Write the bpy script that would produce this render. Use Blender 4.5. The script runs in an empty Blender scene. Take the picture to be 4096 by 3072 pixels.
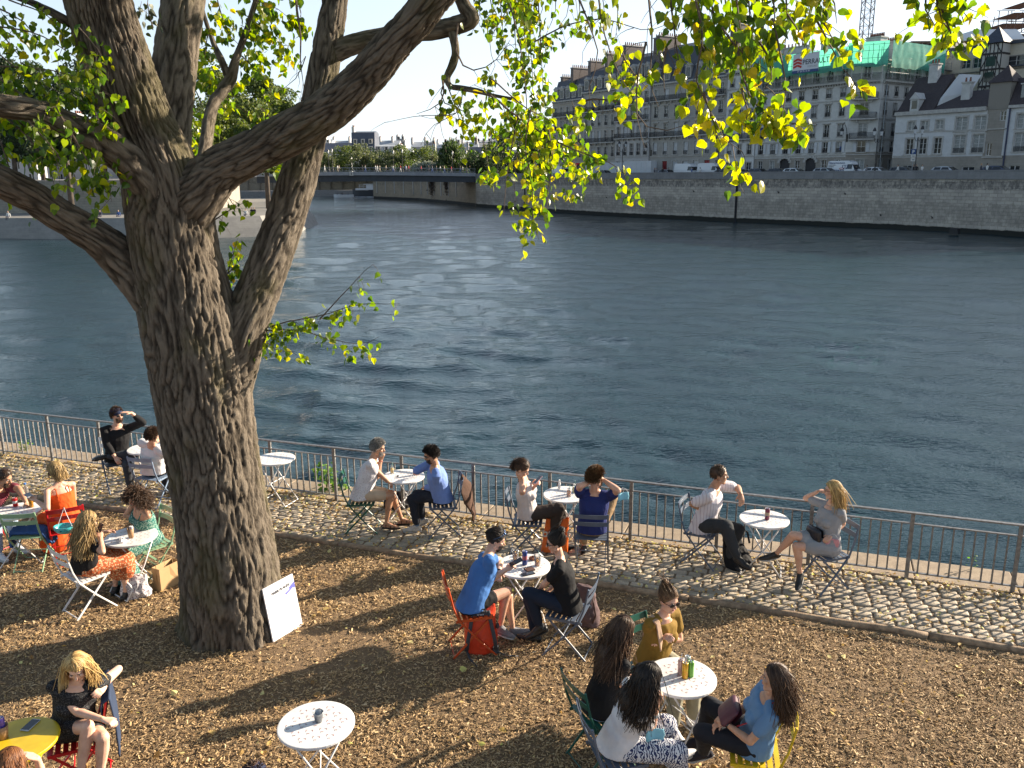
import bpy, bmesh, math, random
import numpy as np
from math import sin, cos, radians, pi, sqrt, atan2, degrees
from mathutils import Vector, Matrix

random.seed(7)
RS = np.random.RandomState(11)
SC = bpy.context.scene
COL = SC.collection

# ------------------------------------------------------------------ camera
F, CX, CY, H = 3400.0, 2048.0, 1536.0, 4.9        # focal length and centre in photo pixels, eye height (m)
PT, RL = radians(13.95), radians(0.51)
FW = np.array([0, cos(PT), -sin(PT)]); RT0 = np.array([1.0, 0, 0]); DN0 = np.array([0, -sin(PT), -cos(PT)])
RT = RT0*cos(RL)+DN0*sin(RL); DN = -RT0*sin(RL)+DN0*cos(RL)
CAM = np.array([0, 0, H])
cd = bpy.data.cameras.new('camera'); cam = bpy.data.objects.new('camera', cd); COL.objects.link(cam)
cd.sensor_width = 36; cd.lens = 36*F/4096; cd.clip_end = 5000; cd.clip_start = 0.05
M = Matrix(((RT[0], -DN[0], -FW[0], 0), (RT[1], -DN[1], -FW[1], 0), (RT[2], -DN[2], -FW[2], H), (0, 0, 0, 1)))
cam.matrix_world = M
SC.camera = cam

# ------------------------------------------------------------------ sky, sun, exposure
SUN_EL = radians(20.5); SUN_AZ = radians(65.5)       # azimuth clockwise from +Y
w = bpy.data.worlds.new('World'); SC.world = w; w.use_nodes = True
nt = w.node_tree; nt.nodes.clear()
bg = nt.nodes.new('ShaderNodeBackground'); wo = nt.nodes.new('ShaderNodeOutputWorld'); sk = nt.nodes.new('ShaderNodeTexSky')
sk.sky_type = 'NISHITA'; sk.sun_disc = False; sk.sun_elevation = SUN_EL; sk.sun_rotation = SUN_AZ
sk.altitude = 50; sk.air_density = 1.0; sk.dust_density = 1.0; sk.ozone_density = 1.0
SKY = 0.06
bg.inputs['Strength'].default_value = SKY
# thin white summer haze: strongest near the horizon and towards the sun
tc = nt.nodes.new('ShaderNodeTexCoord'); sx = nt.nodes.new('ShaderNodeSeparateXYZ'); nt.links.new(tc.outputs['Generated'], sx.inputs[0])
def wm(op, a, b=None, c=False):
    n = nt.nodes.new('ShaderNodeMath'); n.operation = op; n.use_clamp = c
    for i, v in ((0, a), (1, b)):
        if v is None: continue
        if hasattr(v, 'links'): nt.links.new(v, n.inputs[i])
        else: n.inputs[i].default_value = v
    return n.outputs[0]
vd = nt.nodes.new('ShaderNodeVectorMath'); vd.operation = 'DOT_PRODUCT'; nt.links.new(tc.outputs['Generated'], vd.inputs[0]); vd.inputs[1].default_value = (sin(SUN_AZ), cos(SUN_AZ), 0.25)
low = wm('POWER', wm('SUBTRACT', 1.0, wm('ABSOLUTE', sx.outputs[2]), True), 1.25)
tow = wm('ADD', wm('MULTIPLY', vd.outputs['Value'], .42), .52, True)
hz = wm('MULTIPLY', wm('MULTIPLY', low, tow), .95, True)
mxw = nt.nodes.new('ShaderNodeMix'); mxw.data_type = 'RGBA'; nt.links.new(hz, mxw.inputs[0]); nt.links.new(sk.outputs[0], mxw.inputs[6]); mxw.inputs[7].default_value = (7.0, 7.9, 9.2, 1)
nt.links.new(mxw.outputs[2], bg.inputs['Color']); nt.links.new(bg.outputs[0], wo.inputs['Surface'])
sl = bpy.data.lights.new('sun', 'SUN'); so = bpy.data.objects.new('sun', sl); COL.objects.link(so)
sl.energy = 5.0; sl.angle = radians(0.53); sl.color = (1.0, 0.86, 0.68)
sd = Vector((sin(SUN_AZ)*cos(SUN_EL), cos(SUN_AZ)*cos(SUN_EL), sin(SUN_EL)))
so.rotation_euler = (-sd).to_track_quat('-Z', 'Y').to_euler(); so.location = (20, 8, 30)
SC.view_settings.view_transform = 'Standard'; SC.view_settings.look = 'None'
SC.view_settings.exposure = 1.55; SC.view_settings.gamma = 1.0
SC.cycles.max_bounces = 8; SC.cycles.transparent_max_bounces = 16

# ------------------------------------------------------------------ geometry helpers
def ray(px, py): return FW+RT*(px-CX)/F+DN*(py-CY)/F
def G(px, py, z=0.0):                              # where the sight line through a photo pixel meets height z
    d = ray(px, py); t = (z-H)/d[2]; return CAM+d*t
def Dp(px, py, y):                                 # ... meets the vertical plane at distance y
    d = ray(px, py); return CAM+d*(y/d[1])
def proj(p):
    v = np.array(p, float)-CAM; z = v@FW; return CX+F*(v@RT)/z, CY+F*(v@DN)/z, z

def A(*v): return np.array(v, float)
def unit(v):
    v = np.array(v, float); n = np.linalg.norm(v); return v/n if n > 1e-9 else v

_P = np.random.RandomState(3).permutation(256); _P = np.concatenate([_P, _P, _P])
_GR = np.random.RandomState(4).normal(size=(256, 3)); _GR /= np.linalg.norm(_GR, axis=1)[:, None]
def perlin(p):
    p = np.asarray(p, float); i = np.floor(p).astype(int); f = p-i; i &= 255
    u = f*f*f*(f*(f*6-15)+10); r = 0
    for dx in (0, 1):
        for dy in (0, 1):
            for dz in (0, 1):
                h = _P[_P[_P[i[:, 0]+dx]+i[:, 1]+dy]+i[:, 2]+dz]
                g = (_GR[h]*(f-np.array([dx, dy, dz]))).sum(1)
                r = r+g*(u[:, 0] if dx else 1-u[:, 0])*(u[:, 1] if dy else 1-u[:, 1])*(u[:, 2] if dz else 1-u[:, 2])
    return r*1.6
def fbm(p, o=3):
    p = np.asarray(p, float); r = 0; a = 1.0
    for k in range(o): r = r+a*perlin(p*(2**k)+k*17.3); a *= .5
    return r

# ------------------------------------------------------------------ materials
MATS = {}
def nodes(name):
    m = bpy.data.materials.new(name); m.use_nodes = True; t = m.node_tree
    b = t.nodes['Principled BSDF']; return m, t, b
def rgb(c): return (c[0], c[1], c[2], 1)
def coord(t, kind='Object', attr=None):
    if attr:
        n = t.nodes.new('ShaderNodeAttribute'); n.attribute_name = attr; return n.outputs['Vector']
    if kind == 'Geo':
        n = t.nodes.new('ShaderNodeNewGeometry'); return n.outputs['Position']
    n = t.nodes.new('ShaderNodeTexCoord'); return n.outputs[kind]
def noise(t, vec, scale, detail=3, rough=.5, stretch=None):
    if stretch:
        mp = t.nodes.new('ShaderNodeMapping'); mp.inputs['Scale'].default_value = stretch
        t.links.new(vec, mp.inputs['Vector']); vec = mp.outputs[0]
    n = t.nodes.new('ShaderNodeTexNoise'); n.inputs['Scale'].default_value = scale
    n.inputs['Detail'].default_value = detail; n.inputs['Roughness'].default_value = rough
    t.links.new(vec, n.inputs['Vector']); return n.outputs['Fac']
def ramp(t, fac, stops):
    r = t.nodes.new('ShaderNodeValToRGB'); e = r.color_ramp.elements
    while len(e) < len(stops): e.new(.5)
    for k, (p, c) in enumerate(stops):
        e[k].position = p; e[k].color = rgb(c) if len(c) == 3 else c
    t.links.new(fac, r.inputs['Fac']); return r.outputs['Color']
def mixc(t, fac, a, b, mode='MIX'):
    n = t.nodes.new('ShaderNodeMix'); n.data_type = 'RGBA'; n.blend_type = mode
    for s, v in ((0, fac), (6, a), (7, b)):
        if hasattr(v, 'is_linked') or hasattr(v, 'links'): t.links.new(v, n.inputs[s])
        else: n.inputs[s].default_value = v if s == 0 else rgb(v)
    return n.outputs[2]
def mth(t, op, a, b=None, clamp=False):
    n = t.nodes.new('ShaderNodeMath'); n.operation = op; n.use_clamp = clamp
    for s, v in ((0, a), (1, b)):
        if v is None: continue
        if hasattr(v, 'links'): t.links.new(v, n.inputs[s])
        else: n.inputs[s].default_value = v
    return n.outputs[0]
def bumpn(t, b, h, strength, dist=.01, normal=None):
    n = t.nodes.new('ShaderNodeBump'); n.inputs['Strength'].default_value = strength; n.inputs['Distance'].default_value = dist
    t.links.new(h, n.inputs['Height'])
    if normal is not None: t.links.new(normal, n.inputs['Normal'])
    t.links.new(n.outputs[0], b.inputs['Normal']); return n.outputs[0]
def island(t):
    n = t.nodes.new('ShaderNodeNewGeometry'); return n.outputs['Random Per Island']
def mat(name, c, c2=None, scale=20, rough=.6, metal=0, bump=0, bscale=None, dist=.003, spec=None, detail=3, kind='Object', coat=0):
    if name in MATS: return MATS[name]
    m, t, b = nodes(name)
    b.inputs['Roughness'].default_value = rough; b.inputs['Metallic'].default_value = metal
    if spec is not None: b.inputs['Specular IOR Level'].default_value = spec
    if coat: b.inputs['Coat Weight'].default_value = coat
    v = coord(t, kind)
    if c2 is None: c2 = tuple(x*.82 for x in c)
    f = noise(t, v, scale, detail)
    t.links.new(ramp(t, f, [(.32, c2), (.68, c)]), b.inputs['Base Color'])
    if bump:
        bumpn(t, b, noise(t, v, bscale or scale, detail), bump, dist)
    MATS[name] = m; return m
def leafmat(name, stops, trans=.55, rough=.45, tint=1.0):
    if name in MATS: return MATS[name]
    m, t, b = nodes(name); out = t.nodes['Material Output']
    c = ramp(t, island(t), stops)
    t.links.new(c, b.inputs['Base Color']); b.inputs['Roughness'].default_value = rough
    tr = t.nodes.new('ShaderNodeBsdfTranslucent'); mx = t.nodes.new('ShaderNodeMixShader'); mx.inputs[0].default_value = trans
    hs = t.nodes.new('ShaderNodeHueSaturation'); hs.inputs['Value'].default_value = 1.9*tint; hs.inputs['Saturation'].default_value = 1.1
    t.links.new(c, hs.inputs['Color']); t.links.new(hs.outputs[0], tr.inputs['Color'])
    t.links.new(b.outputs[0], mx.inputs[1]); t.links.new(tr.outputs[0], mx.inputs[2]); t.links.new(mx.outputs[0], out.inputs['Surface'])
    MATS[name] = m; return m

# ------------------------------------------------------------------ objects
def tag(o, label=None, cat=None, group=None, kind=None):
    if label: o['label'] = label
    if cat: o['category'] = cat
    if group: o['group'] = group
    if kind: o['kind'] = kind
    return o
def thing(name, label, cat, loc=(0, 0, 0), rz=0, group=None):
    o = bpy.data.objects.new(name, None); COL.objects.link(o); o.empty_display_size = .1
    o.location = tuple(float(q) for q in loc); o.rotation_euler = (0, 0, rz)
    return tag(o, label, cat, group)
def kids(o): return [c for c in bpy.data.objects if c.parent == o]
def dup(o, parent=None):
    ch = [x for x in o.children]
    c = o.copy(); COL.objects.link(c)
    c.parent = parent
    for k in ch: dup(k, c)
    return c

class MB:
    """collects shapes and links them as one mesh object"""
    def __init__(s): s.v = []; s.f = []; s.m = []; s.n = 0; s.st = []; s.has = False
    def add(s, v, f, m=0, st=None):
        v = np.asarray(v, float); s.v.append(v)
        for q in f: s.f.append(tuple(int(i)+s.n for i in q)); s.m.append(m)
        s.st.append(np.zeros((len(v), 3)) if st is None else np.asarray(st, float)); s.has |= st is not None
        s.n += len(v); return s
    def box(s, c, size, rz=0, m=0, ax=None, taper=1.0):
        hx, hy, hz = [q/2 for q in size]
        v = np.array([(x*(taper if z > 0 else 1), y*(taper if z > 0 else 1), z) for z in (-hz, hz) for x, y in ((-hx, -hy), (hx, -hy), (hx, hy), (-hx, hy))])
        if ax is not None: v = v@np.array(ax, float)          # rows: local axes in world
        elif rz: v = v@np.array([[cos(rz), sin(rz), 0], [-sin(rz), cos(rz), 0], [0, 0, 1]])
        return s.add(v+np.array(c, float), [(3, 2, 1, 0), (4, 5, 6, 7), (0, 1, 5, 4), (1, 2, 6, 5), (2, 3, 7, 6), (3, 0, 4, 7)], m)
    def bar(s, p, q, w, h, up=(0, 0, 1), m=0):
        p = A(*p); q = A(*q); d = unit(q-p); u = np.array(up, float)
        sx = np.cross(d, u)
        if np.linalg.norm(sx) < 1e-4: sx = np.cross(d, (1, 0, 0))
        sx = unit(sx); uu = np.cross(sx, d)
        return s.box((p+q)/2, (np.linalg.norm(q-p), w, h), ax=[d, sx, uu], m=m)
    def tube(s, pts, r, n=8, m=0, flat=1.0, up=None, cap=True, round_=False, st=False):
        P = [A(*p) for p in pts]; k = len(P); R = [r]*k if np.isscalar(r) else list(r)
        if round_:
            a, b = unit(P[1]-P[0]), unit(P[-1]-P[-2])
            P = [P[0]-a*R[0]*.95, P[0]-a*R[0]*.7]+P+[P[-1]+b*R[-1]*.7, P[-1]+b*R[-1]*.95]; R = [R[0]*.3, R[0]*.72]+R+[R[-1]*.72, R[-1]*.3]; k += 4
        T = [unit(P[min(i+1, k-1)]-P[max(i-1, 0)]) for i in range(k)]
        u0 = np.array(up if up is not None else ((0, 0, 1) if abs(T[0][2]) < .9 else (1, 0, 0)), float)
        V = []; S = []; L = 0
        for i in range(k):
            if i: L += np.linalg.norm(P[i]-P[i-1])
            x = np.cross(T[i], u0)
            if np.linalg.norm(x) < 1e-5: x = np.cross(T[i], (1, .3, 0))
            x = unit(x); y = np.cross(x, T[i])
            if up is None: u0 = y
            for j in range(n):
                a = 2*pi*j/n; V.append(P[i]+R[i]*(x*cos(a)+y*sin(a)*flat)); S.append((R[0]*cos(a), R[0]*sin(a), L))
        f = [(i*n+j, i*n+(j+1) % n, (i+1)*n+(j+1) % n, (i+1)*n+j) for i in range(k-1) for j in range(n)]
        if cap: f += [tuple(range(n))[::-1], tuple((k-1)*n+j for j in range(n))]
        return s.add(V, f, m, S if st else None)
    def ell(s, c, r, ax=None, nu=12, nv=8, m=0, squash=None):
        V = []
        r = (r, r, r) if np.isscalar(r) else r
        for i in range(nv+1):
            t = pi*i/nv
            for j in range(nu):
                a = 2*pi*j/nu; V.append((r[0]*sin(t)*cos(a), r[1]*sin(t)*sin(a), r[2]*cos(t)))
        V = np.array(V)
        if ax is not None: V = V@np.array(ax, float)
        f = [(i*nu+j, (i+1)*nu+j, (i+1)*nu+(j+1) % nu, i*nu+(j+1) % nu) for i in range(nv) for j in range(nu)]
        return s.add(V+np.array(c, float), f, m)
    def lathe(s, prof, c=(0, 0, 0), n=24, m=0, sx=1, sy=1, ax=None):
        V = [(r*cos(2*pi*j/n)*sx, r*sin(2*pi*j/n)*sy, z) for r, z in prof for j in range(n)]
        V = np.array(V)
        if ax is not None: V = V@np.array(ax, float)
        k = len(prof)
        f = [(i*n+j, i*n+(j+1) % n, (i+1)*n+(j+1) % n, (i+1)*n+j) for i in range(k-1) for j in range(n)]
        f += [tuple(range(n))[::-1], tuple((k-1)*n+j for j in range(n))]
        return s.add(V+np.array(c, float), f, m)
    def prism(s, poly, z0, z1, m=0):
        n = len(poly); V = [(x, y, z0) for x, y in poly]+[(x, y, z1) for x, y in poly]
        return s.add(V, [tuple(range(n))[::-1], tuple(range(n, 2*n))]+[(i, (i+1) % n, n+(i+1) % n, n+i) for i in range(n)], m)
    def mesh(s, name, mats, smooth=False):
        me = bpy.data.meshes.new(name)
        V = np.concatenate(s.v) if s.v else np.zeros((0, 3))
        me.from_pydata(V.tolist(), [], s.f)
        for m in (mats if isinstance(mats, (list, tuple)) else [mats]): me.materials.append(m)
        me.polygons.foreach_set('material_index', s.m)
        if smooth: me.polygons.foreach_set('use_smooth', [True]*len(s.f))
        if s.has:
            at = me.attributes.new('st', 'FLOAT_VECTOR', 'POINT'); at.data.foreach_set('vector', np.concatenate(s.st).ravel())
        me.validate(); me.update(); return me
    def build(s, name, mats, parent=None, smooth=False, W=None, recalc=False, bevel=0):
        if W is not None: s.v = [v-np.array([W[0], W[1], W[2]]) for v in s.v]
        me = s.mesh(name, mats, smooth)
        if recalc or bevel:
            b = bmesh.new(); b.from_mesh(me)
            if recalc: bmesh.ops.recalc_face_normals(b, faces=b.faces)
            b.to_mesh(me); b.free()
        o = bpy.data.objects.new(name, me); COL.objects.link(o); o.parent = parent
        if bevel:
            md = o.modifiers.new('bevel', 'BEVEL'); md.width = bevel; md.segments = 2; md.limit_method = 'ANGLE'
        return o

def fastmesh(name, V, Fq, mats, parent=None, smooth=False, st=None, mi=None):
    """numpy quads/tris -> mesh object"""
    V = np.asarray(V, np.float32); Fq = np.asarray(Fq, np.int32); k = Fq.shape[1]
    me = bpy.data.meshes.new(name); me.vertices.add(len(V)); me.vertices.foreach_set('co', V.ravel())
    me.loops.add(Fq.size); me.loops.foreach_set('vertex_index', Fq.ravel())
    me.polygons.add(len(Fq)); me.polygons.foreach_set('loop_start', np.arange(0, Fq.size, k, dtype=np.int32))
    me.polygons.foreach_set('loop_total', np.full(len(Fq), k, np.int32))
    for m in (mats if isinstance(mats, (list, tuple)) else [mats]): me.materials.append(m)
    if mi is not None: me.polygons.foreach_set('material_index', np.asarray(mi, np.int32))
    me.polygons.foreach_set('use_smooth', np.full(len(Fq), smooth, bool))
    if st is not None:
        at = me.attributes.new('st', 'FLOAT_VECTOR', 'POINT'); at.data.foreach_set('vector', np.asarray(st, np.float32).ravel())
    me.update(calc_edges=True); me.validate()
    o = bpy.data.objects.new(name, me); COL.objects.link(o); o.parent = parent; return o

def remesh(o, voxel, smooth=3, fac=.5, shade=True):
    """fuse the overlapping closed shapes of o into one continuous surface"""
    md = o.modifiers.new('r', 'REMESH'); md.mode = 'VOXEL'; md.voxel_size = voxel; md.use_smooth_shade = shade
    if smooth:
        s = o.modifiers.new('s', 'SMOOTH'); s.iterations = smooth; s.factor = fac
    dg = bpy.context.evaluated_depsgraph_get(); dg.update()
    me = bpy.data.meshes.new_from_object(o.evaluated_get(dg)); me.name = o.name
    old = o.data; o.modifiers.clear(); o.data = me
    if not me.materials and len(old.materials):
        for m in old.materials: me.materials.append(m)
    bpy.data.meshes.remove(old); return o
def scatter(n, pos, rot, size, base, bf):
    """copies of a small base mesh: pos (n,3), rot (n,3,3) rows = axes, size (n,) or (n,3) -> V, F"""
    base = np.asarray(base, float); bf = np.asarray(bf, int); k = len(base)
    sz = size[:, None, None] if size.ndim == 1 else size[:, None, :]
    V = np.einsum('nkj,nji->nki', np.repeat(base[None], n, 0)*sz, rot)+pos[:, None, :]
    Fc = (bf[None]+(np.arange(n)*k)[:, None, None]).reshape(-1, bf.shape[1])
    return V.reshape(-1, 3), Fc
def frames(d, roll=None):
    """axes (n,3,3) whose first row is d"""
    d = d/np.linalg.norm(d, axis=1)[:, None]; r = RS.normal(size=d.shape) if roll is None else roll
    b = np.cross(d, r); b /= np.linalg.norm(b, axis=1)[:, None]+1e-9
    c = np.cross(d, b); return np.stack([d, b, c], 1)
# ================================================================== quay, ground, river, fence
QA = atan2(-.362, 1); QU = A(cos(QA), sin(QA), 0); QV = A(-sin(QA), cos(QA), 0); QO = A(0, 11.36, 0)
def Q(u, v, z=0): return QO+QU*u+QV*v+A(0, 0, z)
ZW = -3.4
SUNW = A(sd[0], sd[1], sd[2])

# earth under the chips
m, t, b = nodes('earth'); v = coord(t)
n1 = noise(t, v, 9, 6, .65); n2 = noise(t, v, 70, 4, .7)
t.links.new(mixc(t, .45, ramp(t, n1, [(.3, (.13, .08, .038)), (.7, (.28, .185, .10))]), ramp(t, n2, [(.35, (.04, .022, .012)), (.65, (.26, .17, .09))])), b.inputs['Base Color'])
b.inputs['Roughness'].default_value = .95; bumpn(t, b, n2, .9, .02); EARTH = m
TREE0 = A(-3.02, 8.55, 0)
def gz(x, y):
    """gentle height of the chip bed"""
    p = np.stack([x*.8, y*.8, x*0], 1); h = .02*fbm(p, 3)
    d = np.hypot(x-TREE0[0], y-TREE0[1]); return h+.05*np.exp(-(d/.75)**2)
xs = np.arange(-30, 30.01, .12); us = np.arange(-26, -1.35, .12)
uu, vv = np.meshgrid(xs, us); P = QO[None]+uu.ravel()[:, None]*QU+vv.ravel()[:, None]*QV
edge = np.clip((-1.45-vv.ravel())/.2, 0, 1)
P[:, 2] = gz(P[:, 0], P[:, 1])*edge-.005
nx = len(xs); I = np.arange(len(us)-1)[:, None]*nx+np.arange(nx-1)[None]; I = I.ravel()
tag(fastmesh('ground', P, np.stack([I, I+1, I+nx+1, I+nx], 1), EARTH, smooth=True), kind='structure')

# wood chips: many small flat splinters
m, t, b = nodes('wood_chip'); isl = island(t)
t.links.new(mixc(t, .45, ramp(t, isl, [(0, (.13, .075, .03)), (.25, (.30, .185, .078)), (.6, (.46, .30, .14)), (.85, (.60, .43, .22)), (1, (.74, .58, .36))]), ramp(t, noise(t, coord(t), 60, 2), [(.3, (.14, .08, .035)), (.7, (.56, .39, .2))])), b.inputs['Base Color'])
b.inputs['Roughness'].default_value = .8; CHIP = m
def chips(n, ymin, ymax, smin, smax, seed):
    R = np.random.RandomState(seed)
    y = R.uniform(ymin, ymax, n*3); x = R.uniform(-1, 1, n*3)*(y*.68+.9)
    q = (x-QO[0])*QU[0]+(y-QO[1])*QU[1]; vq = (x-QO[0])*QV[0]+(y-QO[1])*QV[1]
    dt = np.hypot(x-TREE0[0], y-TREE0[1]); bare = np.hypot((x+2.1)/.8, (y-8.1)/.45)
    ok = (vq < -1.5) & (dt > .47) & ((bare > 1) | (R.rand(n*3) < .3)) & (R.rand(n*3) < .75+.5*perlin(np.stack([x*1.3, y*1.3, x*0], 1)))
    x, y = x[ok][:n], y[ok][:n]; k = len(x)
    d = np.stack([R.normal(size=k), R.normal(size=k), R.normal(size=k)*.28], 1)
    r = np.stack([R.normal(size=k)*.45, R.normal(size=k)*.45, np.ones(k)], 1)
    fr = frames(d, r); L = R.uniform(smin, smax, k)*(.5+R.rand(k)**2)
    sz = np.stack([L, L*R.uniform(.16, .42, k), L*R.uniform(.04, .12, k)], 1)
    pos = np.stack([x, y, gz(x, y)+R.uniform(.0, .018, k)], 1)
    base = [(-1, -.6, -1), (1, -1, -1), (.9, .8, -1), (-1.1, 1, -1), (-1, -.6, 1), (1, -1, 1), (.9, .8, 1), (-1.1, 1, 1)]
    f = [(3, 2, 1, 0), (4, 5, 6, 7), (0, 1, 5, 4), (1, 2, 6, 5), (2, 3, 7, 6), (3, 0, 4, 7)]
    return scatter(k, pos, fr, sz*.5, base, f)
V1, F1 = chips(150000, 3.6, 8.2, .014, .038, 1); V2, F2 = chips(110000, 8.2, 16.5, .018, .044, 2)
V0, F0 = chips(3500, 1.5, 3.6, .03, .06, 3)
Vc = np.concatenate([V1, V2, V0]); Fc = np.concatenate([F1, F2+len(V1), F0+len(V1)+len(V2)])
tag(fastmesh('wood_chips', Vc, Fc, CHIP), 'brown wood chips covering the ground under the tables', 'wood chips', kind='stuff')

# path bed, cobbles, kerb log, quay edge slab
m, t, b = nodes('cobble_bed'); v = coord(t); n1 = noise(t, v, 40, 5, .7)
t.links.new(ramp(t, n1, [(.3, (.08, .055, .033)), (.7, (.27, .19, .115))]), b.inputs['Base Color']); b.inputs['Roughness'].default_value = .95; bumpn(t, b, n1, .8, .015)
BED = m
def strip(name, v0, v1, z, mt, u0=-30, u1=30, thick=.0, kind='structure'):
    mb = MB()
    if thick: 
        c = Q((u0+u1)/2, (v0+v1)/2, z-thick/2); mb.box(c, (u1-u0, v1-v0, thick), ax=[QU, QV, (0, 0, 1)])
    else: mb.add([Q(u0, v0, z), Q(u1, v0, z), Q(u1, v1, z), Q(u0, v1, z)], [(0, 1, 2, 3)])
    return tag(mb.build(name, mt), kind=kind)
strip('path_bed', -1.38, -.05, -.012, BED)
m, t, b = nodes('cobble'); v = coord(t); n1 = noise(t, v, 45, 5, .65)
t.links.new(mixc(t, .35, ramp(t, island(t), [(0, (.24, .195, .14)), (.5, (.35, .285, .205)), (1, (.45, .375, .275))]), ramp(t, n1, [(.3, (.16, .125, .095)), (.7, (.5, .43, .33))])), b.inputs['Base Color'])
b.inputs['Roughness'].default_value = .75; bumpn(t, b, n1, .5, .01); COB = m
R = np.random.RandomState(5); Vs = []; Fs = []; off = 0
g = np.array([-1, -.95, -.78, 0, .78, .95, 1]); gx, gy = np.meshgrid(g, g); hh1 = np.array([0, .7, .96, 1.0, .96, .7, 0]); dome = np.minimum(*np.meshgrid(hh1, hh1))
I = (np.arange(6)[:, None]*7+np.arange(6)[None]).ravel(); fq = np.stack([I, I+1, I+8, I+7], 1)
sqx = gx*(1-.10*np.abs(gy)**4); sqy = gy*(1-.12*np.abs(gx)**4)
row = 0; vv_ = -1.30
while vv_ < -.1:
    wv = .128+R.uniform(-.006, .006); u = -13+(.10 if row % 2 else 0)
    while u < 11:
        wu = R.uniform(.17, .24)
        c = Q(u+wu/2, vv_+wv/2+R.normal()*.006, 0); h = R.uniform(.015, .020)
        du, dv = R.normal(size=2)*.012
        X = sqx.ravel()*(wu/2-.007)*R.uniform(.94, 1); Y = sqy.ravel()*(wv/2-.007)
        Z = -.015+dome.ravel()*h+X*du*2+Y*dv*2+.0025*R.normal(size=49)*(dome.ravel() > 0)
        Vs.append(c[None]+X[:, None]*QU+Y[:, None]*QV+np.stack([0*X, 0*X, Z], 1)); Fs.append(fq+off); off += 49
        u += wu
    vv_ += wv; row += 1
tag(fastmesh('cobbled_path', np.concatenate(Vs), np.concatenate(Fs), COB, smooth=True), kind='structure')
m, t, b = nodes('quay_stone'); v = coord(t); n1 = noise(t, v, 7, 6, .7); n2 = noise(t, v, 90, 3, .6)
t.links.new(mixc(t, .4, ramp(t, n1, [(.3, (.14, .1, .065)), (.65, (.36, .28, .19))]), ramp(t, n2, [(.3, (.12, .085, .06)), (.7, (.42, .34, .25))])), b.inputs['Base Color'])
b.inputs['Roughness'].default_value = .9; bumpn(t, b, n2, .5, .008); QST = m
mb = MB(); u = -30
while u < 26:
    L = R.uniform(.9, 1.5)
    mb.box(Q(u+L/2, .31, -.14+R.normal()*.002), (L-.012, .6, .28), ax=[QU, QV, (0, 0, 1)]); u += L
tag(mb.build('quay_edge', QST, bevel=.012), kind='structure')
mb = MB(); mb.box(Q(0, -1.4, -2.4), (60, 3.99, 4.2), ax=[QU, QV, (0, 0, 1)]); tag(mb.build('quay_bank', QST), kind='structure')
# kerb logs
LOG = mat('kerb_wood', (.34, .24, .15), (.16, .105, .065), 14, .85, bump=.6, bscale=60, dist=.006)
u = -9.3; k = 0
R2 = random.Random(3)
for L in (2.35, 2.6, 2.3, 2.5, 2.2, 2.55, 2.4, 2.4):
    mb = MB(); n = 14
    mb.tube([Q(u+L*i/n, -1.40+.006*sin(i*1.3+k), .0+.006*sin(i*.9+k*2)) for i in range(n+1)], [.046*(1+.05*sin(i+k)) for i in range(n+1)], 12)
    o = mb.build('kerb_log', LOG, smooth=True)
    tag(o, ['weathered log of the kerb between chips and cobbles, far left length beyond the tables', 'kerb log on the chips just left of the big trunk', 'kerb log passing behind the big trunk', 'kerb log in front of the green chair by the railing', 'kerb log behind the table of the man in blue', 'kerb log behind the woman with sunglasses', 'kerb log below the couple at the railing, right of the seated women', 'rightmost length of kerb log beside the cobbles'][k], 'kerb', 'logs edging the cobbled path')
    u += L+.012; k += 1

# fallen leaves
LF = leafmat('dry_leaf', [(0, (.22, .12, .04)), (.4, (.42, .27, .09)), (.7, (.55, .4, .14)), (.9, (.62, .56, .25)), (1, (.6, .6, .1))], .25, .7)
HEART = np.array([(0, 0, 0), (.28, .42, .05), (.62, .40, .06), (1.0, 0, -.02), (.62, -.40, .06), (.28, -.42, .05), (.45, 0, -.04)])
HF = np.array([(0, 6, 1), (1, 6, 2), (2, 6, 3), (3, 6, 4), (4, 6, 5), (5, 6, 0)])
def ground_leaves(n, fn, s0, s1, seed):
    R = np.random.RandomState(seed); x, y, z = fn(R, n); k = len(x)
    a = R.rand(k)*2*pi; d = np.stack([np.cos(a), np.sin(a), R.normal(size=k)*.25], 1)
    fr = frames(d, np.stack([R.normal(size=k)*.4, R.normal(size=k)*.4, np.ones(k)], 1))
    sz = R.uniform(s0, s1, k); sz3 = np.stack([sz, sz*R.uniform(.6, 1.1, k), sz*R.uniform(-3, 3, k)], 1)
    return scatter(k, np.stack([x, y, z], 1), fr, sz3, HEART, HF)
def onpath(R, n):
    u = R.uniform(-12, 9, n*4); vq = R.uniform(-1.35, .1, n*4)
    dens = .12+.9*np.exp(-((vq+.12)/.22)**2)+.4*np.exp(-((vq+1.3)/.15)**2)+.55*np.clip((-u+1)/9, 0, 1)
    dens *= .45+.9*np.clip(perlin(np.stack([u*1.1, vq*2.5, u*0], 1))+.4, 0, 1.3)
    ok = R.rand(n*4) < dens; u, vq = u[ok][:n], vq[ok][:n]
    P = QO[None]+u[:, None]*QU+vq[:, None]*QV; return P[:, 0], P[:, 1], R.uniform(.012, .03, len(u))
def onchips(R, n):
    y = R.uniform(4, 15, n*2); x = R.uniform(-1, 1, n*2)*(y*.68); vq = (x-QO[0])*QV[0]+(y-QO[1])*QV[1]; ok = vq < -1.5
    x, y = x[ok][:n], y[ok][:n]; return x, y, gz(x, y)+.022
Va, Fa = ground_leaves(7500, onpath, .018, .05, 1); Vb, Fb = ground_leaves(150, onchips, .05, .085, 2); Vd, Fd = ground_leaves(900, onchips, .02, .04, 4)
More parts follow.
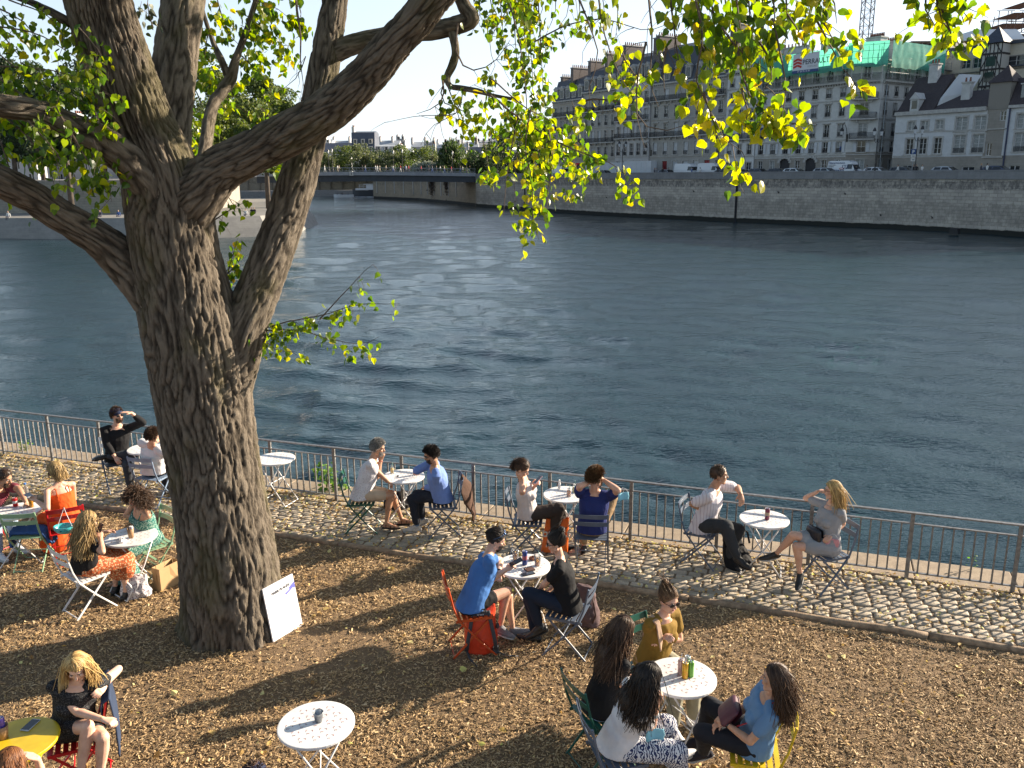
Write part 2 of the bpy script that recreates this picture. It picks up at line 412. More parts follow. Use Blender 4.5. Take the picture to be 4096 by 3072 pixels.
tag(fastmesh('fallen_leaves', np.concatenate([Va, Vb, Vd]), np.concatenate([Fa, Fb+len(Va), Fd+len(Va)+len(Vb)]), LF), 'dry yellow and brown leaves scattered over the cobbles and chips', 'fallen leaves', kind='stuff')

# river
m, t, b = nodes('river_water'); v = coord(t, 'Geo')
b.inputs['Base Color'].default_value = (.012, .034, .044, 1); b.inputs['Roughness'].default_value = .045; b.inputs['IOR'].default_value = 1.333
b.inputs['Specular IOR Level'].default_value = .5
na = noise(t, v, 1.3, 5, .6, (1, 1.9, 1)); nb = noise(t, v, 4.2, 3, .5, (.8, 2.6, 1))
h1 = mth(t, 'ADD', mth(t, 'MULTIPLY', na, .075), mth(t, 'MULTIPLY', nb, .040))
bumpn(t, b, h1, 1.0, 1.0); WAT = m
ys = [8.0]
while ys[-1] < 700: ys.append(ys[-1]+max(.05, .0062*ys[-1]))
ys = np.array(ys); tt = np.linspace(-1, 1, 620); xs = np.sinh(tt*4.2)/np.sinh(4.2)*330
X, Y = np.meshgrid(xs, ys); X = X.ravel(); Y = Y.ravel(); Z = np.zeros_like(X)
R = np.random.RandomState(8); sp = np.maximum(.0062*Y, .05)+.0085*np.abs(X)
wd = radians(62)
for k in range(90):
    lam = .22*(1.055**k); a = wd+R.normal()*.55; kk = 2*pi/lam; amp = .0074*lam**.62*(1 if lam < 4 else (4/lam)**1.3)
    ph = R.rand()*2*pi
    s_ = np.sin(kk*(X*cos(a)+Y*sin(a))+ph+1.5*np.sin(.13*X+.11*Y+k)); fade = np.clip(lam/(sp*3)-1, 0, 1)
    Z += amp*fade*s_
mod = .65+.5*np.clip(fbm(np.stack([X*.06, Y*.06, X*0], 1), 2)+.5, 0, 1.5)
nx = len(xs); I = (np.arange(len(ys)-1)[:, None]*nx+np.arange(nx-1)[None]).ravel()
tag(fastmesh('river', np.stack([X, Y, ZW+Z*mod], 1), np.stack([I, I+1, I+nx+1, I+nx], 1), WAT, smooth=True), kind='structure')

# railing along the quay edge: panels between posts
STEEL = mat('railing_steel', (.22, .22, .22), (.12, .115, .115), 25, .45, metal=.5, bump=.15, bscale=120)
fence = thing('railing', 'grey steel railing with thin vertical bars along the river edge', 'railing', Q(0, 0))
posts = list(np.arange(-9.82-1.1*5, -9.83, 1.1))+list(np.arange(-9.82, 9.6, 1.152))
W = Q(0, 0)
FH = .86
mb = MB(); u0, u1 = posts[0], posts[-1]
mb.box(Q((u0+u1)/2, 0, FH), (u1-u0, .05, .018), ax=[QU, QV, (0, 0, 1)]); mb.build('top_rail', STEEL, fence, W=W)
for i, u in enumerate(posts):
    mb = MB(); mb.box(Q(u, 0, FH/2-.02), (.045, .03, FH+.03), ax=[QU, QV, (0, 0, 1)]); mb.build('post', STEEL, fence, W=W)
    if i+1 < len(posts):
        un = posts[i+1]; mb = MB()
        for z in (.725, .085): mb.box(Q((u+un)/2, 0, z), (un-u-.046, .034, .014), ax=[QU, QV, (0, 0, 1)])
        for j in range(1, 10):
            x = u+(un-u)*j/10; mb.box(Q(x, 0, .405), (.018, .018, .624), ax=[QU, QV, (0, 0, 1)])
        mb.build('bar_panel', STEEL, fence, W=W)

# plant growing at the railing foot
LG = leafmat('weed_leaf', [(0, (.05, .12, .02)), (.5, (.11, .22, .03)), (1, (.24, .36, .05))], .5)
def weed(px, py, h, n, s, label, rad=.16, seed=0):
    R = np.random.RandomState(seed); c = G(px, py); th = thing('weed', label, 'plant', c)
    mb = MB()
    for k in range(max(3, n//9)):
        a = R.rand()*6.3; r = R.rand()*rad; mb.tube([(0, 0, 0), (r*.4*cos(a), r*.4*sin(a), h*.5), (r*cos(a), r*sin(a), h*R.uniform(.6, 1))], [.005, .004, .002], 5)
    mb.build('stem', mat('weed_stem', (.12, .16, .05), rough=.7), th)
    a = R.rand(n)*6.3; r = rad*np.sqrt(R.rand(n)); z = h*R.uniform(.12, 1, n)
    pos = np.stack([r*np.cos(a), r*np.sin(a), z], 1); d = np.stack([np.cos(a), np.sin(a), R.uniform(-.6, .3, n)], 1)
    V, Fx = scatter(n, pos, frames(d, np.tile([0, 0, 1.], (n, 1))+R.normal(size=(n, 3))*.4), s*R.uniform(.6, 1.2, n), HEART*[1, 1.15, 1.5], HF)
    fastmesh('foliage', V, Fx, LG, th)
weed(1308, 1958, .42, 90, .085, 'bright green leafy weed growing through the railing by the post left of the two men', .15, 1)
weed(1362, 1962, .16, 22, .08, 'low green weed at the railing post beside the larger weed', .1, 2)
LGD = None
weed(105, 1803, .2, 40, .05, 'tuft of dry weeds behind the railing at the far left', .1, 3)
weed(3885, 2275, .22, 12, .03, 'thin flowering weed behind the railing at the far right', .05, 4)
# ================================================================== far banks, bridge, street fronts
FD = unit(A(-.56, .828, 0)); FN = A(FD[1], -FD[0], 0)       # along the quay (away), and away from the river
ROADZ = 3.75
WL = [(95, 60), (63.9, 107), (55.5, 123.7), (38, 144.4), (21.7, 165.7), (8.5, 187.7), (-8.8, 224)]
FP = A(55.5, 123.7, 0)+FN*13
def FQ(s, off=0, z=0): return FP+FD*s-FN*off+A(0, 0, z)      # off > 0 towards the river
def sray(px, P0, dr):                                        # parameter along a ground line under a pixel column
    r = ray(px, 690); a = np.array([[r[0], -dr[0]], [r[1], -dr[1]]]); t = np.linalg.solve(a, P0[:2]); return t[1]

def masonry(name, c1, c2, mortar, bw=.9, bh=.42, rough=.85, stains=None, ms=.02, bump=.4):
    m, t, b = nodes(name); v = coord(t, attr='st')
    br = t.nodes.new('ShaderNodeTexBrick'); br.inputs['Scale'].default_value = 1.0
    br.inputs['Brick Width'].default_value = bw; br.inputs['Row Height'].default_value = bh; br.inputs['Mortar Size'].default_value = ms
    br.inputs['Color1'].default_value = rgb(c1); br.inputs['Color2'].default_value = rgb(c2); br.inputs['Mortar'].default_value = rgb(mortar)
    t.links.new(v, br.inputs['Vector'])
    n1 = noise(t, v, .3, 5, .7); n2 = noise(t, v, 1.6, 5, .75)
    c = mixc(t, .3, br.outputs['Color'], ramp(t, n2, [(.3, tuple(x*.55 for x in c2)), (.7, tuple(min(1, x*1.2) for x in c1))]), 'MIX')
    c = mixc(t, .28, c, ramp(t, n1, [(.35, tuple(x*.5 for x in c2)), (.65, c1)]))
    if stains:
        sx = t.nodes.new('ShaderNodeSeparateXYZ'); t.links.new(v, sx.inputs[0])
        for (z0, z1, col, amt, hard) in stains:              # dirt between heights z0..z1, edges broken by noise
            nn = noise(t, v, .8, 6, .75, (1, .55, 1))
            zz = mth(t, 'ADD', sx.outputs[1], mth(t, 'MULTIPLY', mth(t, 'SUBTRACT', nn, .5), hard))
            a = mth(t, 'MULTIPLY', mth(t, 'GREATER_THAN', zz, z0), mth(t, 'LESS_THAN', zz, z1))
            n3 = noise(t, v, 1.7, 5, .8, (1, .5, 1))
            a = mth(t, 'MULTIPLY', a, mth(t, 'MULTIPLY', ramp(t, n3, [(.38, (0, 0, 0)), (.58, (1, 1, 1))]) if amt < 1 else 1.0, amt))
            c = mixc(t, a, c, col)
    t.links.new(c, b.inputs['Base Color']); b.inputs['Roughness'].default_value = rough
    if bump: bumpn(t, b, br.outputs['Fac'], -bump, .03)
    return m
QW = masonry('quay_masonry', (.52, .47, .40), (.30, .275, .245), (.14, .125, .11), 1.1, .45, ms=.03,
             stains=[(2.3, 3.4, (.07, .065, .065), .8, 1.6), (-2.2, .4, (.17, .155, .13), .55, 2.5), (-9, -2.75, (.012, .014, .011), 1.0, .45)])
QW2 = masonry('quay_masonry_old', (.30, .25, .18), (.23, .19, .14), (.13, .11, .085), 1.3, .5,
              stains=[(1.4, 4.5, (.05, .04, .03), .45, 5), (-9, -2.7, (.012, .012, .01), 1.0, .4)])
PARA = masonry('parapet_stone', (.25, .25, .25), (.17, .17, .175), (.09, .09, .09), 1.6, .9, ms=.015)

def wallrun(mb, pts, z0, z1, m=0, base=0.0, thick=None, nseg=None):
    s = base
    for a, b_ in zip(pts[:-1], pts[1:]):
        a = A(a[0], a[1], 0); b_ = A(b_[0], b_[1], 0); L = np.linalg.norm(b_-a)
        mb.add([a+A(0, 0, z0), b_+A(0, 0, z0), b_+A(0, 0, z1), a+A(0, 0, z1)], [(0, 1, 2, 3)], m, [(s, z0, 0), (s+L, z0, 0), (s+L, z1, 0), (s, z1, 0)]); s += L
    return s
def offs(pts, d):                                            # polyline moved away from the river
    out = []
    for i, p in enumerate(pts):
        a = A(*pts[max(i-1, 0)], 0); c = A(*pts[min(i+1, len(pts)-1)], 0); u = unit(c-a); n = A(u[1], -u[0], 0); q = A(p[0], p[1], 0)+n*d; out.append((q[0], q[1]))
    return out
qw = thing('quay_wall', 'long pale stone river wall with dark stained band and parapet on the far bank', 'wall', A(WL[2][0], WL[2][1], 0))
W = qw.location
mb = MB(); wallrun(mb, WL, -4.5, 3.62); mb.build('wall_face', QW, qw, W=W)
mb = MB(); o1 = offs(WL, -.18); o2 = offs(WL, .45)
wallrun(mb, o1, 3.55, 3.8)
for i in range(len(WL)-1):
    for z, aa, bb in ((3.8, o1, WL), (3.55, WL, o1)): mb.add([A(*aa[i], z), A(*aa[i+1], z), A(*bb[i+1], z), A(*bb[i], z)], [(0, 1, 2, 3)])
mb.build('string_course', PARA, qw, W=W)
mb = MB(); wallrun(mb, offs(WL, -.02), 3.8, 4.75); wallrun(mb, o2[::-1], 3.7, 4.75)
for i in range(len(WL)-1): mb.add([A(*offs(WL, -.02)[i], 4.75), A(*offs(WL, -.02)[i+1], 4.75), A(*o2[i+1], 4.75), A(*o2[i], 4.75)], [(0, 1, 2, 3)], 0, [(0, 0, 0)]*4)
mb.build('parapet', PARA, qw, W=W)
DARK = mat('dark_iron', (.02, .02, .025), (.012, .012, .014), 30, .6)
BLK = mat('black_metal', (.012, .012, .014), rough=.45)
for px, w_ in ((2952, .28), (2100, .25)):                     # recessed ladders down the wall
    s = sray(px, A(WL[3][0], WL[3][1]), A(*(np.array(WL[2])-np.array(WL[3])))); base = A(WL[3][0], WL[3][1], 0)+s*A(*(np.array(WL[2])-np.array(WL[3])), 0)
    if px < 2300:
        dd = A(*(np.array(WL[5])-np.array(WL[4]))); s = sray(px, A(WL[5][0], WL[5][1]), A(*(np.array(WL[6])-np.array(WL[5])))); base = A(*WL[5], 0)+s*A(*(np.array(WL[6])-np.array(WL[5])), 0)
    mb = MB(); ax = [FD, -FN, (0, 0, 1)]
    for sx in (-w_/2, w_/2): mb.box(base-FN*.08+FD*sx+A(0, 0, .4), (.09, .12, 7.9), ax=ax)
    for k in range(20): mb.box(base-FN*.1+A(0, 0, -3.2+k*.37), (w_, .06, .05), ax=ax)
    mb.box(base-FN*.02+A(0, 0, .4), (w_, .03, 7.9), ax=ax)
    mb.build('ladder', DARK, qw, W=W)
mb = MB(); p = G(3820, 925, -2.9); mb.box(p-FN*.1, (1.1, .5, .8), ax=[FD, -FN, (0, 0, 1)]); mb.box(p-FN*.38+A(0, 0, .2), (.9, .1, .3), ax=[FD, -FN, (0, 0, 1)]); mb.build('drain_outlet', DARK, qw, W=W)
for px, py in ((2500, 760), (2780, 765), (3120, 768), (3540, 860), (2430, 790), (3390, 775), (3750, 870)):
    s = 0; best = None
    for i in range(1, 5):
        a_, c_ = A(*WL[i], 0), A(*WL[i+1], 0); tt_ = sray(px, a_, c_-a_)
        if 0 <= tt_ <= 1: best = a_+(c_-a_)*tt_
    if best is not None:
        z = Dp(px, py, best[1])[2]; mb = MB(); mb.tube([best-FN*.25+A(0, 0, z+.15), best-FN*.1+A(0, 0, z-.1), best+A(0, 0, z+.0)], .07, 6); mb.build('mooring_ring', DARK, qw, W=W)

ASPH = mat('asphalt', (.075, .075, .078), (.045, .045, .048), 3, .9)
mb = MB(); poly = [(x, y) for x, y in offs(WL, .4)]+[(-6, 232), (60, 420), (400, 420), (400, 40)]
mb.prism(poly[::-1], 2.2, ROADZ); tag(mb.build('street', ASPH, recalc=True), kind='structure')
PAVE = mat('pavement', (.24, .23, .22), (.17, .165, .16), 2, .9)
mb = MB()
for a_, b_ in zip(WL[:-1], WL[1:]):
    p1, p2 = offs(WL, .46), offs(WL, 2.4)
for i in range(len(WL)-1): mb.add([A(*p1[i], ROADZ+.13), A(*p1[i+1], ROADZ+.13), A(*p2[i+1], ROADZ+.13), A(*p2[i], ROADZ+.13), A(*p2[i], ROADZ), A(*p2[i+1], ROADZ)], [(3, 2, 1, 0), (4, 5, 2, 3)])
mb.box(FQ(45, .9, ROADZ+.05), (125, 1.9, .16), ax=[FD, -FN, (0, 0, 1)])
tag(mb.build('pavement', PAVE), kind='structure')

# ---------------------------------------------------------------- facades
GLASS = mat('window_glass', (.035, .04, .048), (.02, .024, .03), .8, .08)
CURT = mat('window_curtain', (.30, .31, .30), (.17, .18, .18), 6, .5)
SHUT = mat('white_shutter', (.5, .52, .54), (.42, .44, .46), 2, .6)
WOODW = mat('white_window_wood', (.55, .55, .54), (.45, .45, .44), 2, .5)
IRON = DARK
def stone(name, c, c2=None, bw=.9, bh=.38, ms=.012): return masonry(name, c, c2 or tuple(x*.86 for x in c), tuple(x*.62 for x in c), bw, bh, ms=ms)
ST_GREY = stone('stone_grey', (.36, .33, .285)); ST_LT = stone('stone_light', (.50, .495, .49)); ST_WARM = stone('stone_warm', (.38, .365, .335))
ST_WHITE = stone('render_white', (.60, .60, .59), (.54, .54, .54), 30, 40, .0); ST_CORNER = stone('stone_pale_cream', (.56, .56, .54), None, 1.4, .55, .008)
ST_CREAM = stone('render_cream', (.56, .50, .40), (.50, .44, .35), 1.1, .4, .006); ST_RIGHT = stone('render_blue_white', (.55, .56, .57), (.47, .48, .49), 30, 40, 0)
ST_BASE = stone('stone_basement', (.30, .275, .24))
TRIM = mat('stone_trim', (.42, .41, .385), (.31, .30, .285), 3, .85)
SLATE = mat('slate', (.055, .065, .085), (.03, .035, .05), 5, .55, bump=.3, bscale=9, dist=.05)
ZINC = mat('zinc', (.30, .33, .36), (.22, .245, .27), 1.5, .45, metal=.4)
TILE = mat('brown_roof_tile', (.055, .042, .045), (.032, .025, .028), 4, .8, bump=.5, bscale=14, dist=.05)
BRICKC = mat('chimney_brick', (.17, .145, .135), (.10, .085, .08), 5, .9); CHW = mat('chimney_render', (.5, .5, .49), (.38, .38, .37), 1.2, .9)
POT = mat('clay_pot', (.22, .09, .06), (.14, .06, .04), 4, .8)

class Front:
    """one flat street front: local x to the right (seen from outside), y outwards, z up"""
    def __init__(s, P0, P1): s.P0 = A(P0[0], P0[1], 0); d = A(P1[0], P1[1], 0)-s.P0; s.L = np.linalg.norm(d); s.X = d/s.L; s.Y = A(s.X[1], -s.X[0], 0)
    def p(s, x, z, y=0): return s.P0+s.X*x+s.Y*y+A(0, 0, z)
    def box(s, mb, x0, x1, z0, z1, y0, y1, m=0): mb.box(s.p((x0+x1)/2, (z0+z1)/2, (y0+y1)/2), (x1-x0, y1-y0, z1-z0), ax=[s.X, s.Y, (0, 0, 1)], m=m)
    def wall(s, mb, z0, z1, holes, m=0, depth=.28, mfn=None):
        xs = sorted({0, s.L} | {h[0] for h in holes} | {h[1] for h in holes}); zs = sorted({z0, z1} | {h[2] for h in holes if z0 < h[2] < z1} | {h[3] for h in holes if z0 < h[3] < z1})
        for i in range(len(xs)-1):
            for j in range(len(zs)-1):
                cx, cz = (xs[i]+xs[i+1])/2, (zs[j]+zs[j+1])/2
                if any(h[0] < cx < h[1] and h[2] < cz < h[3] for h in holes): continue
                q = [(xs[i], zs[j]), (xs[i+1], zs[j]), (xs[i+1], zs[j+1]), (xs[i], zs[j+1])]
                mb.add([s.p(x, z) for x, z in q], [(0, 1, 2, 3)], mfn(cx, cz) if mfn else m, [(x+s.P0[0], z, 0) for x, z in q])
        for x0, x1, a, c in [h[:4] for h in holes]:
            q = [(x0, a), (x1, a), (x1, c), (x0, c)]
            for k in range(4):
                (xa, za), (xb, zb) = q[k], q[(k+1) % 4]
                mb.add([s.p(xa, za), s.p(xa, za, -depth), s.p(xb, zb, -depth), s.p(xb, zb)], [(0, 1, 2, 3)], m, [(xa, za, 0), (xa+.3, za, 0), (xb+.3, zb, 0), (xb, zb, 0)])
    def window(s, par, W, x0, x1, z0, z1, style='casement', y=-.2, arch=False, glass=None):
        mb = MB(); c = (x0+x1)/2; gm = {'curtain': 1, 'shut': 2}.get(style, 0)
        s.box(mb, x0-.02, x1+.02, z0-.02, z1+.02, y-.06, y, gm)
        fw = .07
        for a_, b_ in ((x0, x0+fw), (x1-fw, x1), (c-.05, c+.05)): s.box(mb, a_, b_, z0, z1, y+.003, y+.05, 3)
        for a_, b_ in ((z0, z0+fw), (z1-fw, z1)): s.box(mb, x0+fw, x1-fw, a_, b_, y+.003, y+.045, 3)
        n = max(1, int((z1-z0)/.62))
        for k in range(1, n): z = z0+(z1-z0)*k/n; s.box(mb, x0+fw, x1-fw, z-.02, z+.02, y+.003, y+.035, 3)
        if arch:
            for k in range(4):                              # stone spandrels close the square head into an arch
                t0, t1 = k/4, (k+1)/4; h = min((x1-x0)*.28, .4)
                for sg in (-1, 1):
                    xa = c+sg*(x1-x0)/2; xb = c+sg*(x1-x0)/2*(1-(k+1)/4*.5)
                    hh = h*(1-((k+1)/4)**.5) if k < 3 else .05
                    s.box(mb, min(xa-sg*.0, xb), max(xa, xb)+.0, z1-hh, z1, y+.05+k*.004, -.02-k*.004, 4)
        return mb.build('window', [GLASS, CURT, SHUT, WOODW, TRIM], par, W=W)
    def balcony(s, par, W, x0, x1, z, out=.75, h=.95, full=True, name='balcony'):
        mb = MB(); s.box(mb, x0, x1, z-.22, z, -.05, out, 1)
        s.box(mb, x0+.03, x1-.03, z+h-.05, z+h, out-.1, out-.05, 0); s.box(mb, x0+.03, x1-.03, z+.06, z+.1, out-.1, out-.05, 0)
        n = int((x1-x0)/.14)
        for k in range(n+1): x = x0+.05+(x1-x0-.1)*k/n; s.box(mb, x-.022, x+.022, z, z+h, out-.09, out-.06, 0)
        n = int(out/.2)
        for xx in (x0+.05, x1-.05):
            s.box(mb, xx-.02, xx+.02, z+h-.05, z+h-.005, 0, out-.1, 0)
            for k in range(n): s.box(mb, xx-.02, xx+.02, z, z+h-.05, out*(k+.5)/n-.02, out*(k+.5)/n+.02, 0)
        nb = max(2, int((x1-x0)/1.6))
        for k in range(nb): x = x0+(x1-x0)*(k+.5)/nb; s.box(mb, x-.12, x+.12, z-.6, z-.22, -.05, out*.6, 1)
        return mb.build(name, [IRON, TRIM], par, W=W)
    def rail(s, par, W, x0, x1, z, h=.7):
        mb = MB(); s.box(mb, x0, x1, z+h-.05, z+h, .02, .07); s.box(mb, x0, x1, z, z+.05, .02, .07)
        n = int((x1-x0)/.16)
        for k in range(n+1): x = x0+.02+(x1-x0-.04)*k/n; s.box(mb, x-.025, x+.025, z+.05, z+h-.05, .025, .06)
        return mb.build('window_railing', IRON, par, W=W)
    def surround(s, mb, x0, x1, z0, z1, m=0, t=.16, pr=.06, hood=False, sill=True):
        s.box(mb, x0-t, x0, z0, z1+t, -.02, pr, m); s.box(mb, x1, x1+t, z0, z1+t, -.02, pr+.002, m); s.box(mb, x0, x1, z1, z1+t, -.02, pr-.002, m)
        if sill: s.box(mb, x0-t-.06, x1+t+.06, z0-.16, z0, -.02, pr+.1, m)
        if hood: s.box(mb, x0-t-.15, x1+t+.15, z1+t, z1+t+.16, -.02, pr+.2, m)

def chimney(par, W, c, ax, L, wd, z0, z1, m=BRICKC, pots=6, name='chimney'):
    mb = MB(); mb.box(A(c[0], c[1], (z0+z1)/2), (L, wd, z1-z0), ax=ax, m=0); mb.box(A(c[0], c[1], z1+.08), (L+.24, wd+.24, .2), ax=ax, m=1)
    for k in range(pots):
        q = A(c[0], c[1], 0)+A(*ax[0])*(-L/2+L*(k+.5)/pots); mb.lathe([(.13, z1+.15), (.15, z1+.35), (.11, z1+.75), (.14, z1+.8)], (q[0], q[1], 0), 7, 2)
    return mb.build(name, [m, TRIM, POT], par, W=W)
def roofprof(par, W, fr, L0, L1, prof, m, name='roof'):
    mb = MB(); n = len(prof)
    V = [fr.p(x, z, y) for x in (L0, L1) for y, z in prof]
    mb.add(V, [(i, i+1, n+i+1, n+i) for i in range(n-1)]+[tuple(range(n))[::-1], tuple(range(n, 2*n))]); return mb.build(name, m, par, W=W, recalc=True)

def block(label, px0, px1, s_off, zc, floors, cols, stone_m, seed=0, roof='mansard', rh=4.6, style='hauss', base=None, ww=1.05, chim=(), chimm=BRICKC, depth=11, s01=None):
    """street block between photo columns px0 < px1 (px1 nearer): floors = list of (z_sill, z_head, flags)"""
    if s01: sL, sR = s01
    else: sL, sR = sray(px0, FP[:2], FD[:2]), sray(px1, FP[:2], FD[:2])
    P0, P1 = FQ(sL, s_off), FQ(sR, s_off); fr = Front(P0, P1); th = thing('apartment_building', label, 'building', A((P0[0]+P1[0])/2, (P0[1]+P1[1])/2, ROADZ)); W = th.location
    Rn = random.Random(seed); L = fr.L; cw = L/cols; holes = []; trim = MB(); H0 = []
    for (z0, z1, fl) in floors:
        for c in range(cols):
            x = cw*(c+.5); wd = ww*(1.25 if 'W' in fl else 1)
            if 'D' in fl and Rn.random() < .25: wd = 1.9
            h = (x-wd/2, x+wd/2, z0, z1, fl, c); holes.append(h)
    mb = MB(); z0g = ROADZ-.1
    basez = floors[0][1]+.7
    fr.wall(mb, z0g, zc, [h[:4] for h in holes], mfn=(lambda cx, cz: 1 if (base is not None and cz < basez) else 0))
    B0, B1 = fr.p(0, 0, -depth), fr.p(L, 0, -depth)
    for a_, b_ in ((P1, B1), (B1, B0), (B0, P0)):
        wallrun(mb, [(a_[0], a_[1]), (b_[0], b_[1])], z0g, zc)
    mb.build('wall', [stone_m, base or stone_m], th, W=W)
    for x0, x1, z0, z1, fl, c in holes:
        st_ = 'shut' if ('S' in fl and Rn.random() < .55) or Rn.random() < .1 else ('curtain' if Rn.random() < .3 else 'casement')
        if 'R' in fl and c in (int(cols*.25), int(cols*.75)):
            d = MB(); fr.box(d, x0-.03, x1+.03, z0-.03, z1+.03, -.26, -.2, 0); fr.box(d, (x0+x1)/2-.03, (x0+x1)/2+.03, z0, z1, -.2, -.17, 1)
            for k in (0, 1):
                for zz in (.15, .5): fr.box(d, x0+.15+k*(x1-x0)/2, x0+.15+k*(x1-x0)/2+(x1-x0)*.3, z0+(z1-z0)*zz, z0+(z1-z0)*(zz+.28), -.2, -.17, 1)
            d.build('door', [mat('red_door', (.30, .012, .015), (.2, .008, .01), 3, .5), mat('red_door_dark', (.18, .008, .01), rough=.5)], th, W=W); continue
        fr.window(th, W, x0, x1, z0, z1, st_, arch='A' in fl)
        fr.surround(trim, x0, x1, z0, z1, hood='H' in fl, sill='B' not in fl)
        if 'r' in fl: fr.rail(th, W, x0, x1, z0)
    for (z0, z1, fl) in floors:
        if 'B' in fl: fr.balcony(th, W, .25, L-.25, z0-.02)
        if 'b' in fl:
            for c in range(cols):
                if c % 2 == 0: fr.balcony(th, W, cw*(c+.5)-1.0, cw*(c+.5)+1.0, z0-.02, out=.5)
        fr.box(trim, 0, L, z0-.46, z0-.30, -.02, .14)
    n = int(L/.55)
    for k in range(n): x = L*(k+.5)/n; fr.box(trim, x-.1, x+.1, zc-.42, zc-.18, -.02, .3)
    fr.box(trim, -.02, L+.02, zc-.18, zc+.1, -.3, .45); fr.box(trim, -.01, L+.01, zc-.62, zc-.44, -.02, .12)
    trim.build('cornice_and_bands', TRIM, th, W=W)
    if roof == 'mansard':
        roofprof(th, W, fr, 0, L, [(.1, zc+.1), (-1.5, zc+rh), (-5.5, zc+rh+1.4), (-depth+1.5, zc+rh), (-depth, zc+.1)], SLATE)
        for c in range(cols):
            x = cw*(c+.5); mb = MB(); fr.box(mb, x-.75, x+.75, zc+.5, zc+2.7, -1.6, .12, 0); fr.box(mb, x-.5, x+.5, zc+.7, zc+2.4, .1, .14, 1)
            fr.box(mb, x-.03, x+.03, zc+.7, zc+2.4, .13, .17, 0)
            V = [fr.p(x-.95, zc+2.7, .25), fr.p(x+.95, zc+2.7, .25), fr.p(x, zc+3.35, .25), fr.p(x-.95, zc+2.7, -2), fr.p(x+.95, zc+2.7, -2), fr.p(x, zc+3.35, -2)]
            mb.add(V, [(0, 1, 2), (5, 4, 3), (0, 2, 5, 3), (2, 1, 4, 5), (1, 0, 3, 4)], 0); mb.build('dormer', [TRIM if style == 'hauss' else ZINC, GLASS], th, W=W)
    else:
        roofprof(th, W, fr, 0, L, [(.2, zc+.1), (-depth/2, zc+rh), (-depth-.2, zc+.1)], {'zinc': ZINC, 'slate': SLATE, 'tile': TILE}[roof])
    for (fx, top, cl) in chim:
        chimney(th, W, fr.p(L*fx, 0, -3.2), [-fr.Y, fr.X, (0, 0, 1)] if cl > 0 else [fr.X, fr.Y, (0, 0, 1)], abs(cl), 1.0, zc-.5, top, chimm, max(3, int(abs(cl)/.55)))
    return th, fr
rb = ROADZ
block('farthest grey stone house of the row with slate mansard, its left end by the trees', 2212, 2330, 0, 21.2,
      [(rb+.3, 6.9, ''), (8.3, 10.4, 'r'), (11.4, 13.7, 'Br'), (14.7, 16.8, 'r'), (17.7, 19.8, 'B')], 5, ST_GREY, 1, chim=[(.1, 26.8, 3), (.55, 28.3, 5)], base=ST_LT)
block('grey stone house between the farthest house and the pale arched window one', 2330, 2462, 0, 22.4,
      [(rb+.3, 6.9, ''), (8.3, 10.4, 'r'), (11.4, 13.9, 'B'), (15.0, 17.2, 'r'), (18.2, 20.6, 'Br')], 5, ST_WARM, 2, chim=[(.05, 29.2, 4), (.6, 30.0, 5)])
block('pale stone house with arched windows and long wrought iron balconies', 2462, 2595, .25, 23.6,
      [(rb+.2, 7.1, 'A'), (8.4, 10.8, 'Ar'), (12.0, 14.4, 'AB'), (15.6, 17.8, 'AB'), (18.9, 21.2, 'Ab')], 5, ST_LT, 3, chim=[(.15, 31.0, 5), (.98, 31.4, 4)], ww=1.15)
block('brownish grey stone house with two red street doors', 2597, 2893, -.05, 22.3,
      [(rb+.1, 7.0, 'WSR'), (8.3, 10.7, 'Sr'), (11.9, 14.5, 'BHS'), (15.7, 17.9, 'rH'), (19.0, 21.2, 'B')], 7, ST_WARM, 4, rh=6.5, chim=[(.06, 31.6, 6), (.97, 31.5, 4)], ww=1.15)
block('narrow white house with plain windows beside the corner house', 2895, 3013, .1, 22.6,
      [(rb+.1, 6.4, 'W'), (7.9, 9.7, 'r'), (10.7, 12.8, 'B'), (13.9, 16.0, 'r'), (17.2, 18.9, 'r'), (20.0, 21.5, 'r')], 3, ST_WHITE, 5, roof='zinc', rh=2.0, chim=[(.9, 26.6, 7)], chimm=CHW, ww=1.0)

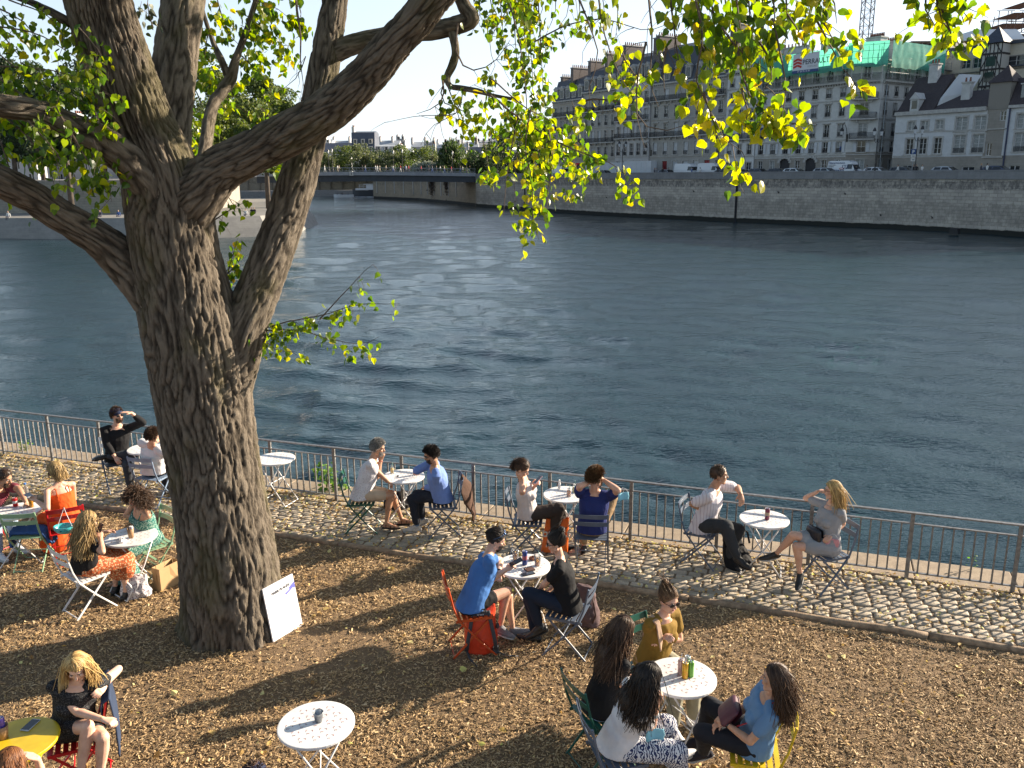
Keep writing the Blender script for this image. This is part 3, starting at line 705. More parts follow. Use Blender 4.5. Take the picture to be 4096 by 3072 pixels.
# corner house with the green net
sL = sray(3015, FP[:2], FD[:2]); sR = 18.6
th = thing('corner_building', 'pale corner house with green scaffold net and banner round its roof', 'building', FQ(26, 0, ROADZ)); W = th.location
P0, P1 = FQ(sL), FQ(sR); P2 = FQ(14.6, -2.3); P3 = P2+unit(FN*1.0+FD*.02)*26
fr1, fr2, fr3 = Front(P0, P1), Front(P1, P2), Front(P2, P3)
fls = [(rb+.2, 6.6), (7.75, 9.5), (10.3, 12.3), (13.6, 15.5), (16.6, 18.1)]
wm = MB(); tr = MB(); Rn = random.Random(9)
for fr, cols, kind in ((fr1, 7, 'f'), (fr2, 1, 'c'), (fr3, 9, 's')):
    holes = []
    for i, (z0, z1) in enumerate(fls):
        for c in range(cols):
            cw = fr.L/cols; x = cw*(c+.5); wd = 1.05 if kind != 'c' else 1.3
            if i == 0 and kind == 'f' and c in (2, 4): holes.append((x-1.1, x+1.1, z0, 7.0, i, c)); continue
            holes.append((x-wd/2, x+wd/2, z0+(1.0 if i == 0 else 0), z1, i, c))
    holes += [(fr.L*(c+.5)/cols-.5, fr.L*(c+.5)/cols+.5, 19.4, 21.4, 5, c) for c in range(cols)]
    fr.wall(wm, rb-.1, 21.9, [h[:4] for h in holes], mfn=lambda cx, cz: 1 if cz < 7.3 else 0)
    for x0, x1, z0, z1, i, c in holes:
        if i == 0 and kind == 'f' and c in (2, 4):
            d = MB(); fr.box(d, x0, x1, z0, z1-.02, -.26, -.2, 0); d.build('carriage_door', DARK, th, W=W)
            for k in range(7):
                a0, a1 = pi*k/7, pi*(k+1)/7; xc = (x0+x1)/2
                fr.box(tr, xc+cos((a0+a1)/2)*1.25-.25, xc+cos((a0+a1)/2)*1.25+.25, 6.2+sin((a0+a1)/2)*1.0-.25, 6.2+sin((a0+a1)/2)*1.0+.25, -.02, .14+.004*k)
            continue
        fr.window(th, W, x0, x1, z0, z1, Rn.choice(['casement', 'casement', 'curtain']))
        fr.surround(tr, x0, x1, z0, z1, t=.1, hood=(i > 1 and kind == 'f'))
        if i in (1, 2, 3, 4): fr.rail(th, W, x0, x1, z0)
        if i == 1 and kind != 's':
            for sg in (-1, 1):
                d = MB(); xx = x0-.62 if sg < 0 else x1+.12; fr.box(d, xx, xx+.5, z0, z1, .07, .12); d.build('shutter', SHUT, th, W=W)
        if i == 2 and kind == 'f' and c in (0, 1):
            d = MB(); V = [fr.p(x0-.25, z1+.1, .02), fr.p(x1+.25, z1+.1, .02), fr.p(x1+.25, z1-.85, 1.1), fr.p(x0-.25, z1-.85, 1.1), fr.p(x0-.25, z1-.85, 1.07), fr.p(x1+.25, z1-.85, 1.07), fr.p(x1+.25, z1+.05, .01), fr.p(x0-.25, z1+.05, .01)]
            d.add(V, [(0, 1, 2, 3), (4, 5, 6, 7), (0, 3, 4, 7), (1, 6, 5, 2), (3, 2, 5, 4)]); d.build('awning', mat('blue_awning', (.03, .05, .2), rough=.8), th, W=W)
    for z in (7.35, 9.75, 12.95, 16.05): fr.box(tr, 0 if kind == 'f' else .12, fr.L-(.12 if kind != 's' else 0), z-.1, z+.1, -.02, .12)
    fr.box(tr, -.0 if kind == 'f' else .3, fr.L-.3, 18.65, 18.95, -.02, .55)
    n = int(fr.L/.5)
    for k in range(n): x = fr.L*(k+.5)/n; fr.box(tr, x-.09, x+.09, 18.42, 18.65, -.02, .35)
    fr.box(tr, .1, fr.L-.1, 21.9, 22.15, -.2, .25)
for z in (9.85, 13.05, 16.15): fr2.balcony(th, W, .35, fr2.L-.35, z, out=.8)
B0, B3 = fr1.p(0, 0, -13), P3
wallrun(wm, [(P3[0], P3[1]), (B0[0]+2, B0[1]+2), (P0[0], P0[1])], rb-.1, 21.9)
wm.build('wall', [ST_CORNER, ST_BASE], th, W=W); tr.build('cornices_and_surrounds', TRIM, th, W=W)
for fr in (fr1, fr2, fr3):
    mb = MB(); 
    for z in (19.95,): fr.box(mb, .1, fr.L-.1, z-.04, z, .42, .46)
    n = int(fr.L/.18)
    for k in range(n+1): x = .1+(fr.L-.2)*k/n; fr.box(mb, x-.02, x+.02, 18.95, 19.95, .425, .455)
    mb.build('balcony_railing', IRON, th, W=W)
dp = MB(); dp.tube([fr3.p(1.2, 3.8, .2), fr3.p(1.2, 18.4, .2)], .09, 6); dp.build('drainpipe', ZINC, th, W=W)
mb = MB(); c0 = (P0+P1+P3+B0)/4
rim = [P0, P1, P2, P3, B0]; mb.add([A(p[0], p[1], 21.95) for p in rim]+[A(c0[0]-1, c0[1]-1, 25.4), A((P0[0]+B0[0])/2, (P0[1]+B0[1])/2, 25.2)], [(0, 1, 5, 6), (1, 2, 5), (2, 3, 5), (3, 4, 6, 5), (4, 0, 6)]); mb.build('zinc_roof', ZINC, th, W=W)
ax = [FD, -FN, (0, 0, 1)]
def pxchim(px0, px1, off, ztop_py, mt, pots, z0=20, th_=th, wd=1.2):
    P_ = FP-FN*(-off); s0 = sray(px0, FP[:2]-FN[:2]*off, FD[:2]); s1 = sray(px1, FP[:2]-FN[:2]*off, FD[:2]); c = FQ((s0+s1)/2, off)
    zt = Dp((px0+px1)/2, ztop_py, c[1])[2]; return chimney(th_, th_.location, c, ax, abs(s0-s1), wd, z0, zt, mt, pots)
pxchim(3052, 3209, -3, 196, CHW, 12); pxchim(3255, 3300, -4, 175, CHW, 4); pxchim(3433, 3489, -6, 154, CHW, 9, wd=2); pxchim(3495, 3556, -10, 170, CHW, 9); pxchim(3560, 3572, -14, 185, BRICKC, 2)
# scaffold and net
SCAF = mat('scaffold_tube', (.32, .32, .33), rough=.4, metal=.6)
mb = MB()
for fr in (fr1, fr2, fr3):
    n = int(fr.L/2.2)+1
    for k in range(n+1):
        x = fr.L*k/n
        for y in (.9, 1.7): mb.tube([fr.p(x, 18.9, y), fr.p(x, 24.4, y)], .035, 5)
        mb.tube([fr.p(x, 21.2, 0), fr.p(x, 21.2, 1.7)], .03, 5)
    for z in (19.9, 21.2, 22.2, 23.3, 24.2): mb.tube([fr.p(-.8, z, 1.7), fr.p(fr.L+.8, z, 1.7)], .03, 5)
    fr.box(mb, 0, fr.L, 21.1, 21.16, .9, 1.7)
mb.build('scaffolding', SCAF, th, W=W)
NET = leafmat('green_net', [(0, (.10, .36, .27)), (1, (.13, .42, .32))], .5, .8, .8)
def netsheet(fr, x0, x1, z0, z1, y=1.78, seed=0):
    nx, nz = max(8, int((x1-x0)/.35)), 8; R = np.random.RandomState(seed); V = []
    for j in range(nz+1):
        for i in range(nx+1):
            x = x0+(x1-x0)*i/nx; w = .09*perlin(np.array([[x*1.2, j*.5, seed*3.1]]))[0]+.07*sin(x*2*pi/2.2)*(j/nz-1)*.6
            V.append(fr.p(x, z0+(z1-z0)*j/nz+(.35*perlin(np.array([[x*.7, 2.2, seed]]))[0] if j == 0 else 0), y+w))
    mb = MB(); mb.add(V, [(j*(nx+1)+i, j*(nx+1)+i+1, (j+1)*(nx+1)+i+1, (j+1)*(nx+1)+i) for j in range(nz) for i in range(nx)]); return mb.build('green_net', NET, th, smooth=True, W=W)
netsheet(fr1, 0, fr1.L+1.0, 20.6, 24.1, seed=1); netsheet(fr2, -.7, fr2.L+.7, 20.9, 24.6, seed=2); netsheet(fr3, -.7, 15, 20.7, 24.6, seed=3)
def text(s, size, mt, name='lettering', ext=.004, bold=0.0):
    cu = bpy.data.curves.new(name, 'FONT'); cu.body = s; cu.size = size; cu.extrude = ext; cu.offset = bold; cu.resolution_u = 3
    o = bpy.data.objects.new(name, cu); COL.objects.link(o); dg = bpy.context.evaluated_depsgraph_get(); dg.update()
    me = bpy.data.meshes.new_from_object(o.evaluated_get(dg)); bpy.data.objects.remove(o); bpy.data.curves.remove(cu)
    me.materials.clear(); me.materials.append(mt); o = bpy.data.objects.new(name, me); COL.objects.link(o)
    return o
def settext(o, parent, origin, X, Y, W=None):
    X = unit(X); Y = unit(Y); Z = np.cross(X, Y); P = A(*origin)-(A(*W) if W is not None else 0)
    V = np.zeros(len(o.data.vertices)*3); o.data.vertices.foreach_get('co', V); V = V.reshape(-1, 3)
    V = V[:, :1]*X+V[:, 1:2]*Y+V[:, 2:]*Z+P; o.data.vertices.foreach_set('co', V.ravel()); o.parent = parent; o.data.update(); return o
INK = mat('grey_ink', (.08, .08, .09), rough=.7); REDINK = mat('red_ink', (.5, .05, .03), rough=.7); BLUEINK = mat('blue_ink', (.03, .07, .2), rough=.7)
xb0 = fr1.L-sray(3171, FP[:2], FD[:2])+sR; xb0 = fr1.L-(sray(3171, FP[:2], FD[:2])-sR); xb1 = fr1.L-(sray(3272, FP[:2], FD[:2])-sR)
mb = MB(); fr1.box(mb, xb0, xb1, 20.9, 24.0, 1.92, 1.97, 0); fr1.box(mb, xb0, xb1, 20.9, 21.35, 1.97, 1.98, 1)
for k, z in ((0, 22.0), (1, 22.5), (2, 23.0)):
    for sg in (-1, 1):
        c = fr1.p(xb0+1.0+sg*.42, z, 1.98); mb.box(c, (.9, .02, .34), ax=[fr1.X*cos(.35)-sg*A(0, 0, sin(.35)), fr1.Y, A(0, 0, cos(.35))+sg*fr1.X*sin(.35)], m=2)
bn = mb.build('banner', [mat('banner_white', (.62, .64, .67), rough=.7), BLUEINK, REDINK], th, W=W)
settext(text('PERRAULT', 1.12, INK, bold=.015), bn, fr1.p(xb0+2.0, 22.2, 1.99), fr1.X, (0, 0, 1), W)
settext(text('01 64 95 16 87', .42, mat('banner_letter_white', (.7, .7, .7))), bn, fr1.p(xb1-4.2, 21.0, 1.99), fr1.X, (0, 0, 1), W)
settext(text('TOITURES', .45, SCAF), bn, fr1.p(xb0+3.0, 21.65, 1.99), fr1.X, (0, 0, 1), W)
mb = MB(); fr1.box(mb, fr1.L-1.2, fr1.L-.6, 8.1, 8.7, .03, .06); mb.build('street_sign', BLUEINK, th, W=W)

# low right-hand house: segments share the front line
th = thing('old_house', 'low blue white house with arched first floor windows and dark tiled roof at the right', 'house', FQ(0, 0, ROADZ)); W = th.location
s0 = 10.1; fr = Front(FQ(s0), FQ(-22)); wm = MB(); tr = MB(); holes = []
def S_(px): return s0-sray(px, FP[:2], FD[:2])
for px in (3627, 3679, 3738): holes += [(S_(px)-.55, S_(px)+.55, 10.75, 12.05, 'A'), (S_(px)-.6, S_(px)+.6, 7.15, 9.5, 'C')]
for px in (3824, 3898, 4066): holes += [(S_(px)-.85, S_(px)+.85, 10.3, 12.3, 'A'), (S_(px)-.85, S_(px)+.85, 7.2, 9.75, 'B')]
holes += [(S_(3926)+.25, S_(3926)+1.0, 6.7, 8.5, 'Y'), (S_(3975)-.1, S_(3975)+.75, 11.5, 12.8, 'P'), (S_(3625)-.8, S_(3625)+.8, 4.6, 5.5, 'P'), (S_(3870)-.9, S_(3870)+.9, 4.6, 5.2, 'P'), (S_(4055)-.7, S_(4055)+.7, 4.6, 5.3, 'P')]
xt0, xt1 = S_(3920), S_(4003)
hh = [h for h in holes]
fr.wall(wm, rb-.1, 13.05, [h[:4] for h in hh], mfn=lambda cx, cz: 1 if (cz < 6.9 or xt0 < cx < xt1) else 0)
for x0, x1, z0, z1, k in hh:
    o = fr.window(th, W, x0, x1, z0, z1, 'curtain' if k in 'AB' else 'casement', arch=(k == 'A'))
    if k in 'ACB': fr.surround(tr, x0, x1, z0, z1, t=.22)
    if k == 'B': fr.rail(th, W, x0, x1, z0)
fr.box(tr, 0, xt0-.1, 10.35, 10.5, -.02, .1); fr.box(tr, 0, S_(3760), 6.85, 7.0, -.02, .12); fr.box(tr, 0, xt0-.05, 13.0, 13.55, -.1, .5); fr.box(tr, xt1+.1, fr.L, 13.1, 13.5, -.1, .4)
fr.box(tr, xt0, xt1, 10.3, 10.45, -.02, .15); fr.box(tr, xt0, xt1, 6.4, 6.6, -.02, .17)
mb = MB(); fr.box(mb, xt0, xt1, 13.06, 16.7, -3.2, .06, 0); mb.build('tower_wall', ST_BASE, th, W=W)
for k in range(1): pass
B0, B1 = fr.p(0, 0, -9), fr.p(fr.L, 0, -9); wallrun(wm, [(B1[0], B1[1]), (B0[0], B0[1]), (fr.P0[0], fr.P0[1])], rb-.1, 13.0)
wm.build('wall', [ST_RIGHT, ST_BASE], th, W=W); tr.build('stone_trim', TRIM, th, W=W)
roofprof(th, W, fr, 0, xt0-.02, [(.35, 13.5), (-4.0, 16.2), (-9, 13.5)], TILE); roofprof(th, W, fr, xt1+.02, fr.L, [(.3, 13.45), (-1.6, 17.2), (-9, 17.5)], TILE)
mb = MB(); c = fr.p((xt0+xt1)/2, 16.7, -1.55); q = [fr.p(xt0-.3, 16.7, .35), fr.p(xt1+.3, 16.7, .35), fr.p(xt1+.3, 16.7, -3.5), fr.p(xt0-.3, 16.7, -3.5)]
mb.add([*q, c+A(0, 0, 2.4)], [(0, 1, 4), (1, 2, 4), (2, 3, 4), (3, 0, 4), (3, 2, 1, 0)]); mb.build('tower_roof', TILE, th, W=W)
mb = MB(); x0, x1 = S_(3690), S_(3775); V = [fr.p(x0, 13.5, -.3), fr.p(x1, 16.0, -4), fr.p(x1, 18.6, -6.5), fr.p(x0+1.5, 18.8, -4.5), fr.p(x0+.9, 15.5, -1.5)]
mb.add(V+[v+A(0, 0, 0)-FD*.5 for v in V], [(0, 1, 2, 3, 4), (9, 8, 7, 6, 5)]+[(i, (i+1) % 5, 5+(i+1) % 5, 5+i) for i in range(5)]); mb.build('gable_wall', ST_RIGHT, th, W=W, recalc=True)
roofprof(th, W, fr, .2, x0+.8, [(.2, 13.55), (-2.0, 16.2), (-4.5, 18.9), (-9, 13.6)], TILE, name='steep_roof')
mb = MB(); x = S_(3634); fr.box(mb, x-.7, x+.7, 13.56, 15.3, -1.5, .25, 0); fr.box(mb, x-.42, x+.42, 13.9, 15.1, .22, .28, 1); V = [fr.p(x-.85, 15.3, .4), fr.p(x+.85, 15.3, .4), fr.p(x, 16.3, .4), fr.p(x-.85, 15.3, -2), fr.p(x+.85, 15.3, -2), fr.p(x, 16.3, -2)]
mb.add(V, [(0, 1, 2), (5, 4, 3), (0, 2, 5, 3), (2, 1, 4, 5), (1, 0, 3, 4)], 0); mb.build('dormer', [CHW, GLASS], th, W=W)
mb = MB(); x = S_(4085); fr.box(mb, x-1.5, x+1.6, 14.2, 16.2, -1.6, -.2, 1); fr.box(mb, x-1.6, x+1.7, 16.2, 16.35, -2, .0, 0); mb.build('roof_window', [CHW, CURT], th, W=W)
chimney(th, W, fr.p(S_(3800), 0, -2.2), [fr.X, fr.Y, (0, 0, 1)], 1.3, .8, 14, 17.2, CHW, 2); chimney(th, W, fr.p(S_(3640), 0, -4), [fr.X, fr.Y, (0, 0, 1)], 1.4, 1.0, 15, 20.5, CHW, 3)
mb = MB(); mb.tube([fr.p(xt1+.25, 3.8, .12), fr.p(xt1+.25, 13.2, .12)], .11, 8); mb.build('drainpipe', mat('dark_blue_pipe', (.02, .03, .08), rough=.5), th, W=W)

# cream house behind, with half-timbered stair tower
off = -20
th = thing('cream_house', 'tall cream house with arched top windows and half timbered stair tower behind the low house', 'house', FQ(5, off, ROADZ)); W = th.location
Pb = FP+FN*20
def SB(px): return sray(px, Pb[:2], FD[:2])
sb0, sb1 = SB(3718), -34; fr = Front(FQ(sb0, off), FQ(sb1, off)); XB = lambda px: sb0-SB(px)
def ZB(px, py): return Dp(px, py, FQ(SB(px), off)[1])[2]
top = ZB(3760, 205); top2 = ZB(4000, 205)
holes = []
for px, py0, py1, wd in ((3814, 235, 275, 1.3), (3860, 232, 272, 1.3), (3763, 318, 360, 1.1), (3797, 314, 360, 1.2), (3830, 388, 402, 1.2), (3980, 300, 342, 1.7), (4085, 292, 342, 1.6), (4008, 222, 262, 3.2)):
    x = XB(px); holes.append((x-wd/2*1.2, x+wd/2*1.2, ZB(px, py1), ZB(px, py0)))
wm = MB(); fr.wall(wm, rb, top, holes); tr = MB()
for i, h in enumerate(holes): fr.window(th, W, *h, 'casement', arch=i < 2); fr.surround(tr, *h, t=.1, pr=.04, sill=False)
for py in (296, 300): fr.box(tr, 0, fr.L, ZB(3800, 297), ZB(3800, 293), -.02, .2)
fr.box(tr, 0, fr.L, ZB(3800, 372), ZB(3800, 368), -.02, .15)
B0, B1 = fr.p(0, 0, -10), fr.p(fr.L, 0, -10); wallrun(wm, [(B1[0], B1[1]), (B0[0], B0[1]), (fr.P0[0], fr.P0[1])], rb, top); wm.build('wall', ST_CREAM, th, W=W); tr.build('string_courses', TRIM, th, W=W)
mb = MB(); fr.box(mb, 0, fr.L, top, top+.5, -8, .3, 0); mb.build('flat_roof', SLATE, th, W=W)
mb = MB(); xt = XB(3948); fr.box(mb, xt-.3, xt+14, ZB(4000, 268), ZB(4000, 262), -.02, .5); mb.build('slate_ledge', SLATE, th, W=W)
TIMB = mat('dark_timber', (.04, .035, .035), rough=.8); mb = MB(); tw = 1.55; xc = XB(3943); z0, z1 = ZB(3940, 402), ZB(3940, 178); fr.box(mb, xc-tw, xc+tw, z0-6, z1, .02, 2.6, 0)
levels = [z0-2, ZB(3940, 348), ZB(3940, 282), ZB(3940, 220), z1]
for z in levels: fr.box(mb, xc-tw-.08, xc+tw+.08, z-.14, z+.14, -.0, 2.72, 1)
for a_, b_ in zip(levels[:-1], levels[1:]):
    for k in range(6): x = xc-tw+2*tw*k/5; fr.box(mb, x-.07, x+.07, a_, b_, 2.58, 2.66, 1)
    mb.bar(fr.p(xc-tw, a_, 2.64), fr.p(xc-tw*.3, b_, 2.64), .08, .14, m=1); mb.bar(fr.p(xc+tw, a_, 2.64), fr.p(xc+tw*.3, b_, 2.64), .08, .14, m=1)
for z in levels[1:4]: fr.box(mb, xc-.75, xc+.75, z-1.9, z-.4, 2.6, 2.68, 2)
mb.build('stair_tower', [mat('lime_plaster', (.5, .48, .44), rough=.9), TIMB, GLASS], th, W=W)
mb = MB(); q = [fr.p(xc+a_*(tw+.4), z1, 1.3+b_*1.75) for a_, b_ in ((-1, 1), (1, 1), (1, -1), (-1, -1))]; mb.add([*q, fr.p(xc, z1+2.6, 1.3)], [(0, 1, 4), (1, 2, 4), (2, 3, 4), (3, 0, 4), (3, 2, 1, 0)]); mb.build('tower_roof', SLATE, th, W=W)
# roof-works sheds and cathedral scaffolding beyond
def scaff(name, label, cat, px0, px1, py0, py1, y, dx, depth, tube=.06, extra=None, bays=2.2, jitter=0):
    p0 = Dp(px0, py1, y); p1 = Dp(px1, py1, y); z0 = p0[2]; z1 = Dp(px0, py0, y)[2]; th = thing(name, label, cat, A((p0[0]+p1[0])/2, y, z0)); W = th.location; mb = MB(); Rn = random.Random(5)
    n = max(2, int((p1[0]-p0[0])/bays)); k = max(2, int((z1-z0)/2.0))
    for i in range(n+1):
        x = p0[0]+(p1[0]-p0[0])*i/n; zt = z1 if not extra else extra(i/n)*(z1-z0)+z0
        for yy in (y, y+depth): mb.bar((x, yy, z0), (x+Rn.uniform(-1, 1)*jitter, yy, zt), tube, tube)
    for j in range(k+1):
        z = z0+(z1-z0)*j/k; xa, xb = p0[0], p1[0]
        if extra:
            xs_ = [p0[0]+(p1[0]-p0[0])*i/40 for i in range(41) if z0+extra(i/40)*(z1-z0) >= z-.1]
            if not xs_: continue
            xa, xb = min(xs_), max(xs_)
        for yy in (y, y+depth): mb.bar((xa, yy, z), (xb, yy, z), tube, tube)
        mb.box(((xa+xb)/2, y+depth/2, z-.06), (xb-xa, depth*.7, .05))
    for i in range(n):
        for j in range(k):
            if Rn.random() < .5:
                x = p0[0]+(p1[0]-p0[0])*i/n; z = z0+(z1-z0)*j/k
                if extra and z0+extra(i/n)*(z1-z0) < z+1: continue
                mb.bar((x, y, z), (x+(p1[0]-p0[0])/n, y, z+(z1-z0)/k), tube*.7, tube*.7)
    mb.build('scaffold_tubes', SCAF if name != 'spire_scaffold' else mat('rusty_tube', (.12, .07, .06), rough=.8), th, W=W); return th, p0, p1, z0, z1
th, p0, p1, z0, z1 = scaff('roof_scaffold', 'grey roof works scaffolding with white tarpaulins above the cream house', 'scaffolding', 3640, 4096, 165, 212, 178, 0, 6)
W = th.location; mb = MB(); mb.box(((p0[0]+p1[0])/2+3, 181, z0+.0), (p1[0]-p0[0], 8, .4)); mb.box(((p0[0]+p1[0])/2, 181, z0+(z1-z0)*.93), (p1[0]-p0[0], 7, .25)); mb.build('deck', mat('scaffold_plank', (.16, .13, .10), rough=.9), th, W=W)
TARP = mat('white_tarpaulin', (.62, .65, .68), (.5, .53, .56), .5, .6); mb = MB(); a_, b_ = Dp(3860, 165, 184), Dp(4080, 165, 184); zt = Dp(3860, 118, 184)[2]
mb.add([(a_[0], 182, a_[2]), (b_[0], 182, a_[2]), (b_[0]-1, 184, zt), (a_[0]+2, 184, zt), (a_[0]+2, 189, zt), (b_[0]-1, 189, zt), (b_[0], 190, a_[2]), (a_[0], 190, a_[2])], [(0, 1, 2, 3), (3, 2, 5, 4), (0, 3, 4, 7), (1, 6, 5, 2), (7, 4, 5, 6)]); mb.build('tarpaulin_roof', TARP, th, W=W, recalc=True)
mb = MB(); a_ = Dp(3600, 215, 170); b_ = Dp(3665, 182, 170); mb.add([(a_[0], 170, a_[2]-1), (a_[0]+1, 170, b_[2]-.8), (b_[0], 170, b_[2]), (b_[0]+.5, 170, a_[2]+.3), (a_[0], 176, a_[2]-1), (a_[0]+1, 176, b_[2]-.8), (b_[0], 176, b_[2]), (b_[0]+.5, 176, a_[2]+.3)], [(0, 3, 2, 1), (4, 5, 6, 7), (1, 2, 6, 5), (0, 1, 5, 4), (2, 3, 7, 6)]); mb.build('tarpaulin_sheet', TARP, th, W=W)
th, fr = block('cream and brown house under roof works, wedged behind the corner house', 3640, 3720, -26, 25.5, [(rb, 7, ''), (11, 13, ''), (15, 17.2, ''), (19, 21.2, ''), (22.4, 24.6, '')], 3, ST_CREAM, 12, roof='slate', rh=2.0, s01=(sray(3636, (FP+FN*26)[:2], FD[:2]), sray(3722, (FP+FN*26)[:2], FD[:2])))
scaff('spire_scaffold', 'rusty tangle of scaffolding rising at the top right corner', 'scaffolding', 4020, 4180, 0, 130, 215, 0, 14, .14, extra=lambda t: .25+.75*min(1, t*1.9), bays=1.6, jitter=1.0)
# tower crane
y = 190; a_ = Dp(3468, 160, y); zt = Dp(3468, -260, y)[2]; th = thing('tower_crane', 'lattice mast of a tower crane rising behind the corner house', 'crane', A(a_[0], y, a_[2]-8)); W = th.location; mb = MB(); wd = 2.0
for sx in (0, wd):
    for sy in (0, wd): mb.bar((a_[0]+sx-1, y+sy, a_[2]-8), (a_[0]+sx-1, y+sy, zt), .16, .16)
nb = 18
for k in range(nb):
    z = a_[2]-8+(zt-a_[2]+8)*k/nb; h = (zt-a_[2]+8)/nb
    for sy in (0, wd): mb.bar((a_[0]-1, y+sy, z), (a_[0]-1+wd, y+sy, z), .08, .08); mb.bar((a_[0]-1+(k % 2)*wd, y+sy, z), (a_[0]-1+((k+1) % 2)*wd, y+sy, z+h), .08, .08)
    for sx in (0, wd): mb.bar((a_[0]-1+sx, y, z), (a_[0]-1+sx, y+wd, z), .08, .08); mb.bar((a_[0]-1+sx, y+(k % 2)*wd, z), (a_[0]-1+sx, y+((k+1) % 2)*wd, z+h), .08, .08)
mb.build('mast', mat('crane_steel', (.16, .14, .14), rough=.6), th, W=W)

# ---------------------------------------------------------------- bridge, its wall, island quay, far bank
DECK = mat('bridge_fascia', (.26, .28, .31), (.2, .215, .24), .6, .5); GIRD = mat('bridge_girder', (.035, .045, .06), (.025, .032, .042), 1, .6)
ba, bb = A(-8.8, 224, 0), A(-62, 214, 0); BU = unit(bb-ba); BN = A(-BU[1], BU[0], 0); BN = BN if BN[1] < 0 else -BN; BL = np.linalg.norm(bb-ba)
def BR(t, z=0, o=0): return ba+BU*t+BN*o+A(0, 0, z+4.85+.55*sin(pi*min(max(t/BL, 0), 1)*.75))
th = thing('bridge', 'flat grey steel footbridge across the river with people walking on it', 'bridge', ba); W = th.location
def barc(mb, z0, z1, o0, o1, m=0, n=12):
    V = []
    for k in range(n+1):
        t = BL*k/n; V += [BR(t, z0, o0), BR(t, z0, o1), BR(t, z1, o1), BR(t, z1, o0)]
    mb.add(V, [(4*k+j, 4*k+(j+1) % 4, 4*k+4+(j+1) % 4, 4*k+4+j) for k in range(n) for j in range(4)]+[(0, 1, 2, 3), (4*n+3, 4*n+2, 4*n+1, 4*n)], m)
mb = MB(); barc(mb, -.75, .1, 0, -12); mb.build('deck', DECK, th, W=W, recalc=True)
mb = MB(); barc(mb, -2.25, -.75, -.5, -11.5); mb.build('girder', GIRD, th, W=W, recalc=True)
for o in (-.15, -11.85):
    mb = MB()
    for z in (1.05, .25): barc(mb, .1+z-.03, .1+z+.03, o+.03, o-.03)
    for k in range(int(BL/.35)): t = .2+k*.35; w_ = .05 if k % 5 == 0 else .018; mb.box(BR(t, .65, o), (w_, w_, 1.05), ax=[BU, BN, (0, 0, 1)])
    mb.build('railing', mat('bridge_rail', (.22, .24, .27), rough=.5), th, W=W)
mb = MB(); t = sray(1405, ba[:2], BU[:2]); mb.box(BR(t, -.35, .08), (1.0, .08, .95), ax=[BU, BN, (0, 0, 1)], m=0); mb.box(BR(t, -.35, .13), (.16, .03, .6), ax=[BU, BN, (0, 0, 1)], m=1); mb.build('navigation_sign', [CHW, INK], th, W=W)
qb = [(-8.8, 224), (-9.2, 226), (-13.7, 240), (-29.5, 279.9), (-48.4, 307.9)]
th = thing('embankment_wall', 'brown stone wall with hanging ivy stains under the bridge', 'wall', A(-30, 270, 0)); W = th.location
mb = MB(); wallrun(mb, qb, -4.5, 4.6); wallrun(mb, [(-48.4, 307.9), (-45, 340), (-20, 420)], -4.5, 4.6); mb.build('wall_face', QW2, th, W=W)
mb = MB()
a_, c_ = A(-13.7, 240, 0), A(-29.5, 279.9, 0); a2 = A(-48.4, 307.9, 0)
for (u, v, L) in [(a_, c_, 6), (c_, a2, 5)]:
    for k in range(L): q = u+(v-u)*(k+.5)/L; n_ = unit(A((v-u)[1], -(v-u)[0], 0)); mb.box(q-n_*.08+A(0, 0, 0.6), (.35, .22, 4.2), ax=[unit(v-u), n_, (0, 0, 1)])
mb.build('pilaster', TRIM, th, W=W)
mb = MB(); s_ = a_+(c_-a_)*.5; IV = leafmat('ivy_dry', [(0, (.03, .022, .015)), (1, (.09, .06, .04))], .2)
pos = []; R = np.random.RandomState(2)
for q0, wd, hh_ in ((.28, 2.2, 4.5), (.62, 3.2, 5.0), (.05, .5, 1.5)):
    n = int(wd*hh_*60); t_ = q0+R.normal(size=n)*wd/110; z = 4.0-np.abs(R.normal(size=n))*hh_*.45; pos.append(a_[None]+(a2-a_)[None]*0+(c_-a_)[None]*t_[:, None]+np.stack([t_*0-.35, t_*0-.2, z], 1))
pos = np.concatenate(pos); V, Fx = scatter(len(pos), pos, frames(RS.normal(size=(len(pos), 3))), R.uniform(.2, .5, len(pos)), HEART, HF); fastmesh('hanging_ivy', V, Fx, IV, th).location = tuple(-W)
mb = MB(); mb.prism([(-8, 226), (-13.4, 241), (-29, 281), (-48, 309), (-44.5, 341), (-19, 421), (140, 900), (400, 421), (60, 421)], 3, 4.2); tag(mb.build('embankment_ground', ASPH, recalc=True), kind='structure')
mb = MB(); mb.prism([(-700, 343), (-54, 343), (-20, 352), (-20, 900), (-700, 900)], -4.5, -1.2); tag(mb.build('far_lower_quay', PAVE, recalc=True), kind='structure')
th = thing('far_quay_wall', 'dim brown quay wall beyond the bridge behind the moored boats', 'wall', A(-90, 356, 0)); mb = MB(); wallrun(mb, [(-700, 356), (-20, 356)], -1.3, 4.2)
for k in range(30): mb.box((-150+k*4.8, 355.6, 1.4), (.45, .6, 5.4))
mb.build('wall_face', QW2, th, W=th.location)
mb = MB(); mb.prism([(-700, 356.2), (-44, 356.2), (-10, 421), (140, 900), (-700, 900)], 3, 4.19); tag(mb.build('far_embankment', PAVE, recalc=True), kind='structure')
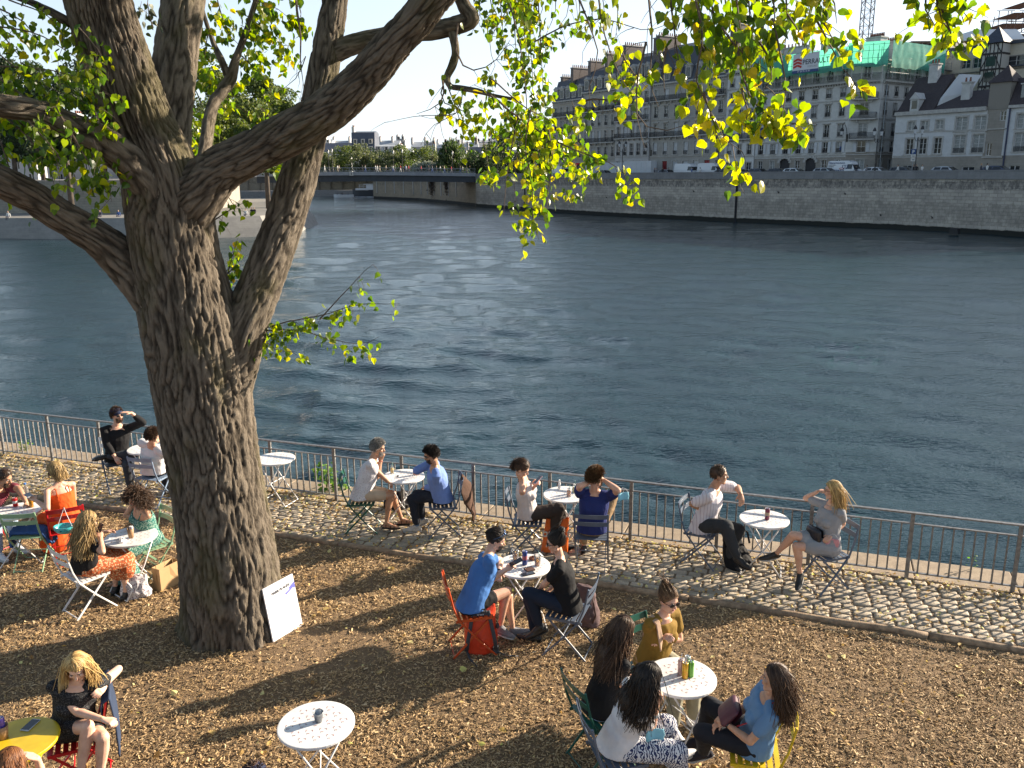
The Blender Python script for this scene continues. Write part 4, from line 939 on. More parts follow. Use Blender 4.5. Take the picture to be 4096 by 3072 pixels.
# island quay on the left
isl_w = [(-260, 150), (-71.2, 120.1), (-55.8, 116.9), (-41, 116.8), (-33.5, 120.5), (-31, 128), (-33, 150), (-58, 212)]
isl_t = [(-260, 152.4), (-71.8, 122.3), (-56, 119.1), (-42, 119), (-35.3, 122), (-33.3, 129), (-35, 150), (-60, 212)]
th = thing('island_quay', 'low sloped stone quay of the island behind the big tree', 'quay', A(-55, 122, ZW)); W = th.location
mb = MB(); V = []; S = []; s_ = 0
for i, (p, q) in enumerate(zip(isl_w, isl_t)):
    if i: s_ += np.hypot(isl_w[i][0]-isl_w[i-1][0], isl_w[i][1]-isl_w[i-1][1])
    V += [A(p[0], p[1], ZW-.8), A((p[0]*.5+q[0]*.5), (p[1]*.5+q[1]*.5), ZW+1.2), A(*q, -.65)]; S += [(s_, -4.2, 0), (s_, -2, 0), (s_, 0, 0)]
n = len(isl_w); mb.add(V, [(3*i+j, 3*i+3+j, 3*i+4+j, 3*i+1+j) for i in range(n-1) for j in (0, 1)], 0, S)
mb.add([A(*q, -.65) for q in isl_t]+[A(-260, 260, -.65)], [tuple(range(n+1))]); mb.build('stone_bank', masonry('island_stone', (.26, .25, .225), (.21, .2, .185), (.2, .19, .17), 1.2, .35), th, W=W)
th = thing('island_wall', 'tall stone retaining wall of the island quay with sunlit graffiti end', 'wall', A(-60, 140, 0)); W = th.location
mb = MB(); iw = [(-260, 160), (-75, 137), (-55, 133.5), (-47.5, 134), (-52.5, 165), (-66, 213)]; wallrun(mb, iw, -.7, 4.3); wallrun(mb, iw, 4.3, 4.31); mb.build('wall_face', masonry('island_wall_stone', (.34, .31, .255), (.25, .23, .195), (.15, .14, .12), 1.1, .38), th, W=W)
mb = MB(); 
for (x, y, z, r, ry) in ((-48.6, 139.5, 1.2, .9, .5), (-48.9, 142, .8, .7, .45), (-49.3, 145, 1.5, .8, .5), (-49.8, 148, .9, .6, .5)):
    pts = [(x+.12+ .0*k, y+r*cos(k*.7)*1.2, z+ry*sin(k*.7)) for k in range(10)]; mb.tube(pts, .05, 4)
mb.build('graffiti', mat('pink_paint', (.4, .12, .25), rough=.8), th, W=W)
mb = MB(); mb.prism([(x, y+.3) for x, y in iw]+[(-200, 330), (-260, 330)], 3, 4.28); tag(mb.build('island_ground', PAVE, recalc=True), kind='structure')
# ================================================================== big poplar, far trees, skyline, street things
K = 4096/2212.0
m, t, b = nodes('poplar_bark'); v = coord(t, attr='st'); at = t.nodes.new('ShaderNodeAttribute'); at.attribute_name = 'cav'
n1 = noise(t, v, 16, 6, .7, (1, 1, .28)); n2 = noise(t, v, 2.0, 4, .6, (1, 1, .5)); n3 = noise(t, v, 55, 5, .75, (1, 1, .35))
c = ramp(t, at.outputs['Fac'], [(.0, (.006, .005, .004)), (.3, (.022, .017, .013)), (.6, (.10, .08, .06)), (1, (.235, .195, .15))])  # dark furrows: bark's own tone plus a little crease shade painted in
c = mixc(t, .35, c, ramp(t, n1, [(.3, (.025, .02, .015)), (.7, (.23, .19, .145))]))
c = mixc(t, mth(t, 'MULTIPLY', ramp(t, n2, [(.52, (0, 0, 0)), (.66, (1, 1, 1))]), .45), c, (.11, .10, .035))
t.links.new(c, b.inputs['Base Color']); b.inputs['Roughness'].default_value = .9; b.inputs['Specular IOR Level'].default_value = .2
bumpn(t, b, mth(t, 'ADD', n3, mth(t, 'MULTIPLY', n1, 1.5)), 1.0, .03); BARK = m

def smoothpath(pts, step):
    P = np.array(pts, float); n = len(P); out = []
    for i in range(n-1):
        p0, p1, p2, p3 = P[max(i-1, 0)], P[i], P[i+1], P[min(i+2, n-1)]
        k = max(2, int(np.linalg.norm((p2-p1)[:3])/step))
        for j in range(k):
            s = j/k; out.append(.5*((2*p1)+(-p0+p2)*s+(2*p0-5*p1+4*p2-p3)*s*s+(-p0+3*p1-3*p2+p3)*s**3))
    out.append(P[-1]); return np.array(out)
def limb(name, pts, parent, W, seed=0, n=None, amp=1.0, step=.022, flare=None, cap=False):
    """pts: (Dx, Dy, width in D px, distance y)"""
    C4 = []
    for dx, dy, wd, y in pts:
        p = Dp(dx*K, dy*K, y); zc = (p-CAM)@FW; C4.append([*p, wd*K/2/F*zc*.91])
    S4 = smoothpath(C4, step); P = S4[:, :3]; Rr = np.maximum(S4[:, 3], .004); k = len(P)
    R0 = Rr.max(); n = n or int(min(300, max(12, 2*pi*R0/.016)))
    T = np.gradient(P, axis=0); T /= np.linalg.norm(T, axis=1)[:, None]; u = unit(np.cross(T[0], (0.1, 1, 0.05))); X = []
    for i in range(k): u = unit(u-T[i]*(u@T[i])); X.append(u)
    X = np.array(X); Y = np.cross(T, X); L = np.concatenate([[0], np.cumsum(np.linalg.norm(np.diff(P, axis=0), axis=1))])
    th = np.linspace(0, 2*pi, n, endpoint=False); ct, st = np.cos(th), np.sin(th)
    Rm = np.median(Rr); cx = (Rm*ct)[None]+0*L[:, None]; cy = (Rm*st)[None]+0*L[:, None]; Lz = L[:, None]+0*th[None]
    q = np.stack([cx.ravel(), cy.ravel(), Lz.ravel()], 1)+seed*7.1
    wv = .10*fbm(q*[2.2, 2.2, 1.0], 2)
    sc = 18 if R0 > .2 else 27
    q2 = q*[sc, sc, 3.2]+np.stack([wv*16, -wv*16, wv*6], 1)
    r1 = np.abs(perlin(q2)); r2 = np.abs(perlin(q2*[1.9, 1.9, 2.6]+5))
    rid = np.clip(r1*3.2, 0, 1)**.9*.68+np.clip(r2*2.6, 0, 1)**.8*.32
    a_ = min(.040, R0*.105)*amp
    big = fbm(q*[1.4, 1.4, .7], 2)
    rad = np.repeat(Rr, n)+a_*(rid-.75)+.05*R0*big
    if flare is not None:
        zz = P[:, 2].repeat(n); f = np.clip((.55-zz)/.75, 0, 1)**2
        rad += f*(.04+.09*np.maximum(0, np.sin(3*np.tile(th, k)+.8))+.05*np.sin(5*np.tile(th, k)+2))
    rad += a_*.18*perlin(q*[38, 38, 14])
    V = np.repeat(P, n, 0)+rad[:, None]*(np.tile(ct, k)[:, None]*np.repeat(X, n, 0)+np.tile(st, k)[:, None]*np.repeat(Y, n, 0))
    I = (np.arange(k-1)[:, None]*n+np.arange(n)[None]); J = (np.arange(k-1)[:, None]*n+(np.arange(n)+1)[None] % n)
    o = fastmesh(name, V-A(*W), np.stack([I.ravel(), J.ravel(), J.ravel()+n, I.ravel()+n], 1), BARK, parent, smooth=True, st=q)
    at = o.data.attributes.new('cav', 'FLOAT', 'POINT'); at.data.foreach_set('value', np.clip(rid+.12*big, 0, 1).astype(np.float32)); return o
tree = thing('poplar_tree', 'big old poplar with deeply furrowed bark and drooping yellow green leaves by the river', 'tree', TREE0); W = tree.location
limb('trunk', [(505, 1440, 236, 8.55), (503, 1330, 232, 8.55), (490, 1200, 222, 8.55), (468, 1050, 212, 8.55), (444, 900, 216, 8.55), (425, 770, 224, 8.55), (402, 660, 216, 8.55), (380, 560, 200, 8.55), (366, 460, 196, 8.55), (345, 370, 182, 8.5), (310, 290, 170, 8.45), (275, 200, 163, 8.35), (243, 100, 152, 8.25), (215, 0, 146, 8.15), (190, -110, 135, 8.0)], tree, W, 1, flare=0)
limb('limb', [(352, 440, 120, 8.75), (362, 330, 105, 8.85), (368, 230, 98, 9.0), (378, 130, 98, 9.2), (396, 0, 94, 9.4), (418, -120, 88, 9.6)], tree, W, 2)
limb('limb', [(350, 520, 150, 8.6), (425, 420, 128, 8.45), (480, 365, 104, 8.4), (560, 322, 98, 8.3), (650, 275, 100, 8.2), (725, 225, 98, 8.1), (790, 165, 92, 8.0), (850, 95, 84, 7.9), (910, 30, 80, 7.8), (975, -50, 74, 7.7)], tree, W, 3)
limb('limb', [(490, 860, 110, 8.6), (515, 740, 112, 8.62), (543, 665, 100, 8.7), (572, 590, 96, 8.8), (606, 500, 90, 8.95), (640, 400, 88, 9.1), (668, 300, 80, 9.25), (690, 200, 74, 9.4), (708, 100, 70, 9.5), (724, 0, 62, 9.6), (735, -100, 58, 9.7)], tree, W, 4)
limb('limb', [(700, 130, 48, 9.5), (740, 105, 48, 9.5), (800, 86, 44, 9.5), (870, 72, 40, 9.45), (940, 66, 44, 9.4), (1000, 50, 44, 9.35), (1018, 38, 40, 9.3), (1004, 15, 34, 9.3), (990, -20, 30, 9.3), (985, -60, 28, 9.3)], tree, W, 5)
limb('limb', [(340, 640, 120, 8.5), (285, 580, 104, 8.45), (225, 525, 88, 8.3), (150, 478, 78, 8.1), (70, 428, 76, 7.9), (0, 392, 76, 7.7), (-90, 355, 74, 7.5)], tree, W, 6)
limb('limb', [(345, 420, 100, 8.35), (285, 355, 88, 8.2), (230, 312, 74, 8.0), (160, 275, 62, 7.8), (80, 242, 56, 7.6), (0, 228, 54, 7.4), (-80, 215, 50, 7.2)], tree, W, 7)
limb('limb', [(200, 60, 30, 8.2), (150, 48, 26, 8.1), (110, 26, 20, 8.0), (60, 2, 16, 8.0), (20, -10, 14, 8.0)], tree, W, 8)
limb('limb', [(430, 420, 30, 9.2), (455, 245, 28, 10.2), (478, 200, 28, 10.4), (497, 172, 28, 10.5), (512, 120, 17, 10.5), (535, 60, 14, 10.6), (556, -10, 12, 10.6)], tree, W, 9)
limb('limb', [(497, 175, 18, 10.5), (478, 130, 17, 10.5), (460, 90, 12, 10.6), (440, 30, 9, 10.6), (430, -20, 8, 10.6)], tree, W, 10)
limb('limb', [(976, 66, 22, 9.35), (984, 110, 19, 9.3), (978, 140, 20, 9.3), (966, 166, 16, 9.3), (972, 185, 13, 9.2), (992, 190, 13, 9.1), (1030, 196, 12, 9.0), (1065, 206, 9, 8.9), (1110, 214, 8, 8.8)], tree, W, 11)
TW = MB(); LEAF = {0: [], 1: [], 2: []}
RL_ = np.random.RandomState(21)
def wpath(pts, step=.05): return smoothpath([[*Dp(x*K, y*K, d)] for x, y, d in pts], step)
def addleaves(pos, size, kind, droop=1.0):
    n = len(pos); d = RL_.normal(size=(n, 3))*.55+np.array([0, 0, -droop]); fr = frames(d, RL_.normal(size=(n, 3)))
    s = size*RL_.uniform(.65, 1.15, n); sz = np.stack([s, s*RL_.uniform(.7, 1.1, n), s*RL_.uniform(-2, 2.5, n)], 1)
    LEAF[kind].append((pos, fr, sz))
def spray(pts, dens=40, size=.07, kind=0, r=.008, spread=.14, side=5, sl=.25, y2=.0, start=.0):
    """twig through photo points (D px, distance) with side twigs and hanging leaves; dens = leaves per metre"""
    P = wpath(pts); k = len(P); P = P+np.cumsum(RL_.normal(size=P.shape)*.0025, 0)
    TW.tube(P[::2], np.linspace(r, .0018, len(P[::2])), 5, cap=False)
    L = np.linalg.norm(np.diff(P, axis=0), axis=1).sum(); segs = []
    for j in range(int(side*L)+1):
        i = int(RL_.uniform(start, 1)*(k-1)); a = P[i]; dr = unit(RL_.normal(size=3)*[1, .8, .5]+[0, 0, -.45]); l = sl*RL_.uniform(.4, 1.3); q = [a]
        for s in range(5): dr = unit(dr+[0, 0, -.22]+RL_.normal(size=3)*.18); q.append(q[-1]+dr*l/5)
        TW.tube(q, [.0028, .0024, .002, .0018, .0015, .001], 4, cap=False); segs.append(np.array(q))
    n = int(dens*L); kk = []
    for _ in range(n):
        if segs and RL_.rand() < .72:
            s = segs[RL_.randint(len(segs))]; u = RL_.rand()**.6*4.99; i = int(u); p = s[i]+(s[i+1]-s[i])*(u-i)
        else: p = P[int(RL_.uniform(start, 1)*(k-1))]
        kk.append(p+RL_.normal(size=3)*[spread, spread, spread*.6]*.35)
    kk = np.array(kk)
    if y2 > 0:
        sel = RL_.rand(len(kk)) < y2; addleaves(kk[sel], size, 1); kk = kk[~sel]
    if len(kk): addleaves(kk, size, kind)
def sp(d, *xy, **kw): spray([(x, y, d) for x, y in xy], **kw)
# right-hand curtain
sp(7.9, (1000, 195), (1060, 208), (1110, 245), (1175, 290), (1235, 322), (1290, 345), (1340, 372), (1385, 425), dens=85, y2=.25, r=.012, side=9)
sp(8.0, (1060, 170), (1130, 230), (1190, 262), (1240, 300), (1260, 330), dens=70, y2=.2, side=8)
sp(8.2, (1090, -30), (1115, 60), (1128, 150), (1140, 240), (1125, 320), (1115, 400), (1120, 450), dens=55, y2=.2)
sp(7.8, (1150, 230), (1135, 320), (1150, 400), (1152, 470), (1165, 528), dens=80, y2=.55, side=8)
sp(7.7, (1185, 280), (1192, 350), (1178, 430), (1182, 492), dens=60, y2=.5)
sp(7.9, (1120, 250), (1100, 330), (1090, 400), (1085, 470), dens=30, y2=.5)
sp(8.8, (965, 180), (985, 235), (1000, 290), dens=75, y2=.4); sp(8.8, (960, 170), (955, 215), (1000, 240), (1050, 270), dens=60, y2=.3)
for k in range(12):
    x = 1025+k*27; sp(9.6+RL_.rand(), (x, -40), (x+12, 10+RL_.rand()*20), (x+RL_.randint(-20, 25), 60+RL_.rand()*35), dens=(70 if k < 7 else 22), size=.068, y2=.15)
for x0, y1 in ((1105, 200), (1140, 260), (1125, 140), (1160, 220), (1080, 110)): sp(9.2, (x0, -30), (x0+8, y1*.5), (x0+15, y1), dens=60, size=.068, y2=.2)
for k in range(16):
    x = 1040+RL_.rand()*240; y = 170+RL_.rand()*200; sp(8.3+RL_.rand(), (x, y), (x+12, y+35), (x+RL_.randint(-10, 30), y+75), dens=90, size=.066, y2=.3, r=.004)
sp(6.4, (1290, -30), (1300, 60), (1320, 130), (1345, 190), (1370, 215), dens=60, y2=.5); sp(6.5, (1340, 100), (1360, 150), (1400, 195), dens=80, y2=.6)
sp(6.2, (1240, -30), (1290, 110), (1270, 190), (1275, 250), dens=14); sp(6.2, (1250, 220), (1300, 215), (1350, 225), (1365, 235), dens=50, y2=.5)
sp(5.7, (1400, -20), (1408, 80), (1402, 170), (1420, 225), dens=4, size=.06); sp(5.7, (1395, 90), (1375, 180), (1380, 260), (1440, 280), (1500, 262), dens=3)
sp(5.6, (1445, -20), (1455, 60), (1465, 140), (1478, 185), dens=34, y2=.4); sp(5.6, (1440, 100), (1430, 170), (1440, 215), dens=26, y2=.9)
sp(5.5, (1500, -20), (1515, 80), (1500, 180), (1530, 240), (1560, 300), (1612, 335), dens=60, y2=.6); sp(5.5, (1520, 200), (1545, 280), (1560, 320), dens=75, y2=.9)
for x in (1500, 1530, 1560, 1585, 1610, 1640, 1665, 1690): sp(5.4+RL_.rand()*.5, (x, -40), (x+10, 40), (x+RL_.randint(-20, 20), 110+RL_.randint(0, 60)), dens=95, y2=.22, size=.074, side=8)
sp(5.3, (1590, 60), (1600, 150), (1620, 200), (1660, 245), (1720, 262), (1770, 258), dens=95, y2=.5, size=.069); sp(5.3, (1670, 40), (1690, 130), (1700, 200), (1690, 260), dens=100, y2=.3, size=.069)
sp(5.4, (1640, 90), (1670, 150), (1640, 200), dens=90, y2=.3); sp(5.3, (1560, 60), (1600, 110), (1660, 150), dens=80, y2=.2)
sp(5.3, (1600, 190), (1615, 240), (1608, 290), dens=40, y2=.8)
sp(5.4, (1740, -30), (1775, 40), (1800, 85), (1830, 140), dens=90, y2=.5, size=.075); sp(5.4, (1760, 40), (1800, 110), (1830, 160), dens=70, y2=.4, size=.075); sp(5.4, (1780, -30), (1810, 30), (1800, 70), dens=60, y2=.7)
sp(5.5, (1700, 30), (1730, 80), (1740, 130), dens=60, y2=.4)
for q in (((2020, -50), (2030, 20), (2060, 70), (2085, 110)), ((2000, -40), (1995, 20), (2015, 55)), ((2040, -40), (2080, 20), (2110, 60)), ((2030, 10), (2050, 60), (2070, 115)), ((2060, -30), (2075, 30), (2090, 75))): sp(5.3, *q, dens=95, size=.069, y2=.3)
# left curtain
for q in (((-20, 55), (80, 70), (160, 120), (235, 170)), ((-20, 140), (110, 150), (200, 180), (238, 210)), ((-20, 100), (60, 165), (130, 200), (215, 235)), ((0, 20), (60, 60), (80, 120)), ((20, 0), (110, 40), (140, 90)), ((0, 170), (60, 210), (110, 215)), ((170, 60), (210, 110), (230, 150)), ((0, 70), (40, 120), (50, 160))): sp(7.4+RL_.rand()*.6, *q, dens=85, size=.070, y2=.10, side=8)
for q in (((-10, 240), (60, 300), (105, 370), (115, 430)), ((60, 260), (120, 330), (150, 390)), ((150, 280), (190, 350), (225, 410)), ((200, 300), (228, 380), (240, 440)), ((0, 300), (25, 370), (45, 450)), ((20, 250), (70, 290), (90, 350)), ((215, 240), (235, 300), (245, 360)), ((190, 200), (215, 260), (240, 320)), ((120, 230), (160, 300), (175, 340)), ((90, 300), (150, 360), (165, 420)), ((200, 330), (205, 400), (235, 450))): sp(7.4+RL_.rand()*.6, *q, dens=75, size=.070, y2=.08, side=8)
# centre, behind the leaders
for q in (((560, -10), (590, 60), (625, 125)), ((470, 0), (500, 80), (560, 120)), ((440, 150), (500, 220), (560, 250), (620, 235)), ((430, 250), (480, 300), (540, 330), (600, 350)), ((520, 120), (570, 170), (622, 200)), ((390, 190), (400, 260), (430, 320)), ((500, 20), (560, 50), (600, 90)), ((520, -10), (600, 20), (640, 60)), ((450, 60), (440, 130), (420, 180)), ((560, 230), (600, 270), (620, 300)), ((400, 240), (440, 290), (470, 340)), ((640, -10), (650, 30), (640, 60)), ((540, 60), (590, 100), (640, 140))): sp(10.2+RL_.rand()*1.2, *q, dens=95, size=.085, y2=.2, side=7)
sp(8.6, (296, 60), (300, 20), (310, -10), dens=40, kind=2); sp(8.6, (330, 60), (318, 20), (322, -20), dens=40, kind=2)
sp(8.9, (480, 630), (498, 565), (515, 508), dens=85, y2=.3); sp(8.8, (478, 600), (505, 580), (520, 540), dens=50, y2=.3); sp(8.9, (455, 480), (500, 452), (545, 430), dens=26); sp(8.9, (470, 400), (500, 430), (510, 475), dens=30)
sp(8.7, (556, 716), (620, 697), (700, 682), (770, 660), (862, 658), dens=55, side=8); sp(8.6, (690, 690), (740, 640), (780, 600), (800, 580), (815, 572), dens=26); sp(8.7, (575, 714), (650, 712), (720, 732), (790, 742), (832, 722), dens=75, y2=.15, side=9); sp(8.8, (560, 716), (595, 755), (640, 762), dens=50, y2=.4)
sp(8.4, (990, 50), (985, 110), (1010, 150), (1060, 140), (1100, 90), dens=3, r=.012); sp(8.6, (1000, 190), (985, 245), (905, 250), (830, 262), dens=2, r=.006); sp(8.6, (985, 245), (930, 275), (905, 320), dens=2, r=.004)
sp(9, (640, 0), (650, 80), (648, 130), (660, 200), dens=2, r=.014); sp(9, (660, 120), (640, 170), (600, 200), dens=4, r=.006); sp(8.6, (1110, 0), (1060, 90), (1070, 150), (1010, 190), dens=6, r=.005)
sp(6.5, (1155, 90), (1210, 60), (1300, 40), (1420, 60), (1500, 20), dens=5, r=.006); sp(8, (955, 175), (958, 215), (930, 240), (900, 250), dens=5, r=.01)
LEAFV = np.array([(.03, 0, 0), (-.05, .22, .03), (.12, .46, .06), (.40, .50, .07), (.68, .30, .04), (1.08, 0, -.06), (.68, -.30, .04), (.40, -.50, .07), (.12, -.46, .06), (-.05, -.22, .03), (.42, 0, -.05)])
LEAFF = np.array([(k, 10, (k+1) % 10) for k in range(10)])
def flush():
    Vs, Fs, MI, off = [], [], [], 0
    for kd in LEAF:
        for pos, fr, sz in LEAF[kd]:
            V, Fx = scatter(len(pos), pos, fr, sz, LEAFV, LEAFF); Vs.append(V); Fs.append(Fx+off); MI += [kd]*len(Fx); off += len(V)
    return np.concatenate(Vs), np.concatenate(Fs), MI
PG = leafmat('poplar_leaf', [(0, (.03, .065, .010)), (.4, (.075, .13, .014)), (.75, (.13, .185, .016)), (.93, (.19, .225, .018)), (1, (.27, .26, .018))], .6, .32, 1.15)
PY = leafmat('poplar_leaf_yellow', [(0, (.15, .19, .014)), (.5, (.25, .27, .016)), (.88, (.36, .32, .016)), (1, (.38, .24, .02))], .58, .35, 1.1)
PD = leafmat('poplar_leaf_dark', [(0, (.02, .03, .01)), (1, (.05, .07, .02))], .2, .5)
V, Fx, MI = flush(); fastmesh('crown', V-A(*W), Fx, [PG, PY, PD], tree, mi=MI)
TW.build('twigs', mat('twig_bark', (.13, .09, .065), (.06, .042, .03), 30, .8), tree, W=W)
# upper crown above the frame, which keeps the upper limbs in shade
n = 7000; R = np.random.RandomState(31); pos = np.stack([R.uniform(-7, 6.0, n), R.uniform(6, 13.5, n), R.uniform(0, 1, n)], 1); pos[:, 2] = np.maximum(7.1, 5.4+pos[:, 1]*.2)+pos[:, 2]*3.4
ok = perlin(pos*.55) > -.12; pos = pos[ok]; d = R.normal(size=pos.shape); V, Fx = scatter(len(pos), pos, frames(d), R.uniform(.12, .2, len(pos)), HEART, HF); fastmesh('upper_crown', V-A(*W), Fx, PG, tree)

# far trees --------------------------------------------------------
def treemat(name, c0, c1, c2): return leafmat(name, [(0, c0), (.55, c1), (1, c2)], .35, .6)
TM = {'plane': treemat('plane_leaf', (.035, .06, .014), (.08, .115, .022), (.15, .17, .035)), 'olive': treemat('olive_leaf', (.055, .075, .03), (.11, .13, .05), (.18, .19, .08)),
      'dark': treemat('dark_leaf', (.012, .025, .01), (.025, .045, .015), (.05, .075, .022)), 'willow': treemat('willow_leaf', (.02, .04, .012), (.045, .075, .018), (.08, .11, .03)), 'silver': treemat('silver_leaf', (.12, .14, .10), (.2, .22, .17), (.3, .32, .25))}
TRK = mat('far_trunk', (.11, .085, .065), (.06, .048, .038), 2, .9)
def bgtree(name, label, x, y, z0, h, rw, mk, seed, n=2200, ls=.5, shape='round', trunk=.3, group=None, tr=.35):
    R = np.random.RandomState(seed); th = thing(name, label, 'tree', (x, y, z0), group=group)
    nb = 26 if shape != 'willow' else 34; c = []
    for k in range(nb):
        a = R.rand()*6.28; t_ = R.rand(); zz = h*(trunk+(1-trunk)*t_*.95); prof = {'round': sin(pi*min(max((t_*.9+.08), 0), 1))**.6, 'cone': (1-t_)*.9+.15, 'willow': 1-.55*t_, 'poplar': .8*sin(pi*(t_*.85+.1))**.5}[shape]
        r = rw*prof*sqrt(R.rand()); c.append((r*cos(a), r*sin(a), zz, rw*R.uniform(.22, .42)))
    c = np.array(c); i = R.randint(nb, size=n); u = R.normal(size=(n, 3)); u /= np.linalg.norm(u, axis=1)[:, None]; rr = c[i, 3]*(.55+.5*R.rand(n)**.5)
    pos = c[i, :3]+u*rr[:, None]*[1, 1, .8 if shape != 'willow' else 1.3]
    fr = frames(R.normal(size=(n, 3))+(np.array([0, 0, -3.0]) if shape == 'willow' else 0)); s = ls*R.uniform(.5, 1.2, n); sz = np.stack([s*(2.2 if shape == 'willow' else 1), s*.9, s], 1)
    V, Fx = scatter(n, pos, fr, sz*.6, [(-1, -.3, 0), (0, -1, .1), (1, 0, 0), (0, 1, -.1)], [(0, 1, 2, 3)]); fastmesh('crown', V, Fx, TM[mk], th)
    mb = MB(); top = h*(trunk+.45*(1-trunk)); mb.tube([(0, 0, -.4), (rw*.03, 0, top*.5), (0, rw*.02, top)], [tr, tr*.8, tr*.35], 8)
    for k in range(5): q = c[R.randint(nb)]; mb.tube([(0, 0, top*R.uniform(.55, .9)), (q[0]*.5, q[1]*.5, q[2]*.85), q[:3]], [tr*.4, tr*.25, tr*.1], 5)
    mb.build('trunk', TRK, th, smooth=True); return th
def at_(px, y, z): p = Dp(px, 690, y); return p[0], y, z
B1_ = 'trees on the far embankment beyond the bridge'
i = 0
for px, h, rw, mk, sh, y, lab in ((1275, 12, 4.5, 'olive', 'round', 345, 'pale tree beside the trunk edge, leftmost of the row beyond the bridge'), (1315, 13, 5, 'olive', 'poplar', 362, 'upright pale tree, second from left beyond the bridge'), (1372, 14.5, 6, 'plane', 'round', 350, 'round sunny tree left of the mansard house'),
    (1448, 15, 5.5, 'olive', 'poplar', 345, 'tall pale poplar in front of the mansard house'), (1495, 14, 5.5, 'dark', 'round', 358, 'dark tree right of the pale poplar before the mansard house'), (1545, 13, 6, 'olive', 'round', 348, 'broad pale tree at the foot of the long dormered house'), (1600, 14.5, 6.5, 'plane', 'round', 352, 'sunny tree right of the dormered house'),
    (1692, 14, 6.5, 'plane', 'round', 350, 'golden green tree in the middle of the row beyond the bridge'), (1742, 10, 5.5, 'olive', 'round', 345, 'lower tree left of the weeping willow'), (1700, 5.5, 5, 'silver', 'round', 318, 'silvery shrub above the middle of the bridge'), (1760, 5.5, 4, 'silver', 'round', 318, 'second silvery shrub above the bridge'),
    (1640, 7, 5, 'plane', 'round', 335, 'low bushy tree left of the silvery shrubs'), (1868, 10.5, 5, 'plane', 'round', 325, 'bushy tree right of the weeping willow'), (1915, 10, 5, 'dark', 'round', 300, 'dark bush between the willow and the end of the bridge'), (1960, 13, 5.5, 'plane', 'round', 305, 'tree behind the right end of the bridge')):
    bgtree('tree', lab, *at_(px, y, 4), h*.78, rw*1.12, mk, 40+i, 4200, .5, sh, .03, B1_); i += 1
bgtree('willow_tree', 'dark weeping willow standing behind the bridge', *at_(1810, 315, 4), 10.5, 6.2, 'willow', 60, 4500, .5, 'willow', .03)
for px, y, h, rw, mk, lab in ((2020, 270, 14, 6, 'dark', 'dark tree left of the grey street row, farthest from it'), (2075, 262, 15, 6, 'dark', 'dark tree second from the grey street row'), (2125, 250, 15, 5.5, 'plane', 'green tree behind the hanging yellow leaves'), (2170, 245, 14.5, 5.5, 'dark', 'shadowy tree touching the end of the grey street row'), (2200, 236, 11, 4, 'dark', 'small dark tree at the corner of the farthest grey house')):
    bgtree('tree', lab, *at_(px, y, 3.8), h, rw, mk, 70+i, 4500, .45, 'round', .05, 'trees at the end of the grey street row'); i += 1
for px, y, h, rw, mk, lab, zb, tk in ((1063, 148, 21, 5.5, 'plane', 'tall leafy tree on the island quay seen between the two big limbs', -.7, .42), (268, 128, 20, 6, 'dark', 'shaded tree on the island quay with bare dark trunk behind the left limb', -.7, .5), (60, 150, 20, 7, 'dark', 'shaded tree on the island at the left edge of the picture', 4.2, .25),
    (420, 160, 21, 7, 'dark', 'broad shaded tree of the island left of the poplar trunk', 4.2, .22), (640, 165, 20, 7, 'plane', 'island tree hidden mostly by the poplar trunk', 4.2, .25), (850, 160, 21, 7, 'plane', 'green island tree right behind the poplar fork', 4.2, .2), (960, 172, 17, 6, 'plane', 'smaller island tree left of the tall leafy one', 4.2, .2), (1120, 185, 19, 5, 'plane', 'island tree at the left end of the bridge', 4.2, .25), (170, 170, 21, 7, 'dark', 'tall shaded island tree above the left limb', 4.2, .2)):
    bgtree('tree', lab, *at_(px, y, zb), h, rw, mk, 90+i, 13000, .40, 'round', tk*.8, 'trees on the island at the left', tr=.45); i += 1

